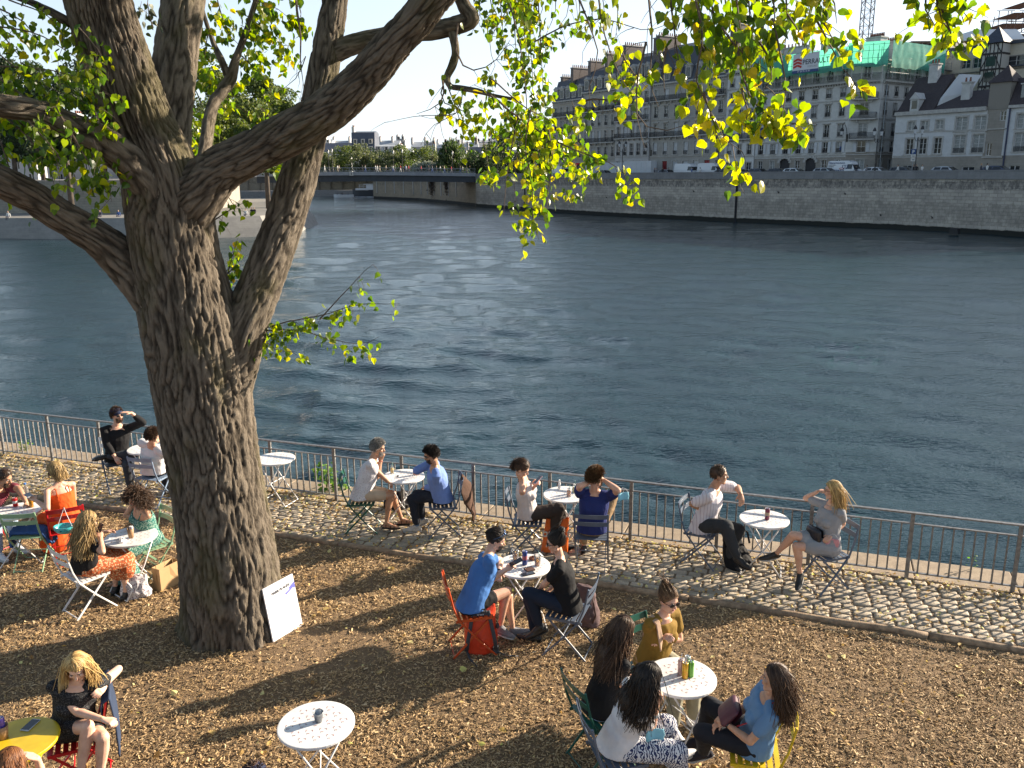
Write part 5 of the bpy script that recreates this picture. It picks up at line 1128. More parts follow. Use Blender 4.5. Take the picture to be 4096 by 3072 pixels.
# skyline houses ----------------------------------------------------
CRE = mat('far_cream', (.56, .53, .47), (.46, .43, .38), .3, .9); GRE = mat('far_grey', (.40, .40, .40), (.32, .32, .32), .3, .9); WHI = mat('far_white', (.66, .65, .62), (.55, .54, .52), .3, .9); FSL = mat('far_slate', (.075, .09, .12), (.05, .06, .085), .4, .7); FZ = mat('far_zinc', (.35, .38, .41), (.27, .29, .31), .4, .6)
def farhouse(label, px0, px1, pyt, y, wm_, rm, rooft=3.5, dep=14, nf=2, seed=0, mans=False, dorm=True, rz=0.0):
    a_, b_ = Dp(px0, 690, y), Dp(px1, 690, y); zt = Dp((px0+px1)/2, pyt, y)[2]; L = b_[0]-a_[0]; fr = Front((a_[0], y), (b_[0], y-L*rz)); th = thing('distant_house', label, 'building', ((a_[0]+b_[0])/2, y, 4)); W = th.location; R = random.Random(seed)
    zw_ = zt-rooft; n = max(2, int(fr.L/3.2)); holes = []; mb = MB()
    for j in range(nf):
        z = zw_-3.2-j*3.2
        for k in range(n): x = fr.L*(k+.5)/n; holes.append((x-.6, x+.6, z+.6, z+2.5))
    fr.wall(mb, 3, zw_, holes, depth=.3); B0, B1 = fr.p(0, 0, -dep), fr.p(fr.L, 0, -dep)
    for p, q in ((fr.p(fr.L, 0), B1), (B1, B0), (B0, fr.p(0, 0))): wallrun(mb, [(p[0], p[1]), (q[0], q[1])], 3, zw_)
    fr.box(mb, -.2, fr.L+.2, zw_-.25, zw_+.05, -.3, .35); mb.build('wall', wm_, th, W=W)
    for h in holes:
        w_ = MB(); fr.box(w_, h[0], h[1], h[2], h[3], -.35, -.28, 0); fr.box(w_, (h[0]+h[1])/2-.06, (h[0]+h[1])/2+.06, h[2], h[3], -.27, -.2, 1); w_.build('window', [GLASS, WHI], th, W=W)
    prof = [(.1, zw_), (-1.6, zt-.8), (-dep/2, zt), (-dep+1.6, zt-.8), (-dep, zw_)] if mans else [(.2, zw_), (-dep/2, zt), (-dep, zw_)]
    roofprof(th, W, fr, -.1, fr.L+.1, prof, rm)
    if dorm:
        for k in range(n):
            x = fr.L*(k+.5)/n; nz = 2 if mans and rooft > 6 else 1
            for q in range(nz):
                zz = zw_+.6+q*3.2; w_ = MB(); fr.box(w_, x-.8, x+.8, zz, zz+2.1, -3.0, .15-q*.3, 0); fr.box(w_, x-.5, x+.5, zz+.3, zz+1.8, .13-q*.3, .22-q*.3, 1); w_.build('dormer', [wm_, GLASS], th, W=W)
    for k in range(R.randint(1, 3)):
        x = fr.L*(.02 if k == 0 else R.uniform(.5, .98)); mb = MB(); c = fr.p(x, 0, -dep*.4); mb.box(A(c[0], c[1], zt+.2), (1.1, 4.5, 3.4)); 
        for j in range(4): mb.box(A(c[0], c[1]-1.7+j*1.1, zt+2.2), (.35, .35, .7), m=1)
        mb.build('chimney', [wm_, POT], th, W=W)
    return th
farhouse('tall cream house with dark double mansard rising above the trees', 1412, 1502, 522, 395, CRE, FSL, 9.5, 16, 3, 1, mans=True, rz=.0)
farhouse('long cream wing with a row of dormers right of the mansard house', 1503, 1592, 577, 398, CRE, FZ, 3.5, 14, 2, 2, mans=True, rz=-.25)
farhouse('long low slate roofed house left of the mansard house', 1215, 1408, 570, 420, GRE, FSL, 4.5, 14, 1, 3, dorm=False)
i = 0
for px0, px1, py, y, wm_, rm, rt, lab in ((1240, 1330, 556, 520, WHI, FZ, 3, 'white roofline far left above the slate roof'), (1335, 1405, 561, 560, CRE, FZ, 3, 'cream roofline left of the mansard house'), (1520, 1600, 560, 540, GRE, FZ, 3, 'grey block on the horizon right of the mansard house'), (1590, 1625, 553, 560, GRE, FZ, 1.5, 'square grey block on the horizon'),
    (1602, 1650, 592, 440, WHI, FZ, 3, 'white house behind the middle trees'), (1648, 1700, 566, 500, GRE, FZ, 3, 'grey stone house with chimneys on the horizon'), (1700, 1750, 567, 480, CRE, FZ, 2, 'cream house front lit by the sun'), (1750, 1800, 575, 470, WHI, FZ, 2.5, 'white house above the dark slate roof'), (1735, 1860, 590, 410, GRE, FSL, 6.5, 'long dark slate roof left of the willow'),
    (1800, 1850, 563, 520, WHI, FZ, 2, 'white block on the horizon above the willow'), (1850, 1915, 566, 500, CRE, FZ, 3, 'cream house right of the willow top'), (1868, 1990, 586, 420, GRE, FSL, 5.5, 'dark slate roofed house right of the willow'), (1905, 1970, 558, 540, WHI, FZ, 2, 'white house on the horizon behind the hanging twigs'), (1965, 2060, 553, 520, GRE, FZ, 3, 'grey roofline left of the dark trees'), (1990, 2080, 578, 400, CRE, FZ, 3, 'cream house between the slate roof and the dark trees'), (2055, 2150, 550, 480, WHI, FZ, 3, 'pale roofline behind the dark trees'), (2140, 2225, 556, 460, GRE, FZ, 3, 'grey roofline touching the grey street row'), (1110, 1240, 575, 470, CRE, FZ, 3, 'cream roofline seen between trunk and limb')):
    farhouse(lab, px0, px1, py, y, wm_, rm, rt, 14, 2, 10+i, dorm=(i % 3 == 0)); i += 1
farhouse('pale block of flats with windows behind the leaves at the left edge', -60, 150, 470, 215, GRE, FZ, 3, 14, 5, 41); farhouse('grey block of flats behind the island trees', 160, 420, 480, 225, GRE, FZ, 3, 14, 5, 42); farhouse('cream island house behind the poplar trunk', 440, 900, 500, 235, CRE, FZ, 3, 14, 4, 43)

# street lamps ------------------------------------------------------
LGL = mat('lantern_glass', (.55, .58, .6), (.5, .52, .54), 3, .3)
def lamp(px, off=12.3, two=True, label='', h=6.9, base=None, grp='candelabra lamps along the far quay'):
    if base is None:
        P_ = FP[:2]-FN[:2]*off; s = sray(px, P_, FD[:2]); base = FQ(s, off, ROADZ+.1)
    th = thing('street_lamp', label, 'street lamp', base, group=grp); mb = MB()
    mb.lathe([(.24, 0), (.24, .5), (.15, .7), (.13, 1.2), (.075, 1.4), (.06, h*.72), (.09, h*.74), (.05, h*.78)], (0, 0, 0), 10)
    d = unit(A(.85, .5, 0)) if two else A(0, 0, 0)
    for sg in ((-1, 1) if two else (0,)):
        if two: mb.tube([(0, 0, h*.74), d*sg*.35+A(0, 0, h*.70), d*sg*.75+A(0, 0, h*.76), d*sg*.8+A(0, 0, h*.84)], .035, 6)
        else: mb.tube([(0, 0, h*.76), (0, 0, h*.84)], .05, 6)
    mb.build('pole', BLK, th)
    for sg in ((-1, 1) if two else (0,)):
        c = d*sg*.8; l = MB(); l.lathe([(.12, h*.84), (.26, h*.93)], c, 6, 0); l.lathe([(.30, h*.93), (.20, h*.975), (.06, h), (.03, h+.12)], c, 6, 1); l.lathe([(.14, h*.835), (.13, h*.85)], c, 6, 1); l.build('lantern', [LGL, BLK], th)
    return th
for px, lab in ((2249, 'twin lamp in front of the farthest grey house by the white van'), (2488, 'twin lamp in front of the pale stone house with arched windows'), (2871, 'twin lamp in front of the house with red doors'), (3498, 'twin lamp before the corner house'), (3658, 'twin lamp before the low right hand house, above the parking sign')): lamp(px, label=lab)
for k, px in enumerate((1314, 1332, 1585, 1612, 1832, 1868)):
    t_ = sray(px, ba[:2], BU[:2]); lamp(px, two=False, label=['leftmost', 'second', 'third', 'fourth', 'fifth', 'rightmost'][k]+' of the six single lamps along the footbridge', h=5.6, base=BR(t_, .1, -.8 if k % 2 else -11), grp='single lamps on the footbridge')
for px, y, lab in ((2102, 225, 'single lamp with white lantern by the dark trees'), (1990, 235, 'single lamp at the right end of the footbridge')): p = Dp(px, 690, y); lamp(px, two=False, label=lab, h=4.6, base=A(p[0], y, 4.2), grp='single lamps on the footbridge')
for px, py, lab, zz in ((3365, 470, 'wall lamp on a curved bracket on the corner house', 11.5), (2590, 535, 'wall lamp on a curved bracket at the edge of the arched window house', 10.2)):
    s = sray(px+12, FP[:2], FD[:2]); base = FQ(s, .06, zz-1.5); th = thing('wall_lamp', lab, 'wall lamp', base); mb = MB(); mb.box((0, 0, 0), (.3, .12, 1.2), ax=ax); o_ = -FN
    mb.tube([(0, 0, .3), o_*.3+A(0, 0, 1.5), o_*.9+A(0, 0, 2.3), o_*1.4+A(0, 0, 2.1), o_*1.5+A(0, 0, 1.6)], .05, 6); mb.build('bracket', BLK, th); mb = MB(); c = o_*1.5; mb.lathe([(.1, 1.6), (.32, 1.35), (.36, 1.05)], c, 8, 1); mb.lathe([(.3, 1.04), (.18, .55)], c, 8, 0); mb.build('lantern', [LGL, BLK], th)
s = sray(3647, FP[:2]-FN[:2]*12, FD[:2]); base = FQ(s, 12, ROADZ); th = thing('parking_sign', 'blue parking sign with white plates under the right twin lamp', 'sign', base); mb = MB(); mb.tube([(0, 0, 0), (0, 0, 3.9)], .04, 6); mb.build('pole', ZINC, th)
cx_ = unit(A(base[1], -base[0], 0)); cy_ = A(-cx_[1], cx_[0], 0)*-1; f_ = -unit(A(base[0], base[1], 0))
mb = MB(); mb.box(f_*.06+A(0, 0, 3.55), (.7, .04, .7), ax=[cx_, f_, (0, 0, 1)]); pl = mb.build('blue_plate', BLUEINK, th); settext(text('P', .62, LGL, bold=.02), pl, f_*.085+A(0, 0, 3.33)-cx_*.2, cx_, (0, 0, 1))
for z, hh_ in ((2.95, .4), (2.45, .4)): mb = MB(); mb.box(f_*.06+A(0, 0, z), (.62, .04, hh_), ax=[cx_, f_, (0, 0, 1)]); mb.box(f_*.085+A(0, 0, z), (.36, .01, .1), ax=[cx_, f_, (0, 0, 1)], m=1); mb.build('white_plate', [WHI, INK], th)

# vehicles ----------------------------------------------------------
TYRE = mat('tyre', (.02, .02, .02), rough=.9); CGL = mat('car_glass', (.015, .018, .022), rough=.06); RIM = mat('car_rim', (.4, .4, .42), rough=.35, metal=.8)
def vehicle(px0, px1, label, col, kind='car', off=9.6, cat='car', grp='cars parked behind the parapet', flip=False):
    P_ = FP[:2]-FN[:2]*off; s0, s1 = sray(px0, P_, FD[:2]), sray(px1, P_, FD[:2]); L = {'car': 4.3, 'van': 5.6, 'small': 4.9}[kind]; base = FQ((s0+s1)/2, off, ROADZ)
    th = thing('parked_car' if kind == 'car' else 'parked_van', label, cat, base, rz=atan2(-FD[1], -FD[0])+(pi if flip else 0), group=grp); W_ = 1.75 if kind == 'car' else 2.0
    if kind == 'car': lo = [(-.5, .3), (-.5, .85), (-.46, 1.0), (-.30, 1.02), (.22, 1.0), (.42, .88), (.5, .7), (.5, .3)]; ca = [(-.47, 1.0), (-.38, 1.42), (-.12, 1.54), (.08, 1.48), (.27, .98)]
    else: lo = [(-.5, .35), (-.5, 1.25), (.34, 1.2), (.47, 1.0), (.5, .75), (.5, .35)]; ca = [(-.5, 1.24), (-.49, 2.45), (-.42, 2.56), (.14, 2.56), (.24, 2.35), (.38, 1.15)]
    pt = mat('paint_%d_%d_%d' % tuple(int(c*99) for c in col), col, rough=.3, coat=.5)
    def ext(poly, wa, wb, n=5):
        mb = MB(); V = []
        for y, f in ((-wa/2, 0), (-wa/2*.96, .0), (wa/2*.96, 0), (wa/2, 0)): V.append([(x*L, y, z) for x, z in poly])
        N = len(poly); zc = poly[0][1]; zt = max(z for x, z in poly); A2 = []
        for s_ in (-1, 1): A2 += [(x*L, s_*(wa/2-(wa-wb)/2*(z-zc)/(zt-zc)), z) for x, z in poly]
        mb.add(A2, [tuple(range(N))[::-1], tuple(range(N, 2*N))]+[(i_, (i_+1) % N, N+(i_+1) % N, N+i_) for i_ in range(N)]); return mb
    o = ext(lo, W_, W_*.94).build('body', pt, th, recalc=True, bevel=.05); o = ext(ca, W_*.93, W_*.74).build('cabin', pt, th, recalc=True, bevel=.05)
    for sg in (-1, 1):
        mb = MB(); z0, z1 = (1.06, 1.40) if kind == 'car' else (1.3, 2.0)
        xs_ = ((-.37, -.14), (-.12, .10)) if kind == 'car' else ((.12, .30),)
        for xa, xb in xs_:
            ya = lambda z: sg*(W_*.93/2-(W_*.19/2)*((z-ca[0][1])/(max(q[1] for q in ca)-ca[0][1]))+.012)
            mb.add([(xa*L, ya(z0), z0), (xb*L+(.25 if kind == 'car' and xb > 0 else 0), ya(z0), z0), (xb*L, ya(z1), z1), ((xa+.03)*L, ya(z1), z1)], [(0, 1, 2, 3)])
        mb.build('side_window', CGL, th)
    for (xa, za), (xb, zb), nm in (((.10, 1.45), (.262, 1.02), 'windscreen'), ((-.385, 1.38), (-.462, 1.06), 'rear_window')) if kind == 'car' else (((.245, 2.25), (.36, 1.3), 'windscreen'),):
        mb = MB(); w0, w1 = W_*.36, W_*.42; u_ = .03 if xb > xa else -.03; mb.add([(xa*L+u_, -w0, za), (xa*L+u_, w0, za), (xb*L+u_, w1, zb), (xb*L+u_, -w1, zb)], [(0, 1, 2, 3)]); mb.build(nm, CGL, th)
    for x in (-.31, .31):
        for sg in (-1, 1): mb = MB(); mb.lathe([(.3, -.11), (.33, -.08), (.33, .08), (.3, .11)], (x*L, sg*(W_/2-.1), .33), 16, 0, ax=[(1, 0, 0), (0, 0, 1), (0, -1, 0)]); mb.lathe([(.2, -.125), (.2, .125)], (x*L, sg*(W_/2-.1), .33), 12, 1, ax=[(1, 0, 0), (0, 0, 1), (0, -1, 0)]); mb.build('wheel', [TYRE, RIM], th)
    return th
wv_ = (.62, .64, .66)
for a_ in ((3000, 3076, 'dark blue car roof in front of the narrow white house', (.05, .06, .09)), (3150, 3214, 'white car before the carriage doors of the corner house', wv_), (3255, 3356, 'light grey estate car left of the lettered van', (.36, .38, .40)), (3480, 3540, 'white car right of the lettered van at the foot of the twin lamp', (.6, .61, .62)), (3742, 3836, 'silver car with roof bars before the low house', (.4, .42, .45)), (3950, 4040, 'navy car with rounded roof at the right edge', (.03, .04, .08)),
    (2925, 2990, 'white car roof left of the dark blue one', wv_), (2640, 2700, 'grey car behind the people by the first red door', (.2, .21, .23)), (2880, 2925, 'dark car behind the lamp of the red door house', (.04, .045, .05)), (2400, 2440, 'small dark car near the hoarding', (.05, .05, .06)), (2286, 2330, 'grey blue car beside the white van by the red awning', (.2, .24, .28)), (3590, 3640, 'dark car roof below the parking sign', (.05, .06, .07)), (3090, 3145, 'black car between dark blue and white cars', (.02, .02, .025))): vehicle(a_[0], a_[1], a_[2], a_[3])
v1 = vehicle(3319, 3448, 'white delivery van lettered with clearance company text', wv_, 'van', off=7.4, cat='van', grp='vans on the far quay road')
for o_ in [c for c in v1.children if c.name.startswith('cabin')]:
    for tx, sz, x, z, mt_ in (('Débarras tous locaux', .34, -2.6, 2.12, BLUEINK), ('06 17 82 50 18', .3, -1.5, .95, BLUEINK), ('PROFESSIONNELS', .16, -2.6, 1.85, INK), ('VIDE MAISON', .16, -2.6, 1.6, INK)): settext(text(tx, sz, mt_, bold=.006), o_, (x, -.96+(z-1.2)*.09+(-.06 if z < 1.2 else 0), z), (1, 0, 0), (0, -.13, 1) if z > 1.2 else (0, 0, 1))
    mb = MB(); mb.tube([(-.1+.42*cos(q), -.985+(1.35+.1*sin(q)-1.2)*.09, 1.35+.11*sin(q)) for q in np.linspace(0, 6.28, 17)], .03, 4); mb.build('red_oval', REDINK, o_)
    mb = MB()
    for xx, zz, ww, hh_ in ((.45, 1.88, .9, .05), (.45, 1.45, .9, .05), (.0, 1.66, .05, .45), (.9, 1.66, .05, .45), (.45, 1.66, .05, .4), (.25, 1.38, .16, .14), (.68, 1.38, .16, .14)): mb.box((xx, -.975+(zz-1.2)*.1, zz), (ww, .03, hh_))
    mb.build('van_emblem', BLUEINK, o_)
vehicle(2217, 2283, 'tall white van by the twin lamp at the far end of the row', wv_, 'van', off=9.4, cat='van', grp='vans on the far quay road'); vehicle(2735, 2768, 'short white van just left of the second red door', wv_, 'van', off=9.0, cat='van', grp='vans on the far quay road'); vehicle(2812, 2882, 'white van right of the second red door', wv_, 'van', off=9.4, cat='van', grp='vans on the far quay road')
# hoarding and awning
s0, s1 = sray(2337, (FP-FN*5)[:2], FD[:2]), sray(2603, (FP-FN*5)[:2], FD[:2]); fr = Front(FQ(s0, 5), FQ(s1, 5)); th = thing('site_hoarding', 'long white building site hoarding and cabins before the arched window house', 'hoarding', fr.p(fr.L/2, ROADZ)); W = th.location; mb = MB()
fr.box(mb, 0, fr.L*.62, ROADZ, ROADZ+3.1, -.1, 0); fr.box(mb, fr.L*.62, fr.L, ROADZ, ROADZ+3.3, -1.4, .02)
for k in range(15): fr.box(mb, fr.L*k/15, fr.L*k/15+.06, ROADZ, ROADZ+3.05, 0, .05)
mb.build('panels', mat('hoarding_white', (.52, .55, .58), (.45, .48, .51), .5, .6), th, W=W)
s0, s1 = sray(2283, FP[:2], FD[:2]), sray(2322, FP[:2], FD[:2]); fr = Front(FQ(s0, .1), FQ(s1, .1)); th = thing('shop_awning', 'red cafe awning with red sign at the farthest grey house', 'awning', fr.p(fr.L/2, 6)); W = th.location; mb = MB()
mb.add([fr.p(0, 7.0, 0), fr.p(fr.L, 7.0, 0), fr.p(fr.L, 6.2, 1.5), fr.p(0, 6.2, 1.5), fr.p(0, 5.9, 1.5), fr.p(fr.L, 5.9, 1.5)], [(0, 3, 2, 1), (3, 4, 5, 2)]); fr.box(mb, -.3, .5, 7.2, 9.0, .2, .35); mb.build('awning_cloth', mat('red_awning', (.6, .02, .03), (.45, .015, .02), 1, .8), th, W=W)

# tiny people -------------------------------------------------------
SKN = mat('far_skin', (.45, .28, .2), rough=.7)
def cm(n, c): return mat('cloth_'+n, c, rough=.85)
FC = {'white': (.62, .62, .6), 'black': (.02, .02, .025), 'red': (.45, .03, .03), 'blue': (.05, .1, .28), 'grey': (.22, .22, .23), 'beige': (.4, .34, .25), 'dark': (.05, .05, .07), 'green': (.08, .14, .08)}
def tiny(P_, label, top, leg, rz, walk=.22, grp='people walking on the footbridge', hair='dark', sit=False, seed=0):
    th = thing('person', label, 'person', P_, rz=rz, group=grp); R = random.Random(seed); mb = MB(); w_ = walk*R.choice((-1, 1)); s = R.uniform(.95, 1.04)
    if not sit:
        for sg, k in ((-1, w_), (1, -w_)): mb.tube([(sg*.1, 0, .92*s), (sg*.1, k*.5+.03, .5*s), (sg*.1, k, .08), (sg*.1, k+.14, .04)], [.095, .065, .045, .04], 7, 1, round_=True)
        z = .9*s
    else:
        for sg in (-1, 1): mb.tube([(sg*.1, 0, .12), (sg*.11, .42, .16), (sg*.11, .46, -.25), (sg*.11, .58, -.3)], [.095, .07, .05, .04], 7, 1, round_=True)
        z = .1
    mb.tube([(0, 0, z-.05), (0, .0, z+.15), (0, .01, z+.38), (0, 0, z+.52)], [.15, .135, .185, .09], 8, 0, flat=.65, up=(0, 1, 0), round_=True)
    for sg, k in ((-1, -w_), (1, w_)): mb.tube([(sg*.19, 0, z+.48), (sg*.24, k*.3, z+.2), (sg*.22, k*.8+.08, z-.02)], [.055, .045, .035], 6, 0, round_=True)
    mb.tube([(0, 0, z+.5), (0, .01, z+.62)], .05, 6, 2); mb.ell((0, .01, z+.72), (.085, .1, .12), m=2); mb.ell((0, -.02, z+.75), (.092, .1, .11), m=3)
    mb.build('body', [cm(top, FC[top]), cm(leg, FC[leg]), SKN, cm('hair_'+hair, {'dark': (.03, .02, .015), 'fair': (.35, .22, .1)}[hair])], th, smooth=True); return th
ordn = ['first', 'second', 'third', 'fourth', 'fifth', 'sixth', 'seventh', 'eighth', 'ninth', 'tenth', 'eleventh', 'twelfth', 'thirteenth', 'fourteenth', 'fifteenth', 'sixteenth', 'seventeenth', 'eighteenth', 'nineteenth', 'twentieth', 'twenty-first', 'twenty-second', 'twenty-third', 'twenty-fourth', 'twenty-fifth']
for k, (px, tp, lg) in enumerate(((1299, 'white', 'white'), (1351, 'white', 'beige'), (1357, 'beige', 'dark'), (1451, 'black', 'black'), (1463, 'grey', 'blue'), (1504, 'white', 'grey'), (1512, 'white', 'white'), (1523, 'beige', 'beige'), (1547, 'beige', 'dark'), (1577, 'white', 'blue'), (1583, 'green', 'dark'), (1607, 'red', 'white'), (1624, 'blue', 'dark'), (1630, 'white', 'dark'), (1641, 'red', 'dark'), (1689, 'red', 'black'), (1722, 'black', 'dark'), (1733, 'grey', 'blue'), (1752, 'dark', 'dark'), (1764, 'white', 'dark'), (1783, 'beige', 'blue'), (1815, 'red', 'grey'), (1846, 'dark', 'blue'), (1860, 'white', 'black'), (1883, 'black', 'grey'))):
    t_ = sray(px, ba[:2], BU[:2]); tiny(BR(t_, .1, -1.2-(k*1.7) % 4), '%s pedestrian from the left on the footbridge, in %s top' % (ordn[k], tp), tp, lg, radians(90 if k % 2 else -90), seed=k)
for k, (px, tp, lab) in enumerate(((2163, 'white', 'person in white at the far end of the parapet'), (2216, 'red', 'person in red left of the tall white van'), (2206, 'black', 'dark dressed person beside the one in red by the white van'), (2618, 'dark', 'dark figure at the left edge of the red door house'), (2624, 'grey', 'grey figure beside the dark one by the red door house'), (2650, 'black', 'lone dark figure left of the first red door'), (2675, 'black', 'dark haired figure just before the first red door'), (2767, 'blue', 'figure in blue between the two red doors'), (2800, 'white', 'figure in white before the second red door'),
    (3423, 'black', 'dark figure leaning on the parapet before the lettered van'), (3465, 'grey', 'grey haired figure right of the lettered van'), (3590, 'white', 'figure in white at the foot of the low house corner'), (3653, 'black', 'first dark figure under the parking sign'), (3664, 'black', 'second dark figure under the parking sign'), (3687, 'white', 'figure with white bag right of the parking sign'), (3922, 'dark', 'fair haired figure by the stone tower'), (3946, 'white', 'figure in white by the stone tower'))):
    P_ = FP[:2]-FN[:2]*11.6; s = sray(px, P_, FD[:2]); 
    if px < 2230: q = Dp(px, 690, 200 if px > 2190 else 214); base = A(q[0], q[1], ROADZ+.1)
    else: base = FQ(s, 11.6, ROADZ+.1)
    tiny(base, lab, tp, 'dark', radians(40*k), grp='people behind the far parapet', seed=k+50, hair='fair' if px == 3922 else 'dark')
for k, (px, tp, lab) in enumerate(((8, 'white', 'seated figure in white at the left end of the island quay edge'), (455, 'blue', 'seated figure left of the poplar on the island quay edge'), (380, 'dark', 'dark seated figure on the island quay left of the poplar'), (970, 'white', 'figure in white sitting on the island quay edge right of the poplar'), (995, 'black', 'dark figure sitting by the wall of the island, left one of the pair'), (1005, 'black', 'dark figure sitting by the wall of the island, right one of the pair'))):
    y = 122.5 if k not in (4, 5) else 128; q = Dp(px, 690, y); tiny(A(q[0], y, -.63), lab, tp, 'dark', radians(180), grp='people sitting on the island quay', sit=True, seed=k+80)

# boats -------------------------------------------------------------
def hull(L, wd, h, n=12):
    mb = MB(); V = []
    for i_ in range(n+1):
        x = -L/2+L*i_/n; f = 1-max(0, (i_/n-.55)/.45)**2.2; ww = wd/2*max(f, .03); V += [(x, -ww*.75, 0), (x, -ww, h*(1+.25*max(0, i_/n-.5))), (x, ww, h*(1+.25*max(0, i_/n-.5))), (x, ww*.75, 0)]
    mb.add(V, [(4*k+j, 4*k+(j+1) % 4, 4*k+4+(j+1) % 4, 4*k+4+j) for k in range(n) for j in range(4)]+[(3, 2, 1, 0), (4*n, 4*n+1, 4*n+2, 4*n+3)]); return mb
q = Dp(1368, 690, 322); th = thing('motor_boat', 'small white motor boat full of people leaving a wake', 'boat', A(q[0], 322, ZW), rz=radians(168)); BW = mat('boat_white', (.65, .66, .67), rough=.35)
hull(7.5, 2.3, 1.0).build('hull', BW, th, recalc=True); mb = MB(); mb.add([(1.0, -.8, 1.05), (1.0, .8, 1.05), (.4, .7, 1.7), (.4, -.7, 1.7)], [(0, 1, 2, 3)]); mb.build('windscreen', CGL, th)
for k in range(5): tiny(A(q[0]-2.2+k*1.0, 322+(k % 2)*.6, ZW+.75), '%s passenger of the motor boat counted from the left, dark clothes' % ordn[k], 'dark', 'dark', radians(90*k), grp='passengers of the motor boat', seed=k+120, sit=True)
mb = MB(); R = np.random.RandomState(3)
wk = [(q[0]+3+k*1.4+R.rand(), 322+R.normal()*.5*(1+k*.1)) for k in range(22)]
for x, y in wk: mb.ell((x, y, ZW+.12), (1.2*R.uniform(.6, 1.2), .5, .13), nu=8, nv=5)
tag(mb.build('wake_foam', BW, smooth=True), 'white foam wake trailing behind the motor boat', 'wake', kind='stuff')
q = Dp(1480, 690, 333); th = thing('river_barge', 'white and dark river barge with railings moored behind the brown wall', 'boat', A(q[0]+4, 333, ZW), rz=radians(180))
hull(22, 4.5, 2.4).build('hull', mat('barge_dark', (.05, .055, .065), rough=.5), th, recalc=True); mb = MB(); mb.box((0, 0, 2.75), (19, 4.0, .7)); mb.box((2, 0, 4.6), (9, 3.6, .15)); mb.box((4, 0, 3.7), (3, 3, 1.5)); mb.build('deckhouse', BW, th)
mb = MB()
for k in range(14): mb.box((-9+k*1.35, -2.0, 3.6), (.08, .08, 1.6))
mb.box((0, -2.0, 3.75), (18, .08, .08)); mb.box((0, -2.0, 4.3), (18, .08, .08)); mb.build('railing', BW, th)
# ================================================================== bistro tables and chairs
def paint(name, c): return mat('paint_'+name, c, tuple(x*.8 for x in c), 9, .38, bump=.05, bscale=60)
PC = {'white': paint('white', (.74, .73, .72)), 'grey': paint('slate', (.10, .125, .17)), 'green': paint('dark_green', (.008, .085, .06)), 'orange': paint('orange', (.55, .075, .015)), 'red': paint('red', (.58, .015, .02)), 'mint': paint('pale_green', (.26, .42, .26)), 'yellow': paint('yellow', (.62, .43, .015)), 'bluegrey': paint('blue_grey', (.20, .27, .38))}
MRED = mat('print_red', (.40, .10, .10), rough=.5); MGRY = mat('print_grey', (.42, .42, .44), rough=.5)
def make_table(name, label, col, x, y, rz=0, pattern=True, group='round folding bistro tables'):
    th = thing(name, label, 'table', (x, y, 0), rz, group); mb = MB(); R = random.Random(int(abs(x*100)))
    mb.lathe([(.0, .688), (.285, .688), (.287, .684), (.296, .684), (.3, .690), (.3, .706), (.297, .7095), (.29, .7105), (0.001, .7105)], n=48, m=0)
    if pattern:
        k = 0
        for i in range(-5, 6):
            for j in range(-5, 6):
                cx, cy = i*.105+(j % 2)*.052, j*.09
                if hypot(cx, cy) > .27: continue
                for q in range(3):
                    a = q*2.1+.3; px, py = cx+.028*cos(a), cy+.024*sin(a)
                    if hypot(px, py) > .28: continue
                    L = .019; d = a+1.4
                    for sgn, m_ in ((0, 1), (1, 2), (-1, 2)):
                        ax_, ay_ = px+sgn*.010*cos(d+.8), py+sgn*.010*sin(d+.8); w_ = .0024 if sgn == 0 else .0016; dd = d+sgn*.9
                        c_, s_ = cos(dd), sin(dd); l = L*.55
                        mb.add([(ax_-c_*l+s_*w_, ay_-s_*l-c_*w_, .7114), (ax_+c_*l+s_*w_, ay_+s_*l-c_*w_, .7114), (ax_+c_*l-s_*w_, ay_+s_*l+c_*w_, .7114), (ax_-c_*l-s_*w_, ay_-s_*l+c_*w_, .7114)], [(0, 1, 2, 3)], m_)
    mb.build('tabletop', [PC[col], MRED, MGRY], th)
    for sx, yy in ((1, .19), (1, -.19), (-1, .155), (-1, -.155)):
        mb = MB(); mb.tube([(sx*.20, yy*.8, .684), (sx*.02, yy, .37), (-sx*.24, yy*1.08, .012)], .0085, 7); mb.build('leg', PC[col], th, smooth=True)
    for sx, yy, z in ((-1, .205, .016), (1, .167, .016), (.2, .15, .685), (-.2, .12, .685)):
        mb = MB(); mb.tube([(sx*.24 if z < .1 else sx, -yy, z), (sx*.24 if z < .1 else sx, yy, z)], .007, 6); mb.build('stretcher', PC[col], th)
    mb = MB(); mb.tube([(.012, -.19, .36), (.012, .19, .36)], .005, 6); mb.build('hinge_rod', PC[col], th)
    return th
from math import hypot
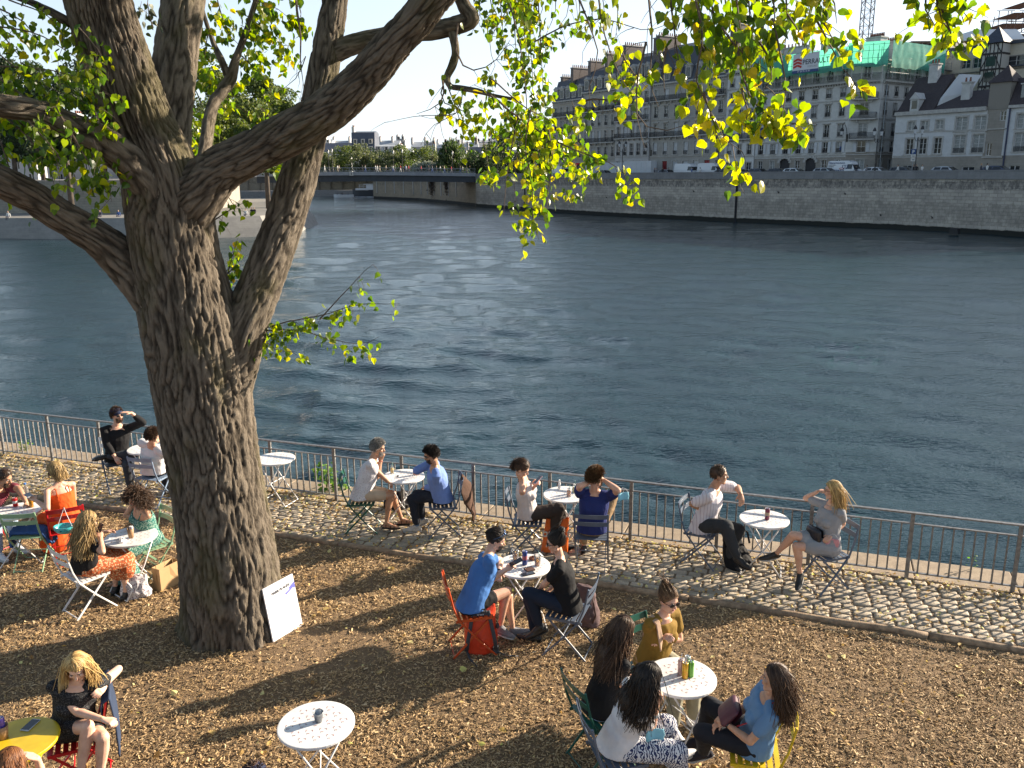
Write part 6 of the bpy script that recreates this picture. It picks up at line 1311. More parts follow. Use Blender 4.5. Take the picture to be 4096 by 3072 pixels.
def make_chair(label, col, x, y, face, group='folding slatted bistro chairs'):
    """face: direction the sitter looks, degrees from +x"""
    th = thing('folding_chair', label, 'chair', (x, y, 0), radians(face-90), group); m = PC[col]
    for i in range(7):
        mb = MB(); mb.box((0, -.165+i*.056, .452-.004*(abs(i-3) < 2)), (.40, .040, .008)); mb.build('seat_slat', m, th)
    for sx in (-1, 1):
        mb = MB(); mb.bar((sx*.188, -.20, .43), (sx*.188, .19, .438), .010, .028); mb.build('seat_rail', m, th)
        mb = MB(); mb.tube([(sx*.205, -.275, .835), (sx*.205, -.225, .60), (sx*.205, -.17, .45), (sx*.205, .0, .24), (sx*.205, .215, .005)], .0105, 6, flat=1.3, up=(sx, 0, 0)); mb.build('frame_bar', m, th)
        mb = MB(); mb.bar((sx*.175, .165, .43), (sx*.175, -.235, .005), .009, .022); mb.build('leg', m, th)
    for z, yy in ((.80, -.27), (.695, -.247)):
        mb = MB(); V = []
        for k in range(9):
            x_ = -.215+.43*k/8; bow = -.022*(1-(x_/.215)**2)
            for dy in (0, -.007):
                for dz in (-.029, .029): V.append((x_, yy+bow+dy-dz*.21, z+dz))
        f = []
        for k in range(8):
            a = 4*k
            f += [(a, a+4, a+5, a+1), (a+2, a+3, a+7, a+6), (a+1, a+5, a+7, a+3), (a, a+2, a+6, a+4)]
        f += [(0, 1, 3, 2), (32, 34, 35, 33)]; mb.add(V, f); mb.build('back_slat', m, th, recalc=True)
    for y_, z, w_ in ((.20, .02, .2), (-.222, .02, .172), (.03, .205, .2)):
        mb = MB(); mb.tube([(-w_, y_, z), (w_, y_, z)], .006, 6); mb.build('stretcher', m, th)
    return th
def T4(px, py): p = G(px*K, py*K, .71); return p[0], p[1]
TAB = {}
for key, px, py, rz, lab, col in (('far_left', 36, 1103, .3, 'white bistro table cut by the left edge with cans and a bottle on it', 'white'), ('left', 283, 1158, .9, 'white bistro table with paper cup between the curly haired woman and the blonde', 'white'), ('cap', 318, 968, .2, 'white bistro table by the railing partly behind the big trunk', 'white'),
    ('empty', 594, 990, -.35, 'empty white bistro table by the railing right of the big trunk', 'white'), ('men', 872, 1028, -.2, 'white bistro table with yellow drink between the two men at the railing', 'white'), ('phone', 1222, 1067, -.3, 'white bistro table with white tube and drink between woman with phone and man in navy', 'white'),
    ('blue', 1130, 1221, .1, 'white bistro table with beer and orange drinks beside the red dry bag', 'white'), ('rail', 1651, 1120, -.3, 'white bistro table with one dark can between the couple at the right railing', 'white'), ('women', 1471, 1461, .5, 'white bistro table with four coloured cans amid the seated women', 'white'), ('bucket', 683, 1563, .2, 'empty white bistro table with a small metal bucket at the bottom centre', 'white'), ('yellow', 35, 1600, .4, 'plain yellow bistro table at the bottom left corner', 'yellow')):
    x, y = T4(px, py); TAB[key] = (x, y); make_table('bistro_table', lab, col, x, y, rz, col == 'white')
# ================================================================== people
def on_ray(px, py, c, L, zh=None):
    """point under a pixel at distance L from joint c (nearest to height zh when two fit)"""
    d = ray(px, py); d = d/np.linalg.norm(d); oc = CAM-c; b = oc@d; q = b*b-(oc@oc-L*L)
    if q < 0: p = CAM+d*(-b); return c+unit(p-c)*L
    s = sqrt(q); a1, a2 = CAM+d*(-b-s), CAM+d*(-b+s)
    if zh is None: return a1
    return a1 if abs(a1[2]-zh) < abs(a2[2]-zh) else a2
SK = {'light': ((.62, .37, .26), (.50, .27, .18)), 'fair': ((.70, .45, .33), (.58, .34, .24)), 'tan': ((.46, .25, .15), (.36, .18, .105)), 'olive': ((.52, .30, .19), (.41, .225, .14)), 'brown': ((.36, .19, .11), (.28, .14, .08))}
def skinm(k):
    n = 'skin_'+k
    if n in MATS: return MATS[n]
    m, t, b = nodes(n); v = coord(t); f = noise(t, v, 14, 3); t.links.new(ramp(t, f, [(.3, SK[k][1]), (.7, SK[k][0])]), b.inputs['Base Color'])
    b.inputs['Roughness'].default_value = .5; b.inputs['Subsurface Weight'].default_value = .12; b.inputs['Subsurface Radius'].default_value = (.02, .008, .004); b.inputs['Subsurface Scale'].default_value = .4
    bumpn(t, b, noise(t, v, 130, 2), .12, .002); MATS[n] = m; return m
def hairm(n, dark, light):
    n = 'hair_'+n
    if n in MATS: return MATS[n]
    m, t, b = nodes(n); t.links.new(ramp(t, island(t), [(0, dark), (.6, tuple((p+q)/2 for p, q in zip(dark, light))), (1, light)]), b.inputs['Base Color']); b.inputs['Roughness'].default_value = .42; b.inputs['Specular IOR Level'].default_value = .28; MATS[n] = m; return m
HM = {'black': hairm('near_black', (.008, .006, .005), (.035, .024, .018)), 'brown': hairm('brown_dark', (.025, .013, .008), (.10, .055, .03)), 'mid': hairm('mid_brown', (.06, .03, .014), (.20, .11, .05)), 'blonde': hairm('blonde', (.22, .12, .04), (.68, .48, .20)), 'dblonde': hairm('dark_blonde', (.10, .06, .025), (.55, .38, .17)), 'grey': hairm('greying', (.10, .09, .08), (.42, .40, .37)), 'auburn': hairm('auburn', (.10, .035, .015), (.30, .13, .05))}
def fabric(name, c, c2=None, scale=30, kind='plain', c3=None, rough=.85):
    n = 'fabric_'+name
    if n in MATS: return MATS[n]
    m, t, b = nodes(n); v = coord(t); b.inputs['Roughness'].default_value = rough; b.inputs['Specular IOR Level'].default_value = .25
    base = ramp(t, noise(t, v, 8, 4), [(.3, tuple(x*.82 for x in c)), (.7, c)])
    if kind == 'dots':
        vo = t.nodes.new('ShaderNodeTexVoronoi'); vo.inputs['Scale'].default_value = scale; t.links.new(v, vo.inputs['Vector']); base = mixc(t, mth(t, 'LESS_THAN', vo.outputs['Distance'], .22), base, c2)
    elif kind == 'floral':
        vo = t.nodes.new('ShaderNodeTexVoronoi'); vo.inputs['Scale'].default_value = scale; t.links.new(v, vo.inputs['Vector']); base = mixc(t, mth(t, 'LESS_THAN', vo.outputs['Distance'], .42), base, c2)
        n2 = noise(t, v, scale*1.7, 2); base = mixc(t, mth(t, 'GREATER_THAN', n2, .6), base, c3 or c2)
    elif kind == 'zebra':
        w_ = t.nodes.new('ShaderNodeTexWave'); w_.inputs['Scale'].default_value = scale; w_.inputs['Distortion'].default_value = 14; w_.inputs['Detail'].default_value = 2; w_.inputs['Detail Scale'].default_value = 1.5; t.links.new(v, w_.inputs['Vector'])
        base = mixc(t, mth(t, 'GREATER_THAN', w_.outputs['Fac'], .5), c, c2)
    elif kind == 'check':
        w_ = t.nodes.new('ShaderNodeTexWave'); w_.inputs['Scale'].default_value = scale; w_.inputs['Distortion'].default_value = .3; t.links.new(v, w_.inputs['Vector']); base = mixc(t, mth(t, 'MULTIPLY', mth(t, 'GREATER_THAN', w_.outputs['Fac'], .93), .55), base, c2)
    t.links.new(base, b.inputs['Base Color']); bumpn(t, b, mth(t, 'ADD', noise(t, v, 16, 3), mth(t, 'MULTIPLY', noise(t, v, 260, 1), .12)), .55, .012); MATS[n] = m; return m
def loft(mb, C, rx, ry, X, Y, m=0, n=18):
    V = []; k = len(C)
    for i in range(k):
        x = X[i] if isinstance(X, list) else X; y = Y[i] if isinstance(Y, list) else Y
        for j in range(n):
            a = 2*pi*j/n; ca, sa = cos(a), sin(a); V.append(C[i]+x*rx[i]*np.sign(ca)*abs(ca)**.9+y*ry[i]*np.sign(sa)*abs(sa)**.95)
    f = [(i*n+j, i*n+(j+1) % n, (i+1)*n+(j+1) % n, (i+1)*n+j) for i in range(k-1) for j in range(n)]+[tuple(range(n))[::-1], tuple((k-1)*n+j for j in range(n))]
    mb.add(V, f, m)
def wrinkle(o, amp, sc=11, seed=0):
    me = o.data; n = len(me.vertices); V = np.zeros(n*3); me.vertices.foreach_get('co', V); V = V.reshape(-1, 3); N = np.zeros(n*3); me.vertices.foreach_get('normal', N); N = N.reshape(-1, 3)
    q = V*[sc, sc, sc*.7]+seed; d = 1-2*np.abs(perlin(q+.6*perlin(q*.5)[:, None])); V += N*(amp*(d*.7+.3*perlin(q*2.3)))[:, None]; me.vertices.foreach_set('co', V.ravel()); me.update()
def ikmid(a, t, l1, l2, pole):
    d = t-a; L = np.linalg.norm(d); L2 = min(L, (l1+l2)*.999); t = a+unit(d)*L2; x = (l1*l1-l2*l2+L2*L2)/(2*L2); h = sqrt(max(0, l1*l1-x*x)); u = unit(d); p = unit(pole-u*(pole@u)); return a+u*x+p*h, t

def hand(mb, wr, d, nrm, side, curl=.5, s=1.0, spread=.12, thumb=.6, point=False):
    """wr wrist, d pointing direction, nrm back of the hand, side +1 = thumb on +cross side"""
    d = unit(d); nrm = unit(nrm-d*(nrm@d)); lat = unit(np.cross(d, nrm))*side
    L = .088*s; pal = [wr-d*.012, wr+d*.02*s, wr+d*.055*s, wr+d*L]; loft(mb, pal, [.024*s, .033*s, .040*s, .038*s], [.019*s, .017*s, .0155*s, .013*s], lat, nrm, n=12)
    for i, (o_, ln) in enumerate(((.029, .070), (.010, .078), (-.010, .072), (-.028, .057))):
        c = curl*(1 if not (point and i == 0) else .1)*(1+.12*i); r = (.0088-.0006*(i == 3))*s; p = wr+d*(L-.006)+lat*o_*s; a = spread*(o_/.03); dr = unit(d+lat*a*.5); q = [p-dr*.015, p]
        for k, fr_ in enumerate((.45, .32, .23)):
            ang = c*(.7, 1.0, .8)[k]; ax_ = np.cross(dr, nrm if k == 0 else nn); 
            if k == 0: nn = unit(nrm-dr*(nrm@dr))
            dr, nn = dr*cos(ang)-nn*sin(ang), nn*cos(ang)+dr*sin(ang); p = p+dr*ln*fr_*s; q.append(p)
        mb.tube(q, [r*1.05, r*1.05, r, r*.9, r*.8], 8, round_=True)
    p = wr+d*.022*s+lat*.026*s; dr = unit(d*.75+lat*.75-nrm*.25); q = [p-dr*.015, p]
    for k, l in enumerate((.034, .030)): p = p+dr*l*s; q.append(p); dr = unit(dr-lat*thumb*.5-nrm*thumb*.35+d*.25)
    mb.tube(q, [.014*s, .0125*s, .0105*s, .0085*s], 8, round_=True)

def hairdo(th, W, hc, R_, U, Fw, style, hm, L=.3, seed=0, vol=1.0, torso=None, n=1500, part=0.0, s=1.0):
    """strand hair: each strand is a thin tapering tube that lies on the skull and then falls"""
    rs = np.random.RandomState(seed+5); cc = hc+U*.022*s-Fw*.010*s; er = np.array([.081, .100, .108])*s*vol; M3 = np.stack([R_, Fw, U]); mb = MB()
    bun = None
    if style in ('bun', 'pony'): bun = cc-Fw*(.105 if style == 'pony' else .085)*s+U*(.035 if style == 'pony' else .085)*s
    k = 0; tries = 0; DN_ = A(0, 0, -1)
    steps = max(4, min(16, int(L/.022)+3)); st = L/steps
    P0 = []
    while k < n and tries < n*12:
        tries += 1; v = rs.normal(size=3); v /= np.linalg.norm(v); r_, f_, u_ = v
        if u_ < (-.55 if f_ < 0 else -.55+1.32*f_**.75): continue
        P0.append(v); k += 1
    for v in P0:
        v = v/np.linalg.norm(v); p = cc+(v*er)@M3; q = [p]; fall = False; d = None; jit = rs.normal(size=3)*(.16 if rs.rand() < .85 else .4)
        Ls = L*rs.uniform(.75, 1.05)
        for i in range(steps):
            nrm = unit(((p-cc)@M3.T/er**2)@M3)
            if bun is not None:
                t_ = unit(bun-p); t_ = unit(t_-nrm*(t_@nrm)*.9+jit*.3)
                if np.linalg.norm(bun-p) < .03: break
                p = p+t_*min(.022, np.linalg.norm(bun-p))
            else:
                if style == 'short': t_ = unit(nrm*.55-Fw*.35+U*.1+jit*1.2); t_ = unit(t_)
                elif style == 'crop': t_ = unit(nrm*.5+DN_*.4+jit)
                elif style == 'curly': a = i*1.25+v[0]*9+v[1]*7; t_ = unit(DN_*.7+nrm*.55+R_*v[0]*.9*(i < 3)+.95*(R_*cos(a)+Fw*sin(a))+jit)
                else:
                    side = np.sign(v[0]-part) if v[1] > -.75 else 0
                    t_ = DN_*1.0-Fw*(.45 if v[1] > 0 or i < 3 else .05)+R_*side*.65*max(0, 1-i/4)+jit*.5; t_ = unit(t_-nrm*min(0, t_@nrm)) if True else t_
                p = p+t_*(Ls/steps)
            loc = (p-cc)@M3.T/er
            if bun is None and loc[1] > .18 and loc[2] < .42 and abs(loc[0]) < .86 and style in ('long', 'curly'): loc[0] = (.86+.05*abs(v[2]))*(1 if loc[0] > part*.3 else -1); loc[1] = min(loc[1], .42); p = cc+(loc*er)@M3
            rr = np.linalg.norm(loc)
            if rr < 1.0: p = cc+((loc/rr)*er*1.0)@M3
            if torso is not None and bun is None:
                a_, b_, rad = torso; ab = b_-a_; tt_ = min(1, max(0, (p-a_)@ab/(ab@ab))); c0 = a_+ab*tt_; dd_ = p-c0; dl = np.linalg.norm(dd_)
                if dl < rad: p = c0+dd_/dl*rad
            q.append(p)
        kk = len(q); rad_ = (.0034 if style not in ('crop', 'curly') else .0030)*s
        if kk > 2: mb.tube(q, [rad_*1.0]+[rad_*(1-.6*(j/kk)**2) for j in range(1, kk)], 4, cap=False)
    if style == 'bun':
        for j in range(60):
            a = rs.rand()*6.28; b_ = rs.rand()*3.14; c0 = bun+U*.025*s; q = [c0+.034*s*A(cos(a+x)*cos(b_), sin(a+x), cos(a+x)*sin(b_)) for x in np.linspace(0, 2.5, 8)]; mb.tube(q, .004*s, 4, cap=False)
        mb.ell(bun+U*.025*s, .031*s, nu=12, nv=8)
    if style == 'pony':
        for j in range(110):
            p = bun+rs.normal(size=3)*.008; d = unit(-Fw*.5+DN_*.3+rs.normal(size=3)*.2); q = [p]
            for i in range(8): d = unit(d+DN_*.33); p = p+d*L/8; q.append(p)
            mb.tube(q, [.0045*(1-i/12) for i in range(9)], 4, cap=False)
    # the dense under-layer over the scalp
    nu, nv = 22, 12; V = []
    for i in range(nv+1):
        t_ = pi*.66*i/nv
        for j in range(nu):
            a = 2*pi*j/nu; f_ = sin(a); lim = pi*.66 if f_ < 0 else pi*(.66-.33*f_); tt_ = min(t_, lim); vv = np.array([sin(tt_)*cos(a), sin(tt_)*sin(a), cos(tt_)]); V.append(cc+(vv*er*.985)@M3)
    mb.add(V, [(i*nu+j, (i+1)*nu+j, (i+1)*nu+(j+1) % nu, i*nu+(j+1) % nu) for i in range(nv) for j in range(nu)]); 
    return mb.build('hair', hm, th, smooth=True, W=W)

def person(label, hip, head, az, look=0, pitch=-5, roll=0, sex='f', s=1.0, skin='light', hair=('long', 'brown', .3), arms=None, legs=None, top=None, bottom=None, shoes=None, chair=None, curl=.6, group=None, beard=None, glasses=None, twist=0, zhip=.545, handpose=None, feet_az=None, hip3=None, head3=None, socks=None, eyes=True, seed=None, hair_kw=None, chairlab=None, chairxy=None):
    seed = sum(map(ord, label)) % 1000 if seed is None else seed
    P_h = A(*hip3) if hip3 is not None else G(hip[0], hip[1], zhip)
    f = A(cos(radians(az)), sin(radians(az)), 0); r = A(f[1], -f[0], 0); up = A(0, 0, 1); m = sex == 'm'
    W = A(P_h[0], P_h[1], 0); th = thing('person', label, 'person', W, group=group); sk = skinm(skin)
    D1 = .685*s
    hd = A(*head3) if head3 is not None else on_ray(head[0], head[1], P_h, D1, head[2] if len(head) > 2 else 1.22)
    spine = unit(hd-P_h); nk = P_h+spine*(.505*s)+f*.0; nk = nk-f*.015
    f2 = A(cos(radians(az+twist)), sin(radians(az+twist)), 0); T = spine; X = unit(np.cross(f2, T)); Yf = unit(np.cross(T, X))         # X = person's right
    if X@r < 0: X = -X
    Yf = unit(f2-T*(f2@T)); sw = (.188 if m else .158)*s
    sh = {'R': nk-T*.045*s+X*sw, 'L': nk-T*.045*s-X*sw}
    hipj = {'R': P_h+r*.088*s, 'L': P_h-r*.088*s}
    ua, fa, tl, sl_ = .275*s, .245*s, .42*s, .41*s
    el, wr, kn, an = {}, {}, {}, {}
    for k, spec in (arms or {}).items():
        e, h = spec
        if e is None:
            t_ = G(*h) if len(h) == 3 and h[0] > 30 else P_h+X*h[0]+Yf*h[1]+up*h[2]
            pole = (X if k == 'R' else -X)*.6-up*.8-Yf*.3; el[k], wr[k] = ikmid(sh[k], t_, ua, fa, pole)
        else: el[k] = on_ray(e[0], e[1], sh[k], ua, e[2]); wr[k] = on_ray(h[0], h[1], el[k], fa, h[2])
    for k, spec in (legs or {}).items():
        e, h = spec
        if e is None: t_ = G(*h) if h[0] > 30 else P_h*[1, 1, 0]+r*h[0]+f*h[1]+up*h[2]; kn[k], an[k] = ikmid(hipj[k], t_, tl, sl_, up*1.0+f*.5)
        else: kn[k] = on_ray(e[0], e[1], hipj[k], tl, e[2]); an[k] = on_ray(h[0], h[1], kn[k], sl_, h[2])
        if an[k][2] < .085: an[k][2] = .085
    # head frame
    la = radians(look if look is not None else az); pt = radians(pitch); Fw = A(cos(la)*cos(pt), sin(la)*cos(pt), sin(pt)); R_ = unit(np.cross(Fw, up)); U = np.cross(R_, Fw)
    if roll: a_ = radians(roll); R_, U = R_*cos(a_)+U*sin(a_), U*cos(a_)-R_*sin(a_)
    ax = np.stack([R_, Fw, U]); hs = s*(1.0 if m else .96)
    mb = MB()
    # torso, hips
    wm = 1.0 if m else .90
    TC = [P_h-T*.075*s, P_h-T*.02*s, P_h+T*.08*s, P_h+T*.19*s-Yf*.008, P_h+T*.30*s, P_h+T*.39*s, P_h+T*.455*s, P_h+T*.50*s]
    trx = [q*s for q in ((.135, .165, .155, .145, .162, .168, .125, .062) if m else (.14, .168, .145, .118, .132, .138, .105, .05))]
    try_ = [q*s for q in ((.10, .118, .108, .105, .118, .105, .075, .055) if m else (.105, .12, .10, .088, .105, .092, .066, .046))]
    XX = [r, r, unit(r*.6+X*.4), X, X, X, X, X]; YY = [f, f, unit(f*.5+Yf*.5), Yf, Yf, Yf, Yf, Yf]
    loft(mb, TC, trx, try_, XX, YY)
    if not m:
        for sg in (-1, 1): mb.ell(P_h+T*.315*s+Yf*.085*s+X*sg*.062*s, .056*s)
    hk = hd-U*.075*hs-Fw*.01
    mb.tube([nk-T*.03*s, nk+T*.01, hk], [.062*s if m else .05*s, (.056 if m else .044)*s, (.052 if m else .042)*s], 12, round_=True)
    for k in sh: mb.tube([nk+T*.02, nk-T*.012*s+(sh[k]-nk)*.45, sh[k]], [.045*s, .042*s, .04*s], 10, round_=True)
    for k in sh:
        if k in el:
            a0 = sh[k]; R4 = ((.052, .052, .046, .040) if m else (.043, .043, .037, .033)); mid = (a0+el[k])/2
            mb.tube([a0+(nk-a0)*.35-T*.01, a0, mid, el[k]], [q*s for q in R4], 12, round_=True)
            w2 = (el[k]+wr[k])/2*.5+el[k]*.5; mb.tube([el[k], w2, wr[k]], [q*s for q in ((.041, .042, .026) if m else (.034, .034, .021))], 12, round_=True)
            d = unit(wr[k]-el[k]); hp = (handpose or {}).get(k, {}); dd = unit(d+A(*hp.get('d', (0, 0, 0)))); nrm = A(*hp['n']) if 'n' in hp else unit(up+(X if k == 'R' else -X)*.4); cu = hp.get('c', curl)
            lat0 = np.cross(dd, nrm); inward = -X if k == 'R' else X; side = hp.get('s', 1 if lat0@inward > 0 else -1)
            hand(mb, wr[k], dd, nrm, side, cu, s*(1.0 if m else .93), point=hp.get('p', False), thumb=hp.get('t', .6))
    for k in kn:
        R5 = ((.082, .078, .062, .052) if m else (.084, .078, .06, .05)); a0 = hipj[k]; th3 = a0+(kn[k]-a0)*.3; th6 = a0+(kn[k]-a0)*.7
        mb.tube([a0, th3, th6, kn[k]], [q*s for q in R5], 14, round_=True)
        sd_ = unit(an[k]-kn[k]); bk = -f; c1 = kn[k]+(an[k]-kn[k])*.32+unit(bk-sd_*(bk@sd_))*.014; c2 = kn[k]+(an[k]-kn[k])*.75
        mb.tube([kn[k], c1, c2, an[k]], [q*s for q in (.05, .053, .033, .029)], 12, round_=True)
    feet = {}
    for k in an:
        sd_ = unit(an[k]-kn[k]); fz = radians(feet_az[k]) if feet_az and k in feet_az else radians(az+(-8 if k == 'R' else 8)); ff = A(cos(fz), sin(fz), 0)
        if an[k][2] > .13: ff = unit(ff-sd_*(ff@sd_)*.75+sd_*.25)
        nn = unit(up-ff*(up@ff)) if an[k][2] <= .13 else unit(-sd_-ff*(-sd_@ff)); feet[k] = (ff, nn); dn_ = -nn
        heel = an[k]-ff*.03*s+dn_*.055*s; ball = an[k]+ff*.115*s+dn_*.062*s; toe = an[k]+ff*.165*s+dn_*.066*s; ins = an[k]+ff*.05*s+dn_*.03*s
        mb.tube([an[k], ins, ball], [.030*s, .032*s, .024*s], 10, round_=True); mb.tube([heel, (heel+ball)/2, ball, toe], [.026*s, .026*s, .027*s, .019*s], 10, flat=.9, round_=True)
    # head
    h_ = lambda x, y, z: hd+R_*x*hs+Fw*y*hs+U*z*hs
    mb.ell(h_(0, -.012, .028), tuple(q*hs for q in (.073, .092, .090)), ax, 20, 14); mb.ell(h_(0, .018, -.035), tuple(q*hs for q in ((.061, .070, .076) if m else (.056, .066, .072))), ax, 18, 12)
    mb.ell(h_(0, .055, -.098), tuple(q*hs for q in ((.028, .024, .020) if m else (.020, .019, .017))), ax, 12, 8); mb.ell(h_(0, .068, .026), tuple(q*hs for q in (.045, .018, .014)), ax, 12, 8)
    mb.tube([h_(0, .074, .014), h_(0, .094, -.012), h_(0, .100, -.024)], [q*hs for q in (.009, .011, .013)], 8, round_=True)
    for sg in (-1, 1):
        mb.ell(h_(sg*.036, .06, -.022), tuple(q*hs for q in (.022, .020, .020)), ax, 10, 8); mb.ell(h_(sg*.074, -.012, -.008), tuple(q*hs for q in (.010, .020, .031)), ax, 10, 8); mb.tube([h_(sg*.055, .0, -.06), h_(sg*.02, .055, -.095)], [.02*hs, .016*hs], 8, round_=True)
    mb.ell(h_(0, .078, -.052), tuple(q*hs for q in (.021, .010, .006)), ax, 10, 6); mb.ell(h_(0, .074, -.064), tuple(q*hs for q in (.019, .011, .007)), ax, 10, 6)
    body = mb.build('body', sk, th, W=W); remesh(body, .0058, 3, .5)
    # face details
    mb = MB()
    if eyes:
        for sg in (-1, 1): mb.ell(h_(sg*.029, .0735, .004), tuple(q*hs for q in (.0115, .006, .0052)), ax, 10, 6, m=0); mb.ell(h_(sg*.029, .0785, .004), .0042*hs, nu=8, nv=6, m=1)
        mb.build('eye', [mat('eye_white', (.55, .5, .47), rough=.3), mat('eye_dark', (.02, .015, .01), rough=.2)], th, smooth=True, W=W)
    mb = MB()
    for sg in (-1, 1): mb.tube([h_(sg*.014, .084, .020), h_(sg*.03, .083, .026), h_(sg*.046, .070, .020)], [.0022*hs, .0028*hs, .0015*hs], 5)
    hmat = HM[hair[1]]; mb.build('eyebrow', HM['brown'] if hair[1] in ('blonde', 'dblonde', 'grey') else hmat, th, W=W)
    mb = MB(); mb.ell(h_(0, .0815, -.053), tuple(q*hs for q in (.019, .0075, .0042)), ax, 10, 6); mb.ell(h_(0, .079, -.062), tuple(q*hs for q in (.016, .0085, .005)), ax, 10, 6); mb.build('lips', mat('lips', (.42, .13, .11), rough=.45), th, smooth=True, W=W)
    if beard:
        rs = np.random.RandomState(seed); mb = MB()
        for _ in range(420):
            a = rs.uniform(-1.25, 1.25); z = rs.uniform(-.115, -.04); y = .068*cos(a*1.0)+.012; x = .058*sin(a)*1.05
            if z > -.072 and abs(x) < .03 and rs.rand() < .75 and z < -.045: continue
            rr = 1 if z > -.09 else .8; p = h_(x*rr, y*rr*(1.03)+.01, z); d = unit(Fw*cos(a)+R_*sin(a)-U*1.2); mb.tube([p-d*.006, p+d*.009*beard], [.0024, .0012], 4)
        mb.build('beard', hmat, th, W=W)
    a_, b_ = P_h+T*.12*s, nk-T*.05*s
    hairdo(th, W, hd, R_, U, Fw, hair[0], hmat, hair[2], seed, torso=(a_, b_, (.135 if not m else .15)*s), s=hs, **(hair_kw or {}))
    if glasses:
        mb = MB(); gm = glasses == 'sun'
        for sg in (-1, 1):
            if gm: mb.ell(h_(sg*.033, .088, .004), tuple(q*hs for q in (.028, .007, .020)), ax, 14, 8)
            else: mb.tube([h_(sg*.032+.024*cos(q), .093, .004+.016*sin(q)) for q in np.linspace(0, 2*pi, 13)], .0016, 5)
            mb.tube([h_(sg*.058, .082, .010), h_(sg*.078, .04, .010), h_(sg*.080, -.02, .004)], .0028 if gm else .002, 5)
        mb.tube([h_(-.01, .098, .009), h_(.01, .098, .009)], .0022, 5); go = mb.build('sunglasses' if gm else 'glasses', mat('glasses_black', (.008, .008, .01), rough=.12) if gm else mat('glasses_frame', (.03, .025, .02), rough=.3), th, smooth=True, W=W)
    # clothes -------------------------------------------------------
    def legtube(mb, k, r0, r1, r2, frac):
        a0, kk, aa = hipj[k], kn[k], an[k]; g = .014
        if frac <= 1: e = a0+(kk-a0)*frac; mb.tube([a0, a0+(e-a0)*.5, e], [r0, (r0+r1)/2+.004, r1], 14, round_=True)
        else:
            e = kk+(aa-kk)*(frac-1); mb.tube([a0, a0+(kk-a0)*.5, kk], [r0, (r0+r1)/2, r1], 14, round_=True); sd_ = unit(aa-kk); c1 = kk+(e-kk)*.35+unit(-f-sd_*(-f@sd_))*.012; mb.tube([kk, c1, e], [r1, (r1*.55+r2*.45)+.006, r2], 12, round_=True)
    if bottom:
        kind, fm, frac = bottom[:3]; mb = MB(); wide = bottom[3] if len(bottom) > 3 else 1.0
        if kind in ('trousers', 'shorts'):
            loft(mb, [P_h-T*.085*s, P_h-T*.02*s, P_h+T*.055*s, P_h+T*.10*s], [q*s for q in (.145, .178, .168, .155)], [q*s for q in (.112, .13, .122, .112)], r, f)
            for k in kn: legtube(mb, k, .096*s, .074*s*wide, .052*s*wide, frac)
        else:                                                     # skirt or dress skirt over both thighs
            loft(mb, [P_h-T*.09*s, P_h-T*.02*s, P_h+T*.07*s, P_h+T*.13*s], [q*s for q in (.17, .19, .165, .135)], [q*s for q in (.125, .135, .118, .10)], r, f)
            for k in kn: legtube(mb, k, .115*s, .085*s*wide, .07*s*wide, frac)
            kc = (kn['R']+kn['L'])/2; hc_ = P_h+(kc-P_h)*min(1, frac); mb.tube([P_h+f*.03, (P_h+hc_)/2, hc_], [.11*s, .10*s, .085*s], 12, round_=True)
            if frac > 1:
                ac = (an['R']+an['L'])/2; e = kc+(ac-kc)*(frac-1); mb.tube([kc, (kc+e)/2, e], [.09*s*wide, .10*s*wide, .12*s*wide], 12, round_=True)
                for k in kn: e2 = kn[k]+(an[k]-kn[k])*(frac-1); mb.tube([kn[k], e2], [.08*s*wide, .09*s*wide], 12, round_=True)
        o = mb.build({'trousers': 'trousers', 'shorts': 'shorts', 'skirt': 'skirt'}[kind], fm, th, W=W); remesh(o, .0085, 3); wrinkle(o, .0045, 13, seed)
    if top:
        kind, fm = top[:2]; mb = MB(); sf = {'tee': .55, 'shirt': 1.55, 'shortshirt': .72, 'tank': 0, 'cap': .3, 'rolled': 1.25, 'strap': 0}[kind]; g = .016
        low = top[2] if len(top) > 2 else -.05
        C = [P_h+T*low*s, P_h+T*.08*s, P_h+T*.19*s, P_h+T*.30*s, P_h+T*.385*s]; rx_ = [.192, .176, .152, .158, .162] if not m else [.198, .184, .172, .186, .188]; ry_ = [.150, .132, .114, .130, .114] if not m else [.155, .138, .130, .142, .128]
        if kind in ('tank', 'strap'): pass
        if kind != 'strap': C += [P_h+T*.43*s, P_h+T*.462*s]; rx_ += [.142, .092] if kind != 'tank' else [.118, .082]; ry_ += [.100, .078]
        loft(mb, C, [q*s for q in rx_], [q*s for q in ry_], [r, unit(r+X)]+[X]*(len(C)-2), [f, unit(f+Yf)]+[Yf]*(len(C)-2))
        if not m:
            for sg in (-1, 1): mb.ell(P_h+T*.31*s+Yf*.088*s+X*sg*.062*s, .063*s)
        for k in el:
            if sf <= 0: continue
            a0 = sh[k]; e = el[k]; R0_ = (.068 if m else .058)*s
            if sf <= 1: t_ = a0+(e-a0)*sf; mb.tube([nk-T*.006*s+(a0-nk)*.4, a0], [.052*s, R0_*.9], 10, round_=True); mb.tube([a0+(nk-a0)*.4-T*.012, a0, a0+(t_-a0)*.5, t_], [R0_*.95, R0_, R0_*.98, R0_*.98], 12, round_=True)
            else: t_ = e+(wr[k]-e)*min(.97, sf-1+.4); mb.tube([a0+(nk-a0)*.4-T*.012, a0, (a0+e)/2, e], [R0_*.95, R0_, R0_*.92, R0_*.86], 12, round_=True); mb.tube([e, (e+t_)/2, t_], [R0_*.86, R0_*.8, R0_*.62], 12, round_=True)
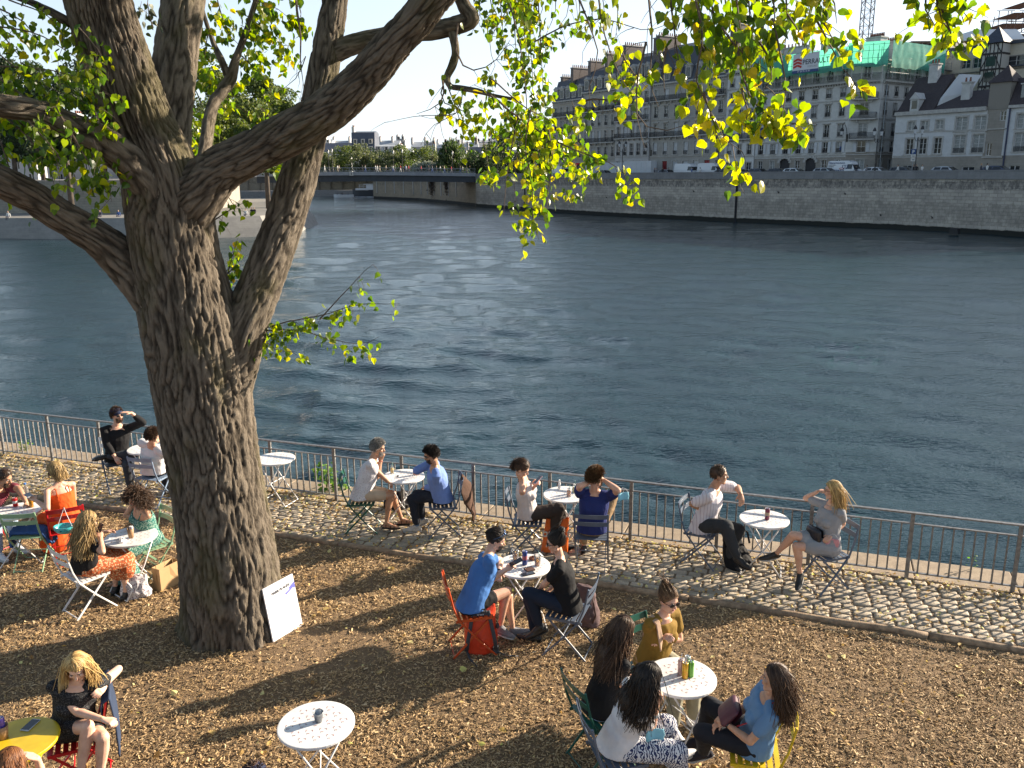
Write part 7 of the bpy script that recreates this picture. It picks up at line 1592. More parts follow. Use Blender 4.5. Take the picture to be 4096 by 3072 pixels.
        if kind == 'strap':
            for sg in (-1, 1): mb.tube([P_h+T*.37*s+X*sg*.085*s+Yf*.105*s, nk-T*.012+X*sg*.075*s+Yf*.02, nk-T*.05+X*sg*.078*s-Yf*.07*s, P_h+T*.36*s+X*sg*.08*s-Yf*.105*s], .008, 6, round_=True)
        o = mb.build({'tee': 'tee_shirt', 'shirt': 'shirt', 'shortshirt': 'shirt', 'tank': 'sleeveless_top', 'cap': 'blouse', 'rolled': 'shirt', 'strap': 'dress_top'}[kind], fm, th, W=W); remesh(o, .0085 if kind != 'strap' else .006, 3); wrinkle(o, .0042, 11, seed)
    if shoes:
        kind, fm = shoes; sole = mat('shoe_sole', (.5, .49, .47), rough=.7) if kind == 'trainer' else mat('dark_sole', (.02, .018, .016), rough=.8)
        for k in an:
            ff, nn = feet[k]; dn_ = -nn; lat = np.cross(ff, nn); a0 = an[k]; mb = MB()
            if kind == 'sandal':
                for c_ in (.0, .07, .12): p = a0+ff*c_*s+dn_*.045*s; mb.tube([p-lat*.036-nn*.02, p-lat*.030+nn*.014, p+nn*.026, p+lat*.030+nn*.014, p+lat*.036-nn*.02], .006, 5)
            else:
                heel = a0-ff*.035*s+dn_*.048*s; ball = a0+ff*.115*s+dn_*.055*s; toe = a0+ff*.185*s+dn_*.06*s
                mb.tube([a0+nn*(.0 if kind != 'boot' else .05), a0+dn_*.02], [.038*s, .041*s], 12, round_=True); mb.tube([heel, (heel+ball)/2, ball, toe], [.036*s, .038*s, .040*s, .026*s], 12, flat=.85, round_=True); mb.tube([a0+dn_*.01, a0+ff*.06*s+dn_*.03*s, ball], [.038*s, .036*s, .03*s], 10, round_=True)
            o = mb.build('sandal' if kind == 'sandal' else 'shoe', fm, th, W=W)
            if kind != 'sandal': remesh(o, .006, 2)
            mb = MB(); c_ = a0+ff*.065*s+dn_*(.078+.004)*s; V = []
            for q in range(20): a = 2*pi*q/20; V.append(c_+ff*.135*s*cos(a)+lat*.042*s*sin(a)*(1.1 if cos(a) > 0 else .85))
            mb.add([v+nn*.006 for v in V]+[v-nn*.008 for v in V], [tuple(range(20)), tuple(range(20, 40))[::-1]]+[(q, 20+q, 20+(q+1) % 20, (q+1) % 20) for q in range(20)]); mb.build('sole', sole, o, recalc=True, W=W)
    if socks:
        for k in an: mb = MB(); mb.tube([an[k]+(kn[k]-an[k])*.22, an[k]], .036*s, 12, round_=True); o = mb.build('sock', socks, th, W=W)
    if chair:
        col, face = chair[:2]; cx, cy = (chairxy if chairxy is not None else (P_h-A(cos(radians(face)), sin(radians(face)), 0)*.0)[:2]); make_chair(chairlab or ('%s bistro chair' % col), col, cx, cy, face)
    J = dict(hip=P_h, head=hd, nk=nk, sh=sh, el=el, wr=wr, kn=kn, an=an, f=f, r=r, X=X, Yf=Yf, T=T, Fw=Fw, U=U, R=R_, th=th, W=W, s=s, h_=h_)
    if DEBUG: print('PERSON', label[:38], 'head z %.2f' % hd[2], 'lean', degrees(np.arccos(spine[2])).__round__(), {k: [round(float(x), 2) for x in el[k]] for k in el}, {k: round(float(kn[k][2]), 2) for k in kn}, {k: round(float(an[k][2]), 2) for k in an})
    return J
DEBUG = False
def acc(J, name, mb, mt, smooth=True, rem=0, wr_=0):
    o = mb.build(name, mt, J['th'], smooth=smooth, W=J['W'])
    if rem: remesh(o, rem, 3)
    if wr_: wrinkle(o, wr_, 14, 3)
    return o
def band(J, k, name, mt, r=.03, w=.008, t=.9):
    e, w_ = J['el'][k], J['wr'][k]; p = e+(w_-e)*t; d = unit(w_-e); mb = MB(); mb.tube([p-d*w, p+d*w], r, 12); return acc(J, name, mb, mt)
BK = fabric('black', (.009, .009, .0105)); NAVY = fabric('navy', (.02, .03, .13)); WHT = fabric('white', (.66, .65, .66)); DENIM = fabric('dark_denim', (.018, .022, .032)); GREYJ = fabric('grey_jeans', (.045, .05, .058)); BLKSHOE = mat('black_leather', (.012, .012, .013), rough=.5); WATCH = mat('watch_black', (.01, .01, .012), rough=.25)
P = {}
P['cap'] = person('man in black shirt and backward navy cap shading his eyes at the left railing', (470, 1826), (468, 1660, 1.22), 300, look=325, pitch=0, sex='m', skin='light', hair=('crop', 'brown', .03), beard=1,
    arms={'L': ((571, 1690, 1.15), (525, 1652, 1.3)), 'R': (None, (.05, .28, .07))}, legs={'R': ((535, 1815, .66), (425, 1828, .62)), 'L': (None, (-.10, .44, .085))}, top=('rolled', BK), bottom=('trousers', GREYJ, 1.85), shoes=('trainer', BLKSHOE), chair=('grey', 305), chairlab='slate grey chair under the man with the navy cap', glasses='sun', handpose={'L': {'n': (0, 0, 1), 'c': .15, 'd': (-.3, 0, -.5)}}, feet_az={'R': 230, 'L': 285})
P['whitetee'] = person('man in white tee seen from behind beside the big trunk at the railing', (612, 1880), (611, 1742, 1.2), 75, look=60, pitch=-5, sex='m', skin='light', hair=('crop', 'brown', .035),
    arms={'R': (None, (.15, .35, .22)), 'L': (None, (-.15, .35, .22))}, legs={'R': (None, (.12, .4, .085)), 'L': (None, (-.12, .4, .085))}, top=('tee', WHT), bottom=('trousers', DENIM, 1.9), shoes=('shoe', BLKSHOE), chair=('bluegrey', 75), chairlab='blue grey chair seen from behind under the man in the white tee')
P['maroon'] = person('bald man in maroon tee at the left edge reaching over the table', (-70, 2050), (18, 1912, 1.2), 335, look=350, pitch=-20, sex='m', skin='tan', hair=('crop', 'brown', .012), beard=.6,
    arms={'L': ((75, 1955, .95), (105, 2010, .76)), 'R': (None, (.2, .3, .2))}, legs={'R': (None, (.12, .4, .085)), 'L': (None, (-.12, .42, .085))}, top=('tee', fabric('maroon', (.16, .03, .045))), bottom=('trousers', fabric('pale_jeans', (.3, .38, .5)), 1.9), shoes=('trainer', WHT), chair=('red', 335), chairlab='red chair at the left edge under the man in maroon', glasses='thin', hair_kw={'n': 250})
P['orange'] = person('woman in bright orange sundress seen from behind with short blonde bob', (268, 2085), (222, 1882, 1.24), 140, look=190, pitch=-28, skin='light', hair=('long', 'dblonde', .16),
    arms={'L': ((190, 2035, .85), (140, 2000, .80)), 'R': (None, (.05, .38, .25))}, legs={'R': (None, (.12, .38, .085)), 'L': (None, (-.12, .38, .085))}, top=('strap', fabric('orange_dress', (.72, .10, .015)), -.05), bottom=('skirt', fabric('orange_dress', (.72, .10, .015)), 1.85, 1.25), shoes=('sandal', BLKSHOE), chair=('red', 118), chairlab='red chair behind the woman in the orange dress with a helmet hanging on it', glasses='sun')
P['curly'] = person('curly haired woman in green patterned dress resting chin on her hand', (598, 2142), (543, 1985, 1.16), 228, look=240, pitch=-18, roll=8, skin='olive', hair=('curly', 'brown', .26),
    arms={'R': ((503, 2062, .76), (570, 2068, .78)), 'L': ((560, 2050, .78), (543, 2015, .98))}, legs={'R': (None, (.10, .36, .085)), 'L': (None, (-.14, .32, .085))}, top=('strap', fabric('green_dress', (.015, .13, .11), (.25, .36, .3), 55, 'floral')), bottom=('skirt', fabric('green_dress', (.015, .13, .11)), 1.9, 1.3), shoes=('sandal', mat('tan_strap', (.2, .1, .05))), chair=('mint', 228), chairlab='pale green chair behind the curly haired woman', curl=1.2)
P['floral'] = person('long haired blonde in black top and orange floral skirt seen from behind', (338, 2262), (350, 2085, 1.2), 52, look=45, pitch=-20, skin='light', hair=('long', 'dblonde', .42),
    arms={'R': ((410, 2208, .82), (402, 2150, .9)), 'L': (None, (-.08, .3, .25))}, legs={'R': (None, (.14, .36, .085)), 'L': (None, (-.10, .36, .085))}, top=('tee', BK), bottom=('skirt', fabric('floral_orange', (.45, .10, .03), (.55, .35, .2), 45, 'floral', (.08, .05, .04)), 1.3, 1.3), shoes=('shoe', BLKSHOE), chair=('white', 52), chairlab='white chair under the woman in the orange floral skirt', hair_kw={'n': 2100})
P['frontleft'] = person('blonde woman in short black dress with crossed legs at the bottom left', (292, 2905), (308, 2668, 1.22), 290, look=285, pitch=-30, skin='fair', hair=('long', 'blonde', .25), s=1.0,
    arms={'L': ((474, 2676, .93), (418, 2742, .86)), 'R': ((312, 2850, .85), (415, 2878, .80))}, legs={'L': ((412, 2950, .60), (400, 3120, .3)), 'R': ((352, 2905, .66), (318, 3110, .3))}, top=('cap', fabric('black_spot', (.012, .012, .014), (.3, .3, .3), 160, 'dots')), bottom=('skirt', fabric('black_spot', (.012, .012, .014)), .52, 1.1), shoes=('shoe', BLKSHOE), chair=('red', 205), chairlab='bright red chair under the blonde woman in the black dress', handpose={'R': {'c': .9, 'n': (0, 0, 1)}, 'L': {'c': .5, 'n': (.5, -.6, .5)}}, hair_kw={'n': 2200, 'part': .2})
P['corner'] = person('brown haired person raising a hand at the bottom left corner', (-40, 3330), (42, 3062, 1.2), 70, look=80, pitch=-10, skin='fair', hair=('long', 'auburn', .18),
    arms={'R': ((172, 3120, .95), (150, 3035, 1.08)), 'L': (None, (-.2, .3, .2))}, legs={'R': (None, (.12, .4, .085)), 'L': (None, (-.12, .4, .085))}, top=('tee', BK), bottom=('trousers', DENIM, 1.9), shoes=('shoe', BLKSHOE), chair=('grey', 70), chairlab='grey chair below the bottom left corner', handpose={'R': {'n': (0, 0, 1), 'c': .5, 'd': (-1.2, 0, -.2)}}, glasses='sun', hair_kw={'n': 1900})
P['dotted'] = person('grey haired man in dotted white tee and beige shorts with fist to his mouth', (1448, 1972), (1512, 1790, 1.22), 2, look=-8, pitch=-15, sex='m', skin='tan', hair=('crop', 'grey', .03), beard=.6,
    arms={'R': ((1507, 1908, .82), (1526, 1828, 1.06)), 'L': ((1500, 1880, .85), (1556, 1930, .72))}, legs={'R': ((1568, 1982, .55), (1545, 2090, .085)), 'L': (None, (-.14, .52, .085))}, top=('tee', fabric('dotted_white', (.62, .60, .62), (.12, .09, .14), 62, 'dots')), bottom=('shorts', fabric('beige', (.50, .38, .27)), .72), shoes=('sandal', mat('brown_strap', (.10, .04, .025))), chair=('green', 2), chairlab='dark green chair under the man in the dotted tee', curl=1.3)
P['blueshirt'] = person('man in pale blue shirt leaning over his drink at the railing table', (1768, 1985), (1724, 1818, 1.15), 188, look=200, pitch=-18, sex='m', skin='tan', hair=('crop', 'black', .035), beard=.5,
    arms={'R': ((1640, 1895, .85), (1668, 1885, .8)), 'L': ((1745, 1950, .72), (1705, 1950, .66))}, legs={'R': (None, (.10, .36, .085)), 'L': ((1668, 1978, .58), (1690, 2075, .085))}, top=('shirt', fabric('pale_blue', (.16, .25, .55))), bottom=('trousers', DENIM, 1.85), shoes=('trainer', fabric('canvas', (.45, .42, .38))), chair=('grey', 188), chairlab='slate grey chair under the man in the pale blue shirt', socks=fabric('blue_sock', (.12, .17, .25)), glasses='sun')
P['phone'] = person('woman in sleeveless white top with low ponytail looking at her phone', (2112, 2050), (2088, 1876, 1.22), -5, look=-12, pitch=-30, skin='light', hair=('pony', 'brown', .14),
    arms={'R': ((2098, 2002, .82), (2135, 1950, .95)), 'L': ((2120, 1960, .85), (2140, 1930, .98))}, legs={'R': ((2236, 2035, .62), (2215, 2140, .25)), 'L': (None, (-.08, .42, .085))}, top=('tank', fabric('cream_top', (.62, .55, .52))), bottom=('trousers', fabric('dark_brown', (.045, .035, .03)), 1.8, 1.15), shoes=('shoe', BLKSHOE), chair=('grey', -5), chairlab='slate grey chair under the woman looking at her phone', curl=.9)
P['navy'] = person('man in navy tee seen from behind with both hands at his head', (2368, 2108), (2384, 1912, 1.22), 82, look=35, pitch=-8, sex='m', skin='light', hair=('short', 'mid', .055), beard=1,
    arms={'L': ((2318, 1945, 1.12), (2360, 1928, 1.22)), 'R': ((2472, 1962, 1.1), (2418, 1922, 1.2))}, legs={'R': ((2447, 1985, .82), (2430, 2070, .47)), 'L': (None, (-.12, .42, .085))}, top=('tee', NAVY), bottom=('trousers', fabric('khaki', (.33, .22, .12)), 1.8, 1.1), shoes=('shoe', BLKSHOE), chair=('grey', 82), chairlab='slate grey chair seen from behind under the man in navy', curl=.4)
P['bluetee'] = person('bearded man in blue tee with small topknot checking his phone beside the red bag', (1888, 2405), (1988, 2148, 1.16), 12, look=8, pitch=-22, sex='m', skin='light', hair=('pony', 'black', .03), beard=1.2,
    arms={'R': ((1945, 2330, .78), (2030, 2275, .84)), 'L': ((2000, 2240, .80), (1995, 2290, .74))}, legs={'R': ((2030, 2365, .62), (2000, 2505, .085)), 'L': (None, (-.14, .46, .085))}, top=('tee', fabric('blue_tee', (.055, .16, .42))), bottom=('shorts', BK, .55), shoes=('trainer', fabric('grey_shoe', (.2, .2, .22))), chair=('orange', 12), chairlab='orange chair under the man in the blue tee', curl=.9)
P['blacktee'] = person('woman in black tee and sunglasses with hair in a bun facing the man in blue', (2272, 2410), (2222, 2170, 1.22), 172, look=178, pitch=-12, skin='light', hair=('bun', 'black', .2),
    arms={'L': ((2178, 2335, .72), (2160, 2355, .66)), 'R': (None, (.1, .22, .1))}, legs={'L': ((2108, 2372, .64), (2158, 2505, .085)), 'R': (None, (.12, .36, .085))}, top=('tee', BK), bottom=('trousers', fabric('ink_denim', (.015, .022, .04)), 1.85), shoes=('shoe', BLKSHOE), chair=('grey', 160), chairlab='slate grey chair under the woman with a bun', glasses='sun')
P['whiteshirt'] = person('short haired man in white checked shirt with one arm on the railing', (2815, 2090), (2877, 1900, 1.24), 335, look=350, pitch=0, sex='m', skin='tan', hair=('crop', 'brown', .012), s=1.04,
    arms={'R': ((2768, 2015, .85), (2838, 2050, .72)), 'L': ((2950, 1950, 1.0), (2962, 1975, .92))}, legs={'R': ((2905, 2105, .64), (2950, 2228, .24)), 'L': (None, (-.02, .34, .085))}, top=('shortshirt', fabric('white_check', (.66, .62, .64), (.25, .15, .2), 9, 'check'), -.10), bottom=('trousers', fabric('charcoal', (.035, .038, .042)), 1.9, 1.1), shoes=('shoe', BLKSHOE), chair=('grey', 330), chairlab='slate grey chair under the man with his arm on the railing', glasses='thin', handpose={'L': {'c': .35, 'd': (.2, 0, -1.5), 'n': (.2, -.9, .3)}}, feet_az={'R': 300, 'L': 300}, hair_kw={'n': 500})
P['greydress'] = person('blonde woman in grey dress with black shoulder bag leaning on the railing', (3305, 2178), (3330, 1962, 1.24), 202, look=170, pitch=0, skin='light', hair=('long', 'blonde', .28),
    arms={'R': ((3222, 1992, 1.0), (3268, 1968, 1.2)), 'L': ((3372, 2095, .85), (3325, 2140, .68))}, legs={'R': ((3172, 2140, .62), (3105, 2215, .30)), 'L': ((3185, 2185, .55), (3200, 2295, .085))}, top=('tee', fabric('grey_jersey', (.30, .30, .31))), bottom=('skirt', fabric('grey_jersey', (.30, .30, .31)), .60, 1.1), shoes=('trainer', BLKSHOE), chair=('grey', 200), chairlab='slate grey chair under the woman in the grey dress', glasses='thin', feet_az={'R': 190, 'L': 235}, hair_kw={'n': 1900})
P['ochre'] = person('woman in ochre tee and sunglasses with folded arms behind the table of cans', (2610, 2630), (2676, 2400, 1.22), 305, look=300, pitch=-12, skin='light', hair=('bun', 'mid', .2),
    arms={'R': ((2590, 2535, .80), (2650, 2545, .86)), 'L': ((2718, 2555, .80), (2650, 2560, .82))}, legs={'R': (None, (.12, .40, .085)), 'L': (None, (-.12, .42, .085))}, top=('tee', fabric('ochre', (.22, .13, .022))), bottom=('trousers', fabric('sage', (.30, .28, .20)), 1.85, 1.1), shoes=('trainer', WHT), chair=('green', 310), chairlab='dark green chair hidden behind the woman in ochre', glasses='sun')
P['longhair'] = person('woman in black tee with very long brown hair left of the cans', (2405, 2812), (2492, 2520, 1.22), 25, look=10, pitch=-18, skin='light', hair=('long', 'brown', .46),
    arms={'R': ((2455, 2735, .8), (2520, 2740, .74)), 'L': (None, (-.1, .32, .2))}, legs={'R': (None, (.12, .40, .085)), 'L': (None, (-.12, .40, .085))}, top=('tee', BK), bottom=('trousers', fabric('pale_denim', (.22, .3, .42)), 1.85), shoes=('trainer', WHT), chair=('green', 25), chairlab='dark green chair under the woman with very long brown hair', hair_kw={'n': 2300})
P['zebra'] = person('woman in white tee and zebra print trousers with hands at her mouth', (2470, 2965), (2592, 2712, 1.17), 12, look=12, pitch=-30, skin='light', hair=('long', 'black', .40),
    arms={'R': ((2605, 2915, .78), (2628, 2812, .96)), 'L': ((2560, 2860, .80), (2612, 2795, .98))}, legs={'R': ((2735, 3010, .60), (2730, 3120, .25)), 'L': ((2680, 2900, .62), (2700, 3010, .20))}, top=('tee', WHT), bottom=('trousers', fabric('zebra', (.6, .6, .62), (.02, .03, .09), 14, 'zebra'), 1.8, 1.25), shoes=('trainer', WHT), chair=('grey', 12), chairlab='slate grey chair under the woman in zebra trousers', curl=1.3, hair_kw={'n': 2300})
P['bluetop'] = person('woman in sky blue top with long brown hair and burgundy bag on her lap', (3020, 2960), (3098, 2715, 1.22), 172, look=160, pitch=5, skin='olive', hair=('long', 'brown', .34),
    arms={'R': (None, (.0, .26, .12)), 'L': ((3000, 2965, .72), (2905, 2895, .70))}, legs={'R': ((2838, 2820, .66), (2800, 2960, .25)), 'L': ((2795, 2925, .66), (2815, 3010, .22))}, top=('tee', fabric('sky_blue', (.13, .25, .42)), -.08), bottom=('trousers', fabric('black_denim', (.014, .016, .022)), 1.85), shoes=('trainer', fabric('dark_canvas', (.02, .02, .03))), chair=('yellow', 168), chairlab='yellow chair under the woman in the sky blue top', hair_kw={'n': 2300})
P['edge'] = person('person under a dark navy cap whose top shows at the bottom edge', (1010, 3420), (1017, 3128, 1.2), 90, look=90, pitch=-5, sex='m', skin='tan', hair=('crop', 'brown', .02), arms={'R': (None, (.15, .3, .2)), 'L': (None, (-.15, .3, .2))}, legs={'R': (None, (.12, .4, .085)), 'L': (None, (-.12, .4, .085))}, top=('tee', NAVY), bottom=('trousers', DENIM, 1.9), shoes=('shoe', BLKSHOE), chair=('grey', 90), chairlab='grey chair below the bottom edge under the person with the navy cap')
# loose chairs
p = G(145, 2260); make_chair('empty pale green chair with blue denim jacket on its seat at the left', 'mint', p[0], p[1], 95)
# accessories on the people
for J in (P['cap'], P['edge']): h_ = J['h_']; mb = MB(); mb.ell(h_(0, -.012, .052), (.086, .106, .078), np.stack([J['R'], J['Fw'], J['U']]), 20, 12); mb.add([h_(x, y, .03) for x, y in ((-.05, -.10), (.05, -.10), (.045, -.165), (0, -.18), (-.045, -.165))]+[h_(x, y, .024) for x, y in ((-.05, -.10), (.05, -.10), (.045, -.165), (0, -.18), (-.045, -.165))], [(0, 1, 2, 3, 4), (9, 8, 7, 6, 5)]); acc(J, 'cap', mb, fabric('navy_cap', (.02, .03, .07)))
def phone(J, k, off=(0, 0, 0), col=(.02, .02, .025), label='phone held', nrm=(.3, -.5, .8), dr=(1, 0, 0)):
    w_ = J['wr'][k]; d = unit(w_-J['el'][k]); p = w_+d*.10+A(*off); Xd = unit(A(*dr)); N = unit(A(*nrm)-Xd*(A(*nrm)@Xd)); Y = np.cross(N, Xd); th = thing('smartphone', label, 'phone', p); mb = MB(); mb.box((0, 0, 0), (.145, .072, .008), ax=[Xd, Y, N]); mb.build('case', mat('phone_%d' % int(col[0]*100), col, rough=.25), th, bevel=.003); mb = MB(); mb.box(N*.0047, (.135, .064, .001), ax=[Xd, Y, N]); mb.build('screen', mat('phone_screen', (.03, .035, .045), rough=.08), th); return th
phone(P['phone'], 'R', (0.0, .0, .03), (.6, .4, .45), 'pink phone in the hands of the woman in the white top', (-.6, -.2, .7), (.6, .5, .5)); phone(P['bluetee'], 'R', (.02, 0, .03), (.02, .02, .025), 'black phone in the hand of the man in the blue tee', (-.3, -.2, .9), (.8, .2, .35)); phone(P['floral'], 'R', (0, 0, .03), (.02, .02, .03), 'dark phone held up by the blonde in the floral skirt', (-.3, -.6, .5), (.3, .3, .9)); phone(P['orange'], 'L', (-.02, 0, .02), (.3, .33, .4), 'pale phone in the hand of the woman in orange', (.2, -.3, .9), (-.7, .6, 0))
band(P['bluetee'], 'L', 'watch', WATCH, .031, .014, .93); band(P['bluetop'], 'L', 'watch', WATCH, .026, .016, .92); band(P['frontleft'], 'L', 'watch', WATCH, .025, .009, .95); band(P['ochre'], 'L', 'watch', WHT, .026, .012, .93); band(P['blueshirt'], 'R', 'watch', WATCH, .034, .01, .93); band(P['dotted'], 'R', 'bracelet', mat('red_bead', (.4, .08, .04)), .031, .006, .93)
GOLD = mat('gold', (.7, .45, .15), rough=.3, metal=1.0)
band(P['frontleft'], 'R', 'bracelet', GOLD, .023, .002, .93); band(P['zebra'], 'R', 'scrunchie', fabric('scrunchie', (.25, .28, .3)), .034, .012, .55); band(P['zebra'], 'L', 'bracelet', mat('turquoise', (.05, .3, .3)), .026, .005, .9)
# sunglasses pushed up on the man in blue
J = P['bluetee']; mb = MB(); h_ = J['h_']; ax = np.stack([J['R'], J['Fw'], J['U']])
for sg in (-1, 1): mb.ell(h_(sg*.034, .055, .105), (.028, .018, .010), ax, 12, 8); mb.tube([h_(sg*.06, .05, .10), h_(sg*.085, .0, .06), h_(sg*.083, -.05, .02)], .003, 5)
acc(J, 'sunglasses', mb, mat('mirror_glass', (.10, .16, .3), rough=.1, metal=.6))
# face masks hanging from elbows
def mask(p, col, label, rz=0):
    th = thing('face_mask', label, 'face mask', p, rz); mb = MB(); V = []
    for j in range(5):
        for i in range(7): V.append(((i-3)*.026*(1-.06*abs(j-2)), .012*cos((i-3)*.9)+.006*(j % 2), -j*.024))
    mb.add(V, [(j*7+i, j*7+i+1, (j+1)*7+i+1, (j+1)*7+i) for j in range(4) for i in range(6)]); o = mb.build('mask_cloth', mat('mask_'+col, {'blue': (.22, .5, .62), 'pink': (.62, .28, .3)}[col], rough=.8), th, smooth=True); sm = o.modifiers.new('t', 'SOLIDIFY'); sm.thickness = .004
    mb = MB()
    for sg in (-1, 1): mb.tube([(sg*.075, 0, -.01), (sg*.03, 0, .05), (0, .02, .06), (sg*.02, .03, .0), (sg*.075, 0, -.08)], .0015, 4)
    mb.build('ear_loop', WHT, th); return th
mask(P['navy']['el']['R']+A(.06, -.03, -.02), 'blue', 'blue surgical mask hanging at the elbow of the man in navy', .4); mask(P['greydress']['wr']['L']+A(0, -.05, -.03), 'pink', 'pink face mask hanging from the wrist of the woman in grey', -.2); mask(P['zebra']['el']['R']+A(.02, -.05, .03), 'blue', 'blue surgical mask on the arm of the woman in zebra trousers', .2)
# shoulder bags
def strapbag(J, p, size, col, label, name='shoulder_bag', strap=None, smat=None, tilt=0.0, face=None, flapm=None):
    th = thing(name, label, 'bag', p); fx = unit(A(*face)) if face is not None else J['r']; fy = unit(np.cross(A(0, 0, 1), fx)); ca, sa = cos(tilt), sin(tilt); Z = A(0, 0, 1)*ca+fy*sa; Y = fy*ca-A(0, 0, 1)*sa; mb = MB(); w_, d_, h = size
    loft(mb, [Z*(-h/2), Z*(-h/2+.02), Z*0, Z*(h/2-.02), Z*(h/2)], [w_/2*.85, w_/2, w_/2, w_/2*.95, w_/2*.8], [d_/2*.7, d_/2, d_/2*1.05, d_/2*.9, d_/2*.5], fx, Y); o = mb.build('bag_body', col, th, smooth=True); remesh(o, .008, 2)
    mb = MB(); V = [Z*(h/2)+fx*sx*w_/2*.92+Y*yy for sx in (-1, 1) for yy in (-d_*.4,)]+[fx*sx*w_/2*.9-Y*(d_*.62)-Z*h*.12 for sx in (1, -1)]; mb.add([V[0], V[1], V[2], V[3]]+[v+Y*.006 for v in V], [(0, 1, 2, 3), (7, 6, 5, 4), (0, 4, 5, 1), (2, 6, 7, 3)]); mb.build('flap', flapm or col, th, recalc=True)
    if strap: mb = MB(); mb.tube([A(*q)-p for q in strap], .012, 6, flat=.3); mb.build('strap', smat or col, th, smooth=True)
    return th
LEA = mat('black_bag', (.012, .013, .02), rough=.4)
J = P['greydress']; p = J['hip']+J['X']*.04+J['Yf']*.17+A(0, 0, .14); strapbag(J, p, (.25, .09, .17), LEA, 'black shoulder bag across the lap of the woman in grey', strap=[p+J['X']*.11, J['nk']+J['Yf']*.11-J['T']*.12+J['X']*.02, J['nk']-J['T']*.0+J['Yf']*.0-J['X']*.09+A(0, 0, .02), J['nk']-J['Yf']*.10-J['X']*.1-A(0, 0, .1)])
BUR = mat('burgundy_leather', (.075, .014, .028), rough=.5); REDS = mat('red_strap', (.45, .02, .03), rough=.6)
J = P['bluetop']; p = J['hip']+J['Yf']*.21+A(0, 0, .20)+J['X']*.03; strapbag(J, p, (.26, .08, .19), BUR, 'burgundy leather bag on the lap of the woman in sky blue', strap=[p-J['X']*.12-A(0, 0, .05), J['nk']+J['Yf']*.12-J['T']*.20-J['X']*.1, J['nk']-J['X']*.10+A(0, 0, .03), J['nk']-J['Yf']*.12-J['T']*.06], smat=REDS, tilt=-.7)
J = P['longhair']
# cap man's cup, dress texture etc. are in the props file
# ================================================================== drinks, bags and small things
TZ = .712
def tpos(px, py): return G(px, py, TZ)
def can(px, py, label, col, h=.145, r=.0265, mark=None, straw=False, pos=None, z=None, grp=None):
    p = pos if pos is not None else tpos(px, py); th = thing('drink_can', label, 'can', p, group=grp); mb = MB(); mb.lathe([(r*.8, 0), (r, .006), (r, h-.012), (r*.86, h-.002)], n=20)
    o = mb.build('can_body', mat('can_%s' % label[:14].replace(' ', '_'), col[0], col[1], 38, .3, metal=.3), th, smooth=True); mb = MB(); mb.lathe([(r*.86, h-.003), (r*.86, h+.001), (r*.78, h+.001), (r*.76, h-.003), (.001, h-.003)], n=20); mb.box((0, .004, h), (.012, .02, .0015)); mb.build('lid', mat('can_lid', (.6, .6, .62), rough=.3, metal=.9), th)
    if mark: mb = MB(); mb.lathe([(r+.0006, h*.38), (r+.0006, h*.66)], n=20); mb.build('label_band', mat('canmark_'+mark[1], mark[0], tuple(q*.5 for q in mark[0]), 60, .4), th)
    if straw: mb = MB(); mb.tube([(0, 0, h-.05), (.006, .004, h+.05)], .003, 6); mb.build('straw', WHT, th)
    return th
CUPM = nodes('clear_cup'); b = CUPM[2]; b.inputs['Transmission Weight'].default_value = .9; b.inputs['Roughness'].default_value = .1; b.inputs['IOR'].default_value = 1.12; b.inputs['Base Color'].default_value = (.95, .95, .95, 1); CUPM = CUPM[0]
def cup(px, py, label, liq, h=.12, r=.036, fill=.55, straw=False, jar=False, name='plastic_cup'):
    p = tpos(px, py); th = thing(name, label, 'cup' if not jar else 'drink', p); mb = MB(); r0 = r*.72 if not jar else r
    prof = [(r0, 0), (r, h), (r-.0015, h), (r0-.0015, .003), (.001, .003)] if not jar else [(r*.9, 0), (r, .01), (r, h*.72), (r*.55, h*.86), (r*.55, h), (r*.52, h), (r*.52, h*.86), (r*.96, h*.7), (r*.9, .004), (.001, .004)]
    mb.lathe(prof, n=20); mb.build('cup_wall', CUPM, th, smooth=True); mb = MB(); hf = h*fill; rf = r0+(r-r0)*fill; mb.lathe([(.001, .004), (r0-.003, .004), (rf-.003, hf), (.001, hf)], n=18); mb.build('drink', mat('liq_%d%d' % (liq[0]*99, liq[1]*99), liq, tuple(q*.8 for q in liq), 40, .2), th, smooth=True)
    if straw: mb = MB(); mb.tube([(0, 0, .02), (.012, -.006, h+.05)], .0032, 6); mb.build('straw', mat('green_straw', (.3, .55, .45)), th)
can(63, 2025, 'red can on the table at the left edge', ((.5, .01, .01), (.45, .01, .012)), .12, .031, ((.62, .6, .6), 'w')); can(127, 2028, 'orange and brown can beside the red can at the left', ((.6, .28, .02), (.2, .08, .02)), .14, .0265)
p = tpos(108, 1990); th = thing('water_bottle', 'clear water bottle with blue cap behind the two cans at the left', 'bottle', p); mb = MB(); mb.lathe([(.028, 0), (.03, .01), (.03, .13), (.012, .175), (.012, .19)], n=16); mb.build('bottle_body', CUPM, th, smooth=True); mb = MB(); mb.lathe([(.014, .188), (.014, .208)], n=12); mb.build('cap', mat('blue_cap', (.05, .2, .55)), th)
p = tpos(525, 2150); th = thing('paper_cup', 'brown paper cup with white sleeve on the table of the curly haired woman', 'cup', p); mb = MB(); mb.lathe([(.028, 0), (.04, .115), (.038, .115), (.026, .004), (.001, .004)], n=20); mb.build('cup_wall', mat('kraft_cup', (.33, .19, .09)), th, smooth=True); mb = MB(); mb.box((.012, 0, .12), (.035, .03, .05)); mb.box((-.014, 0, .118), (.02, .02, .05), m=1); mb.build('folded_paper', [WHT, mat('card_brown', (.12, .07, .03))], th)
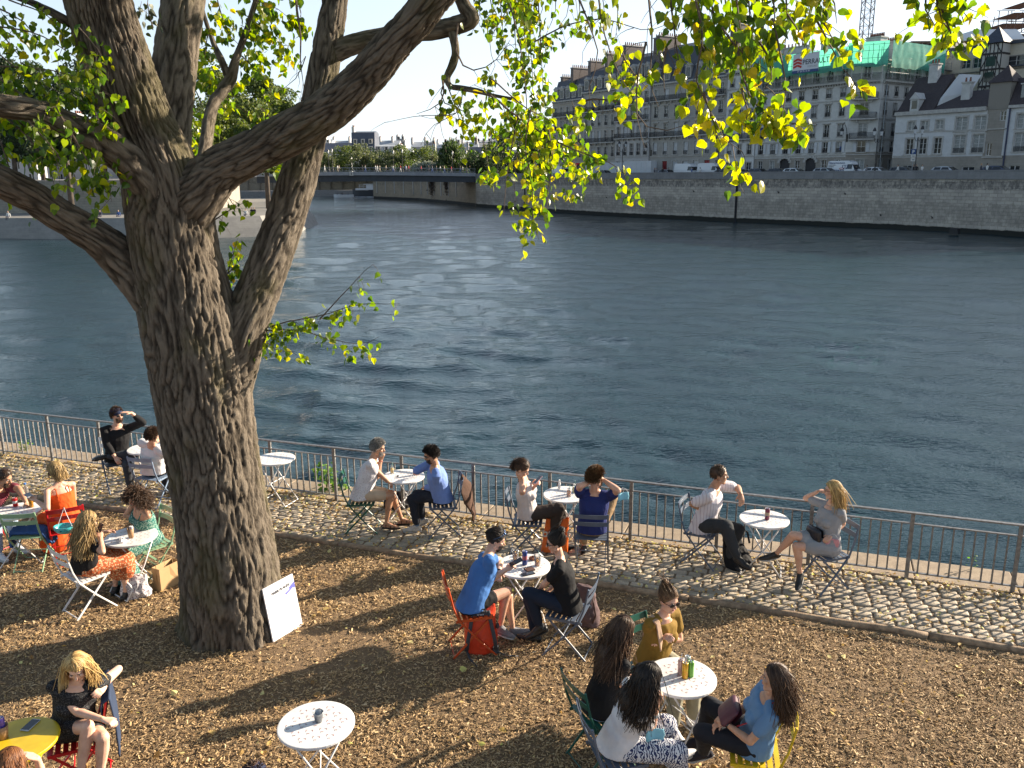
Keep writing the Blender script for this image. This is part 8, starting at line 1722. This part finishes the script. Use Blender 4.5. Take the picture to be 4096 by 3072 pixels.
def crumple(p, r, label, m_, name='paper_napkin', cat='napkin'):
    th = thing(name, label, cat, p); mb = MB(); mb.ell((0, 0, r*.45), (r, r*.75, r*.5), nu=16, nv=10); o = mb.build('folds', m_, th, smooth=False); wrinkle(o, r*.35, 60); return th
crumple(tpos(485, 2168), .05, 'crumpled white napkin beside the paper cup', WHT)
can(1, 1, 'purple can standing in a brown cup on the yellow table', ((.08, .06, .35), (.2, .12, .5)), .13, .027, pos=tpos(14, 2952)+A(0, 0, .05)); p = tpos(14, 2952); th = thing('paper_cup', 'brown paper cup holding a purple can on the yellow table', 'cup', p); mb = MB(); mb.lathe([(.033, 0), (.046, .11), (.043, .11), (.030, .004), (.001, .004)], n=20); mb.build('cup_wall', mat('kraft_cup', (.33, .19, .09)), th, smooth=True)
def flatbox(px, py, z, size, rz, m_, name, label, cat, part, dz=0):
    p = G(px, py, z); th = thing(name, label, cat, p, rz); mb = MB(); mb.box((0, 0, size[2]/2), size); mb.build(part, m_, th, bevel=.003)
    if cat == 'phone': mb = MB(); mb.box((0, 0, size[2]+.0005), (size[0]*.92, size[1]*.88, .001)); mb.build('screen', mat('phone_screen', (.03, .035, .045), rough=.08), th)
    return th
th = flatbox(122, 2902, TZ, (.072, .145, .009), -.15, mat('phone_silver', (.5, .53, .58), rough=.3), 'smartphone', 'silver phone lying on the yellow table', 'phone', 'case')
cup(1569, 1893, 'yellow drink in a small bottle with striped straw on the table of the two men', (.65, .42, .03), .12, .028, .68, True, True, 'drink_bottle'); cup(1660, 1900, 'orange drink in the hand of the man in the pale blue shirt', (.6, .18, .05), .11, .03, .8, False, True, 'drink_bottle')
p = tpos(1591, 1906); th = thing('ashtray', 'tiny black ashtray between the two men', 'ashtray', p); mb = MB(); mb.lathe([(.014, 0), (.016, .014), (.012, .014), (.011, .005), (.001, .005)], n=16); mb.build('dish', BLK, th)
p = tpos(2237, 1955); th = thing('spray_bottle', 'white sanitizer bottle on the table of the woman with the phone', 'bottle', p); mb = MB(); mb.lathe([(.018, 0), (.019, .085), (.010, .095), (.009, .105)], n=14, m=0); mb.lathe([(.013, .1), (.012, .13)], n=12); mb.build('bottle_body', WHT, th, smooth=True)
cup(2276, 1986, 'amber iced drink with straw on the table beside the man in navy', (.5, .18, .05), .12, .03, .7, True, True, 'drink_bottle'); cup(2297, 1972, 'pale green drink with straw beside the amber one', (.35, .38, .12), .13, .03, .6, True, True, 'drink_bottle')
cup(2062, 2240, 'plastic cup half full of beer on the table of the man in blue', (.45, .2, .03), .125, .04, .6); cup(2150, 2262, 'plastic cup with orange drink and straw beside the blue can', (.75, .25, .02), .125, .04, .4, True)
can(2099, 2258, 'tall blue can with red white mark between two plastic cups', ((.012, .03, .16), (.05, .08, .25)), .165, .029, ((.4, .1, .12), 'p')); can(3068, 2078, 'single dark blue and red can on the railing table', ((.02, .03, .09), (.3, .03, .04)), .15, .029, ((.42, .3, .2), 'd'))
flatbox(2118, 2280, TZ, (.10, .085, .018), .5, mat('wallet_brown', (.09, .04, .025), rough=.6), 'wallet', 'brown leather wallet on the table of the man in blue', 'wallet', 'leather'); flatbox(2112, 2296, TZ, (.145, .07, .009), .45, mat('phone_2', (.02, .02, .025), rough=.25), 'smartphone', 'black phone lying next to the brown wallet', 'phone', 'case')
crumple(tpos(2078, 2222), .035, 'snack wrapper behind the beer cup', mat('olive_wrap', (.2, .17, .05))); crumple(tpos(2132, 2238), .04, 'brown snack behind the orange drink', mat('brown_snack', (.25, .09, .04)), 'snack', 'snack')
for q in ((2739, 2712, 'yellow and orange can in front of the group of four', ((.55, .42, .02), (.6, .2, .02)), True), (2762, 2706, 'green can at the right of the group of four', ((.10, .30, .04), (.15, .36, .06)), False), (2722, 2698, 'pink and brown can at the left of the group of four', ((.35, .18, .15), (.5, .4, .38)), True), (2748, 2686, 'silver green can at the back of the group of four', ((.3, .36, .3), (.5, .52, .5)), False)): can(q[0], q[1], q[2], q[3], .15, .0265, straw=q[4])
p = tpos(1275, 2885); th = thing('metal_bucket', 'small galvanised metal bucket on the empty table at the bottom', 'bucket', p); ZB_ = mat('galvanised', (.42, .45, .47), (.28, .3, .32), 30, .35, metal=.85); mb = MB(); mb.lathe([(.028, 0), (.041, .08), (.043, .082), (.041, .084), (.039, .08), (.026, .003), (.001, .003)], n=24); mb.build('pail', ZB_, th, smooth=True); mb = MB(); mb.tube([(.043*cos(a), .02*sin(a)-.03*sin(a), .078-.012*sin(a)) for a in np.linspace(0, pi, 10)], .0015, 5); mb.build('handle', ZB_, th)

# helmet, jackets, coat ------------------------------------------------
c = Dp(258, 2108, P['orange']['hip'][1]-.36); th = thing('bicycle_helmet', 'turquoise bicycle helmet hanging on the red chair back', 'helmet', c); TQ = mat('turquoise_shell', (.06, .42, .44), (.05, .36, .38), 5, .3, coat=.4); mb = MB()
prof = [(.001, -.09), (.05, -.083), (.085, -.058), (.105, -.02), (.108, .015), (.1, .02), (.095, -.02), (.07, -.06), (.001, -.078)]; mb.lathe(prof, n=28, sx=1.25, sy=.95); mb.build('shell', TQ, th, smooth=True); mb = MB()
for a in (.6, 1.9, 3.6, 4.7, 5.6): mb.ell((.112*1.25*cos(a)*.93, .112*.95*sin(a)*.93, -.02), (.012, .012, .007), nu=8, nv=6)
mb.build('vent', BLK, th); mb = MB(); mb.tube([(-.09, 0, .0), (-.03, .03, .16), (.0, .05, .24)], .004, 5); mb.tube([(.10, 0, .0), (.03, .03, .16), (.0, .05, .24)], .004, 5); mb.build('strap', WHT, th)
def cloth(name, label, cat, part, pts, m_, thick=.012, W=None, amp=.012, sc=9):
    """pts: grid [row][col] of world points draped as a thick sheet"""
    n, k = len(pts), len(pts[0]); th = thing(name, label, cat, A(*pts[0][0])*[1, 1, 0]+A(0, 0, min(q[2] for r_ in pts for q in r_))); up_ = 5; V = []
    g = np.array(pts, float); gi = np.linspace(0, n-1, (n-1)*up_+1); gj = np.linspace(0, k-1, (k-1)*up_+1)
    for i in gi:
        i0 = min(int(i), n-2); fi = i-i0; fi = fi*fi*(3-2*fi)
        for j in gj:
            j0 = min(int(j), k-2); fj = j-j0; V.append((g[i0, j0]*(1-fi)+g[i0+1, j0]*fi)*(1-fj)+(g[i0, j0+1]*(1-fi)+g[i0+1, j0+1]*fi)*fj)
    mb = MB(); a, b_ = len(gi), len(gj); mb.add(V, [(i*b_+j, i*b_+j+1, (i+1)*b_+j+1, (i+1)*b_+j) for i in range(a-1) for j in range(b_-1)]); o = mb.build(part, m_, th, smooth=True, W=th.location); wrinkle(o, amp, sc, 2); md = o.modifiers.new('t', 'SOLIDIFY'); md.thickness = thick; return th
def chair_pt(J, face, x, y, z):
    f_ = radians(face-90); h0 = J['hip']; return A(h0[0]+x*cos(f_)-y*sin(f_), h0[1]+x*sin(f_)+y*cos(f_), z)
CP = lambda x, y, z: chair_pt(P['blueshirt'], 188, x, y, z)
cloth('coat', 'brown coat hanging over the chair back behind the man in the pale blue shirt', 'coat', 'coat_cloth', [[CP(-.22, -.29, .50), CP(-.20, -.25, .66), CP(-.02, -.28, .86), CP(.20, -.27, .70), CP(.22, -.29, .50)], [CP(-.24, -.36, .40), CP(-.14, -.38, .55), CP(0, -.40, .72), CP(.14, -.38, .6), CP(.24, -.34, .42)], [CP(-.22, -.40, .34), CP(-.12, -.44, .32), CP(0, -.46, .25), CP(.12, -.44, .3), CP(.22, -.40, .36)], [CP(-.14, -.40, .26), CP(-.06, -.42, .18), CP(0, -.43, .12), CP(.06, -.42, .2), CP(.14, -.40, .26)]], fabric('brown_coat', (.075, .038, .024)), .014)
CP2 = lambda x, y, z: chair_pt(P['frontleft'], 205, x, y, z)
cloth('denim_jacket', 'dark denim jacket hung on the back of the red chair at the bottom left', 'jacket', 'denim_cloth', [[CP2(.22, -.20, .42), CP2(0, -.2, .44), CP2(-.2, -.20, .42)], [CP2(.23, -.24, .82), CP2(0, -.245, .84), CP2(-.23, -.24, .82)], [CP2(.23, -.30, .85), CP2(0, -.31, .86), CP2(-.23, -.30, .85)], [CP2(.24, -.32, .58), CP2(0, -.34, .55), CP2(-.24, -.32, .6)], [CP2(.2, -.32, .32), CP2(0, -.33, .36), CP2(-.22, -.32, .30)]], fabric('jacket_denim', (.03, .045, .085)), .012)
f_ = G(145, 2260); q = lambda x, y, z: A(f_[0]+x, f_[1]+y, z)
cloth('denim_jacket', 'blue denim jacket folded over the seat of the empty pale green chair', 'jacket', 'denim_cloth', [[q(-.29, .1, .26), q(-.27, .02, .22), q(-.25, -.08, .28)], [q(-.21, .16, .49), q(-.21, .0, .53), q(-.21, -.12, .49)], [q(0, .16, .50), q(0, .02, .56), q(0, -.13, .50)], [q(.2, .16, .49), q(.21, .0, .53), q(.21, -.12, .49)], [q(.27, .1, .34), q(.28, 0, .30), q(.27, -.1, .36)]], fabric('blue_denim', (.035, .085, .24)), .03, amp=.02)
cloth('sweater', 'beige sweater draped over the shoulder of the woman in ochre', 'sweater', 'knit', [[P['ochre']['nk']+P['ochre']['X']*.10+P['ochre']['Yf']*u+A(0, 0, v) for u, v in ((-.07, -.10), (-.03, .01), (.05, .0), (.10, -.12))], [P['ochre']['nk']+P['ochre']['X']*.15+P['ochre']['Yf']*u+A(0, 0, v) for u, v in ((-.10, -.24), (-.03, -.005), (.06, -.01), (.13, -.22))]], fabric('beige_knit', (.42, .28, .19)), .012, amp=.004)

# bags -------------------------------------------------------------------
def sidebag(name, label, p, az, w_, d_, h, m_, part='bag_body', lean=0, taper=.9, rem=.008, cat='bag', wr=.010, ms=None):
    th = thing(name, label, cat, p, radians(az)); mb = MB(); loft(mb, [A(0, lean*z, z*h) for z in (0, .04, .3, .7, .96, 1)], [w_/2*q for q in (.9, 1, 1.03, .98*taper+.02, taper, taper*.9)], [d_/2*q for q in (.85, 1, 1.08, .9, .35, .25)], A(1, 0, 0), A(0, 1, 0), n=24); o = mb.build(part, ms or m_, th, smooth=True); remesh(o, rem, 2)
    if wr: wrinkle(o, wr, 10, 4)
    return th
RB = mat('dry_bag_red', (.62, .045, .012), (.52, .035, .01), 6, .42); SG = mat('strap_grey', (.05, .052, .06), rough=.8)
p = G(1925, 2600); th = sidebag('dry_bag_backpack', 'bright red roll top dry bag backpack with dark straps standing by the man in blue', p, 4, .34, .24, .56, RB, wr=.006, lean=.02, taper=.92)
for sg in (-1, 1): mb = MB(); mb.tube([(sg*.075, -.075, .50), (sg*.10, -.115, .40), (sg*.135, -.14, .22), (sg*.155, -.125, .07)], .020, 8, flat=.3, up=(0, 1, 0)); mb.build('shoulder_strap', SG, th, smooth=True)
mb = MB(); mb.box((0, -.085, .47), (.15, .022, .06)); mb.tube([(-.055, -.095, .49), (-.045, -.11, .535), (.045, -.11, .535), (.055, -.095, .49)], .008, 6); mb.build('grab_handle', SG, th); o = text('stream', .026, WHT); settext(o, th, (-.04, -.099, .462), (1, 0, 0), (0, 0, 1))
for pts in ([(.15, -.11, .06), (.24, -.15, .02), (.38, -.17, .012)], [(-.15, -.1, .05), (-.12, -.2, .02), (-.05, -.32, .012)]): mb = MB(); mb.tube(pts, .013, 6, flat=.25, up=(0, 0, 1)); mb.build('loose_strap', SG, th, smooth=True)
mb = MB(); mb.box((.15, -.10, .06), (.06, .05, .07)); mb.ell((.175, -.04, .30), (.018, .025, .035)); mb.build('buckle', SG, th)
MV = fabric('mauve_canvas', (.13, .085, .085)); p = G(2346, 2495); th = sidebag('backpack', 'mauve canvas backpack leaning behind the grey chair of the woman with the bun', p, -35, .30, .22, .48, MV, cat='backpack', lean=-.04, taper=.75, wr=.014)
mb = MB(); mb.ell((0, -.10, .16), (.115, .055, .12)); o = mb.build('front_pocket', MV, th, smooth=True); wrinkle(o, .008, 12); mb = MB(); mb.bar((.02, -.165, .30), (.03, -.17, .20), .02, .006); mb.build('leather_tab', mat('tan_leather', (.4, .16, .04)), th)
for sg in (-1, 1): mb = MB(); mb.tube([(sg*.06, -.05, .46), (sg*.15, -.12, .36), (sg*.17, -.1, .2), (sg*.12, -.08, .08)], .010, 6); mb.build('strap', mat('strap_brown', (.08, .045, .04)), th)
p = G(2960, 2268); th = sidebag('backpack', 'black backpack slumped on the cobbles under the feet of the man in the checked shirt', p, 20, .36, .24, .34, BK, cat='backpack', lean=.25, taper=.7, wr=.016); mb = MB(); mb.tube([(.05, .1, .33), (.12, .14, .44), (.17, .12, .40), (.16, .05, .28)], .014, 6); mb.build('strap', BK, th)
p = G(1590, 2030); sidebag('bag', 'black bag on the ground behind the legs of the man in the dotted tee', p, 5, .40, .18, .26, fabric('black_bag', (.02, .018, .022)), wr=.012); p = G(603, 1905); sidebag('bag', 'small navy bag under the chair of the man in the white tee', p, 20, .26, .16, .24, fabric('navy_bag', (.012, .015, .045)), wr=.01)
TOTE = fabric('tote_print', (.60, .58, .58), (.25, .2, .22), 40, 'floral', (.5, .48, .5)); p = G(545, 2385); th = sidebag('tote_bag', 'white printed tote bag on the chips in front of the table at the left', p, 15, .34, .18, .27, TOTE, wr=.022, taper=.85); mb = MB(); mb.tube([(-.1, -.04, .25), (-.03, -.1, .20), (.04, -.09, .05), (.1, -.06, .18)], .01, 6, flat=.3); mb.build('handle', WHT, th)
KR = mat('kraft_paper', (.46, .30, .15), (.40, .255, .12), 3, .8); p = G(672, 2345); th = thing('paper_bag', 'brown kraft paper carrier bag beside the foot of the big trunk', 'bag', p, radians(62)); mb = MB(); w_, d_, h = .30, .13, .30
for a_, b_ in (((-w_/2, -d_/2), (w_/2, -d_/2)), ((w_/2, -d_/2), (w_/2+.01, d_/2)), ((w_/2, d_/2), (-w_/2, d_/2)), ((-w_/2, d_/2), (-w_/2, -d_/2))):
    A0, B0 = A(*a_, 0), A(*b_, 0); n_ = unit(np.cross(B0-A0, (0, 0, 1))); M0 = (A0+B0)/2
    mb.add([A0, B0, B0+(0, 0, h), A0+(0, 0, h), M0-n_*.0, M0-n_*.012+A(0, 0, h*.6), M0+A(0, 0, h)], [(0, 4, 5, 6, 3), (4, 1, 2, 6, 5)])
mb.add([(-w_/2, -d_/2, .004), (w_/2, -d_/2, .004), (w_/2, d_/2, .004), (-w_/2, d_/2, .004)], [(0, 1, 2, 3)]); o = mb.build('paper_walls', KR, th, recalc=True); md = o.modifiers.new('t', 'SOLIDIFY'); md.thickness = .003
for sg in (-1, 1): mb = MB(); mb.tube([(-.06, sg*d_/2, h-.01), (-.055, sg*d_/2*.8, h+.09), (.055, sg*d_/2*.8, h+.09), (.06, sg*d_/2, h-.01)], .003, 5); mb.build('handle', KR, th)
mb = MB()
for k in range(5): mb.tube([(w_/2+.012, -.0+.02*cos(a), .05+k*.04+.014*sin(a)) for a in np.linspace(0, 6.28, 9)], .002, 4)
mb.build('printed_rings', INK, th)
OB = mat('orange_carrier', (.78, .14, .012), (.68, .12, .01), 4, .45); p = G(2218, 2200); th = thing('carrier_bag', 'tall orange carrier bag with white lettering beside the railing table', 'bag', p, radians(-4)); mb = MB(); w_, d_, h = .36, .16, .46
V = []; nz = 8
for i in range(nz+1):
    z = h*i/nz; sx = 1.0-.16*(i/nz); sd_ = 1.0-.55*(i/nz)
    for k in range(24):
        a = 2*pi*k/24; x = w_/2*sx*np.sign(cos(a))*abs(cos(a))**.35; y = d_/2*sd_*np.sign(sin(a))*abs(sin(a))**.35; V.append((x+.04*(z/h), y+.004*sin(z*30+k), z))
mb.add(V, [(i*24+j, i*24+(j+1) % 24, (i+1)*24+(j+1) % 24, (i+1)*24+j) for i in range(nz) for j in range(24)]+[tuple(range(24))[::-1]]); o = mb.build('plastic_walls', OB, th, smooth=False); md = o.modifiers.new('t', 'SOLIDIFY'); md.thickness = .003
settext(text('ophy.fr', .15, mat('bag_letter', (.62, .52, .42), rough=.6), bold=.004), th, (-.165, -.088, .23), (1, 0, 0), (.03, .16, 1)); mb = MB(); mb.tube([(-.05, -.03, h-.02), (-.035, -.03, h+.09), (.045, -.03, h+.09), (.06, -.03, h-.02)], .008, 6, flat=.4); mb.tube([(-.02, .03, h-.02), (-.0, .03, h+.08), (.07, .03, h+.08), (.09, .03, h-.02)], .008, 6, flat=.4); mb.build('handle', WHT, th)

# board leaning on the trunk -------------------------------------------
bl, br = G(1078, 2573), G(1195, 2502); X_ = unit(br-bl); N_ = A(X_[1], -X_[0], 0); off_ = N_*.06; tl_ = A(*G(1015, 2363, .62)); Wd = np.linalg.norm(br-bl); Yb = unit(tl_-bl-X_*((tl_-bl)@X_)); Hb = np.linalg.norm(tl_-bl); Nb = np.cross(X_, Yb); c = bl+X_*Wd/2+off_
th = thing('sign_board', 'white poster board lettered for the beach festival leaning on the big trunk', 'sign', c); mb = MB(); mb.box(Yb*Hb/2+Nb*0, (Wd, Hb, .018), ax=[X_, Yb, Nb]); pn = mb.build('panel', mat('board_white', (.74, .74, .76), (.70, .70, .73), 2, .5), th, bevel=.002)
settext(text('PARIS PLAGES', .042, INK, bold=.0006), pn, X_*(-.115)+Yb*(Hb-.115)+Nb*.0095, X_+Yb*.05, Yb); mb = MB(); mb.add([X_*x+Yb*y+Nb*.0098 for x, y in ((.06, Hb-.165), (.13, Hb-.145), (.13, Hb-.12), (.215, Hb-.085), (.215, Hb-.155), (.185, Hb-.155), (.185, Hb-.145), (.07, Hb-.19))], [tuple(range(8))[::-1]]); mb.build('blue_mark', mat('board_blue', (.12, .13, .5), rough=.5), pn)
mb = MB(); mb.tube([X_*(.03+.012*cos(a))+Yb*(.09+.012*sin(a))+Nb*.0095 for a in np.linspace(0, 5, 9)], .0012, 4); mb.build('small_mark', INK, pn)
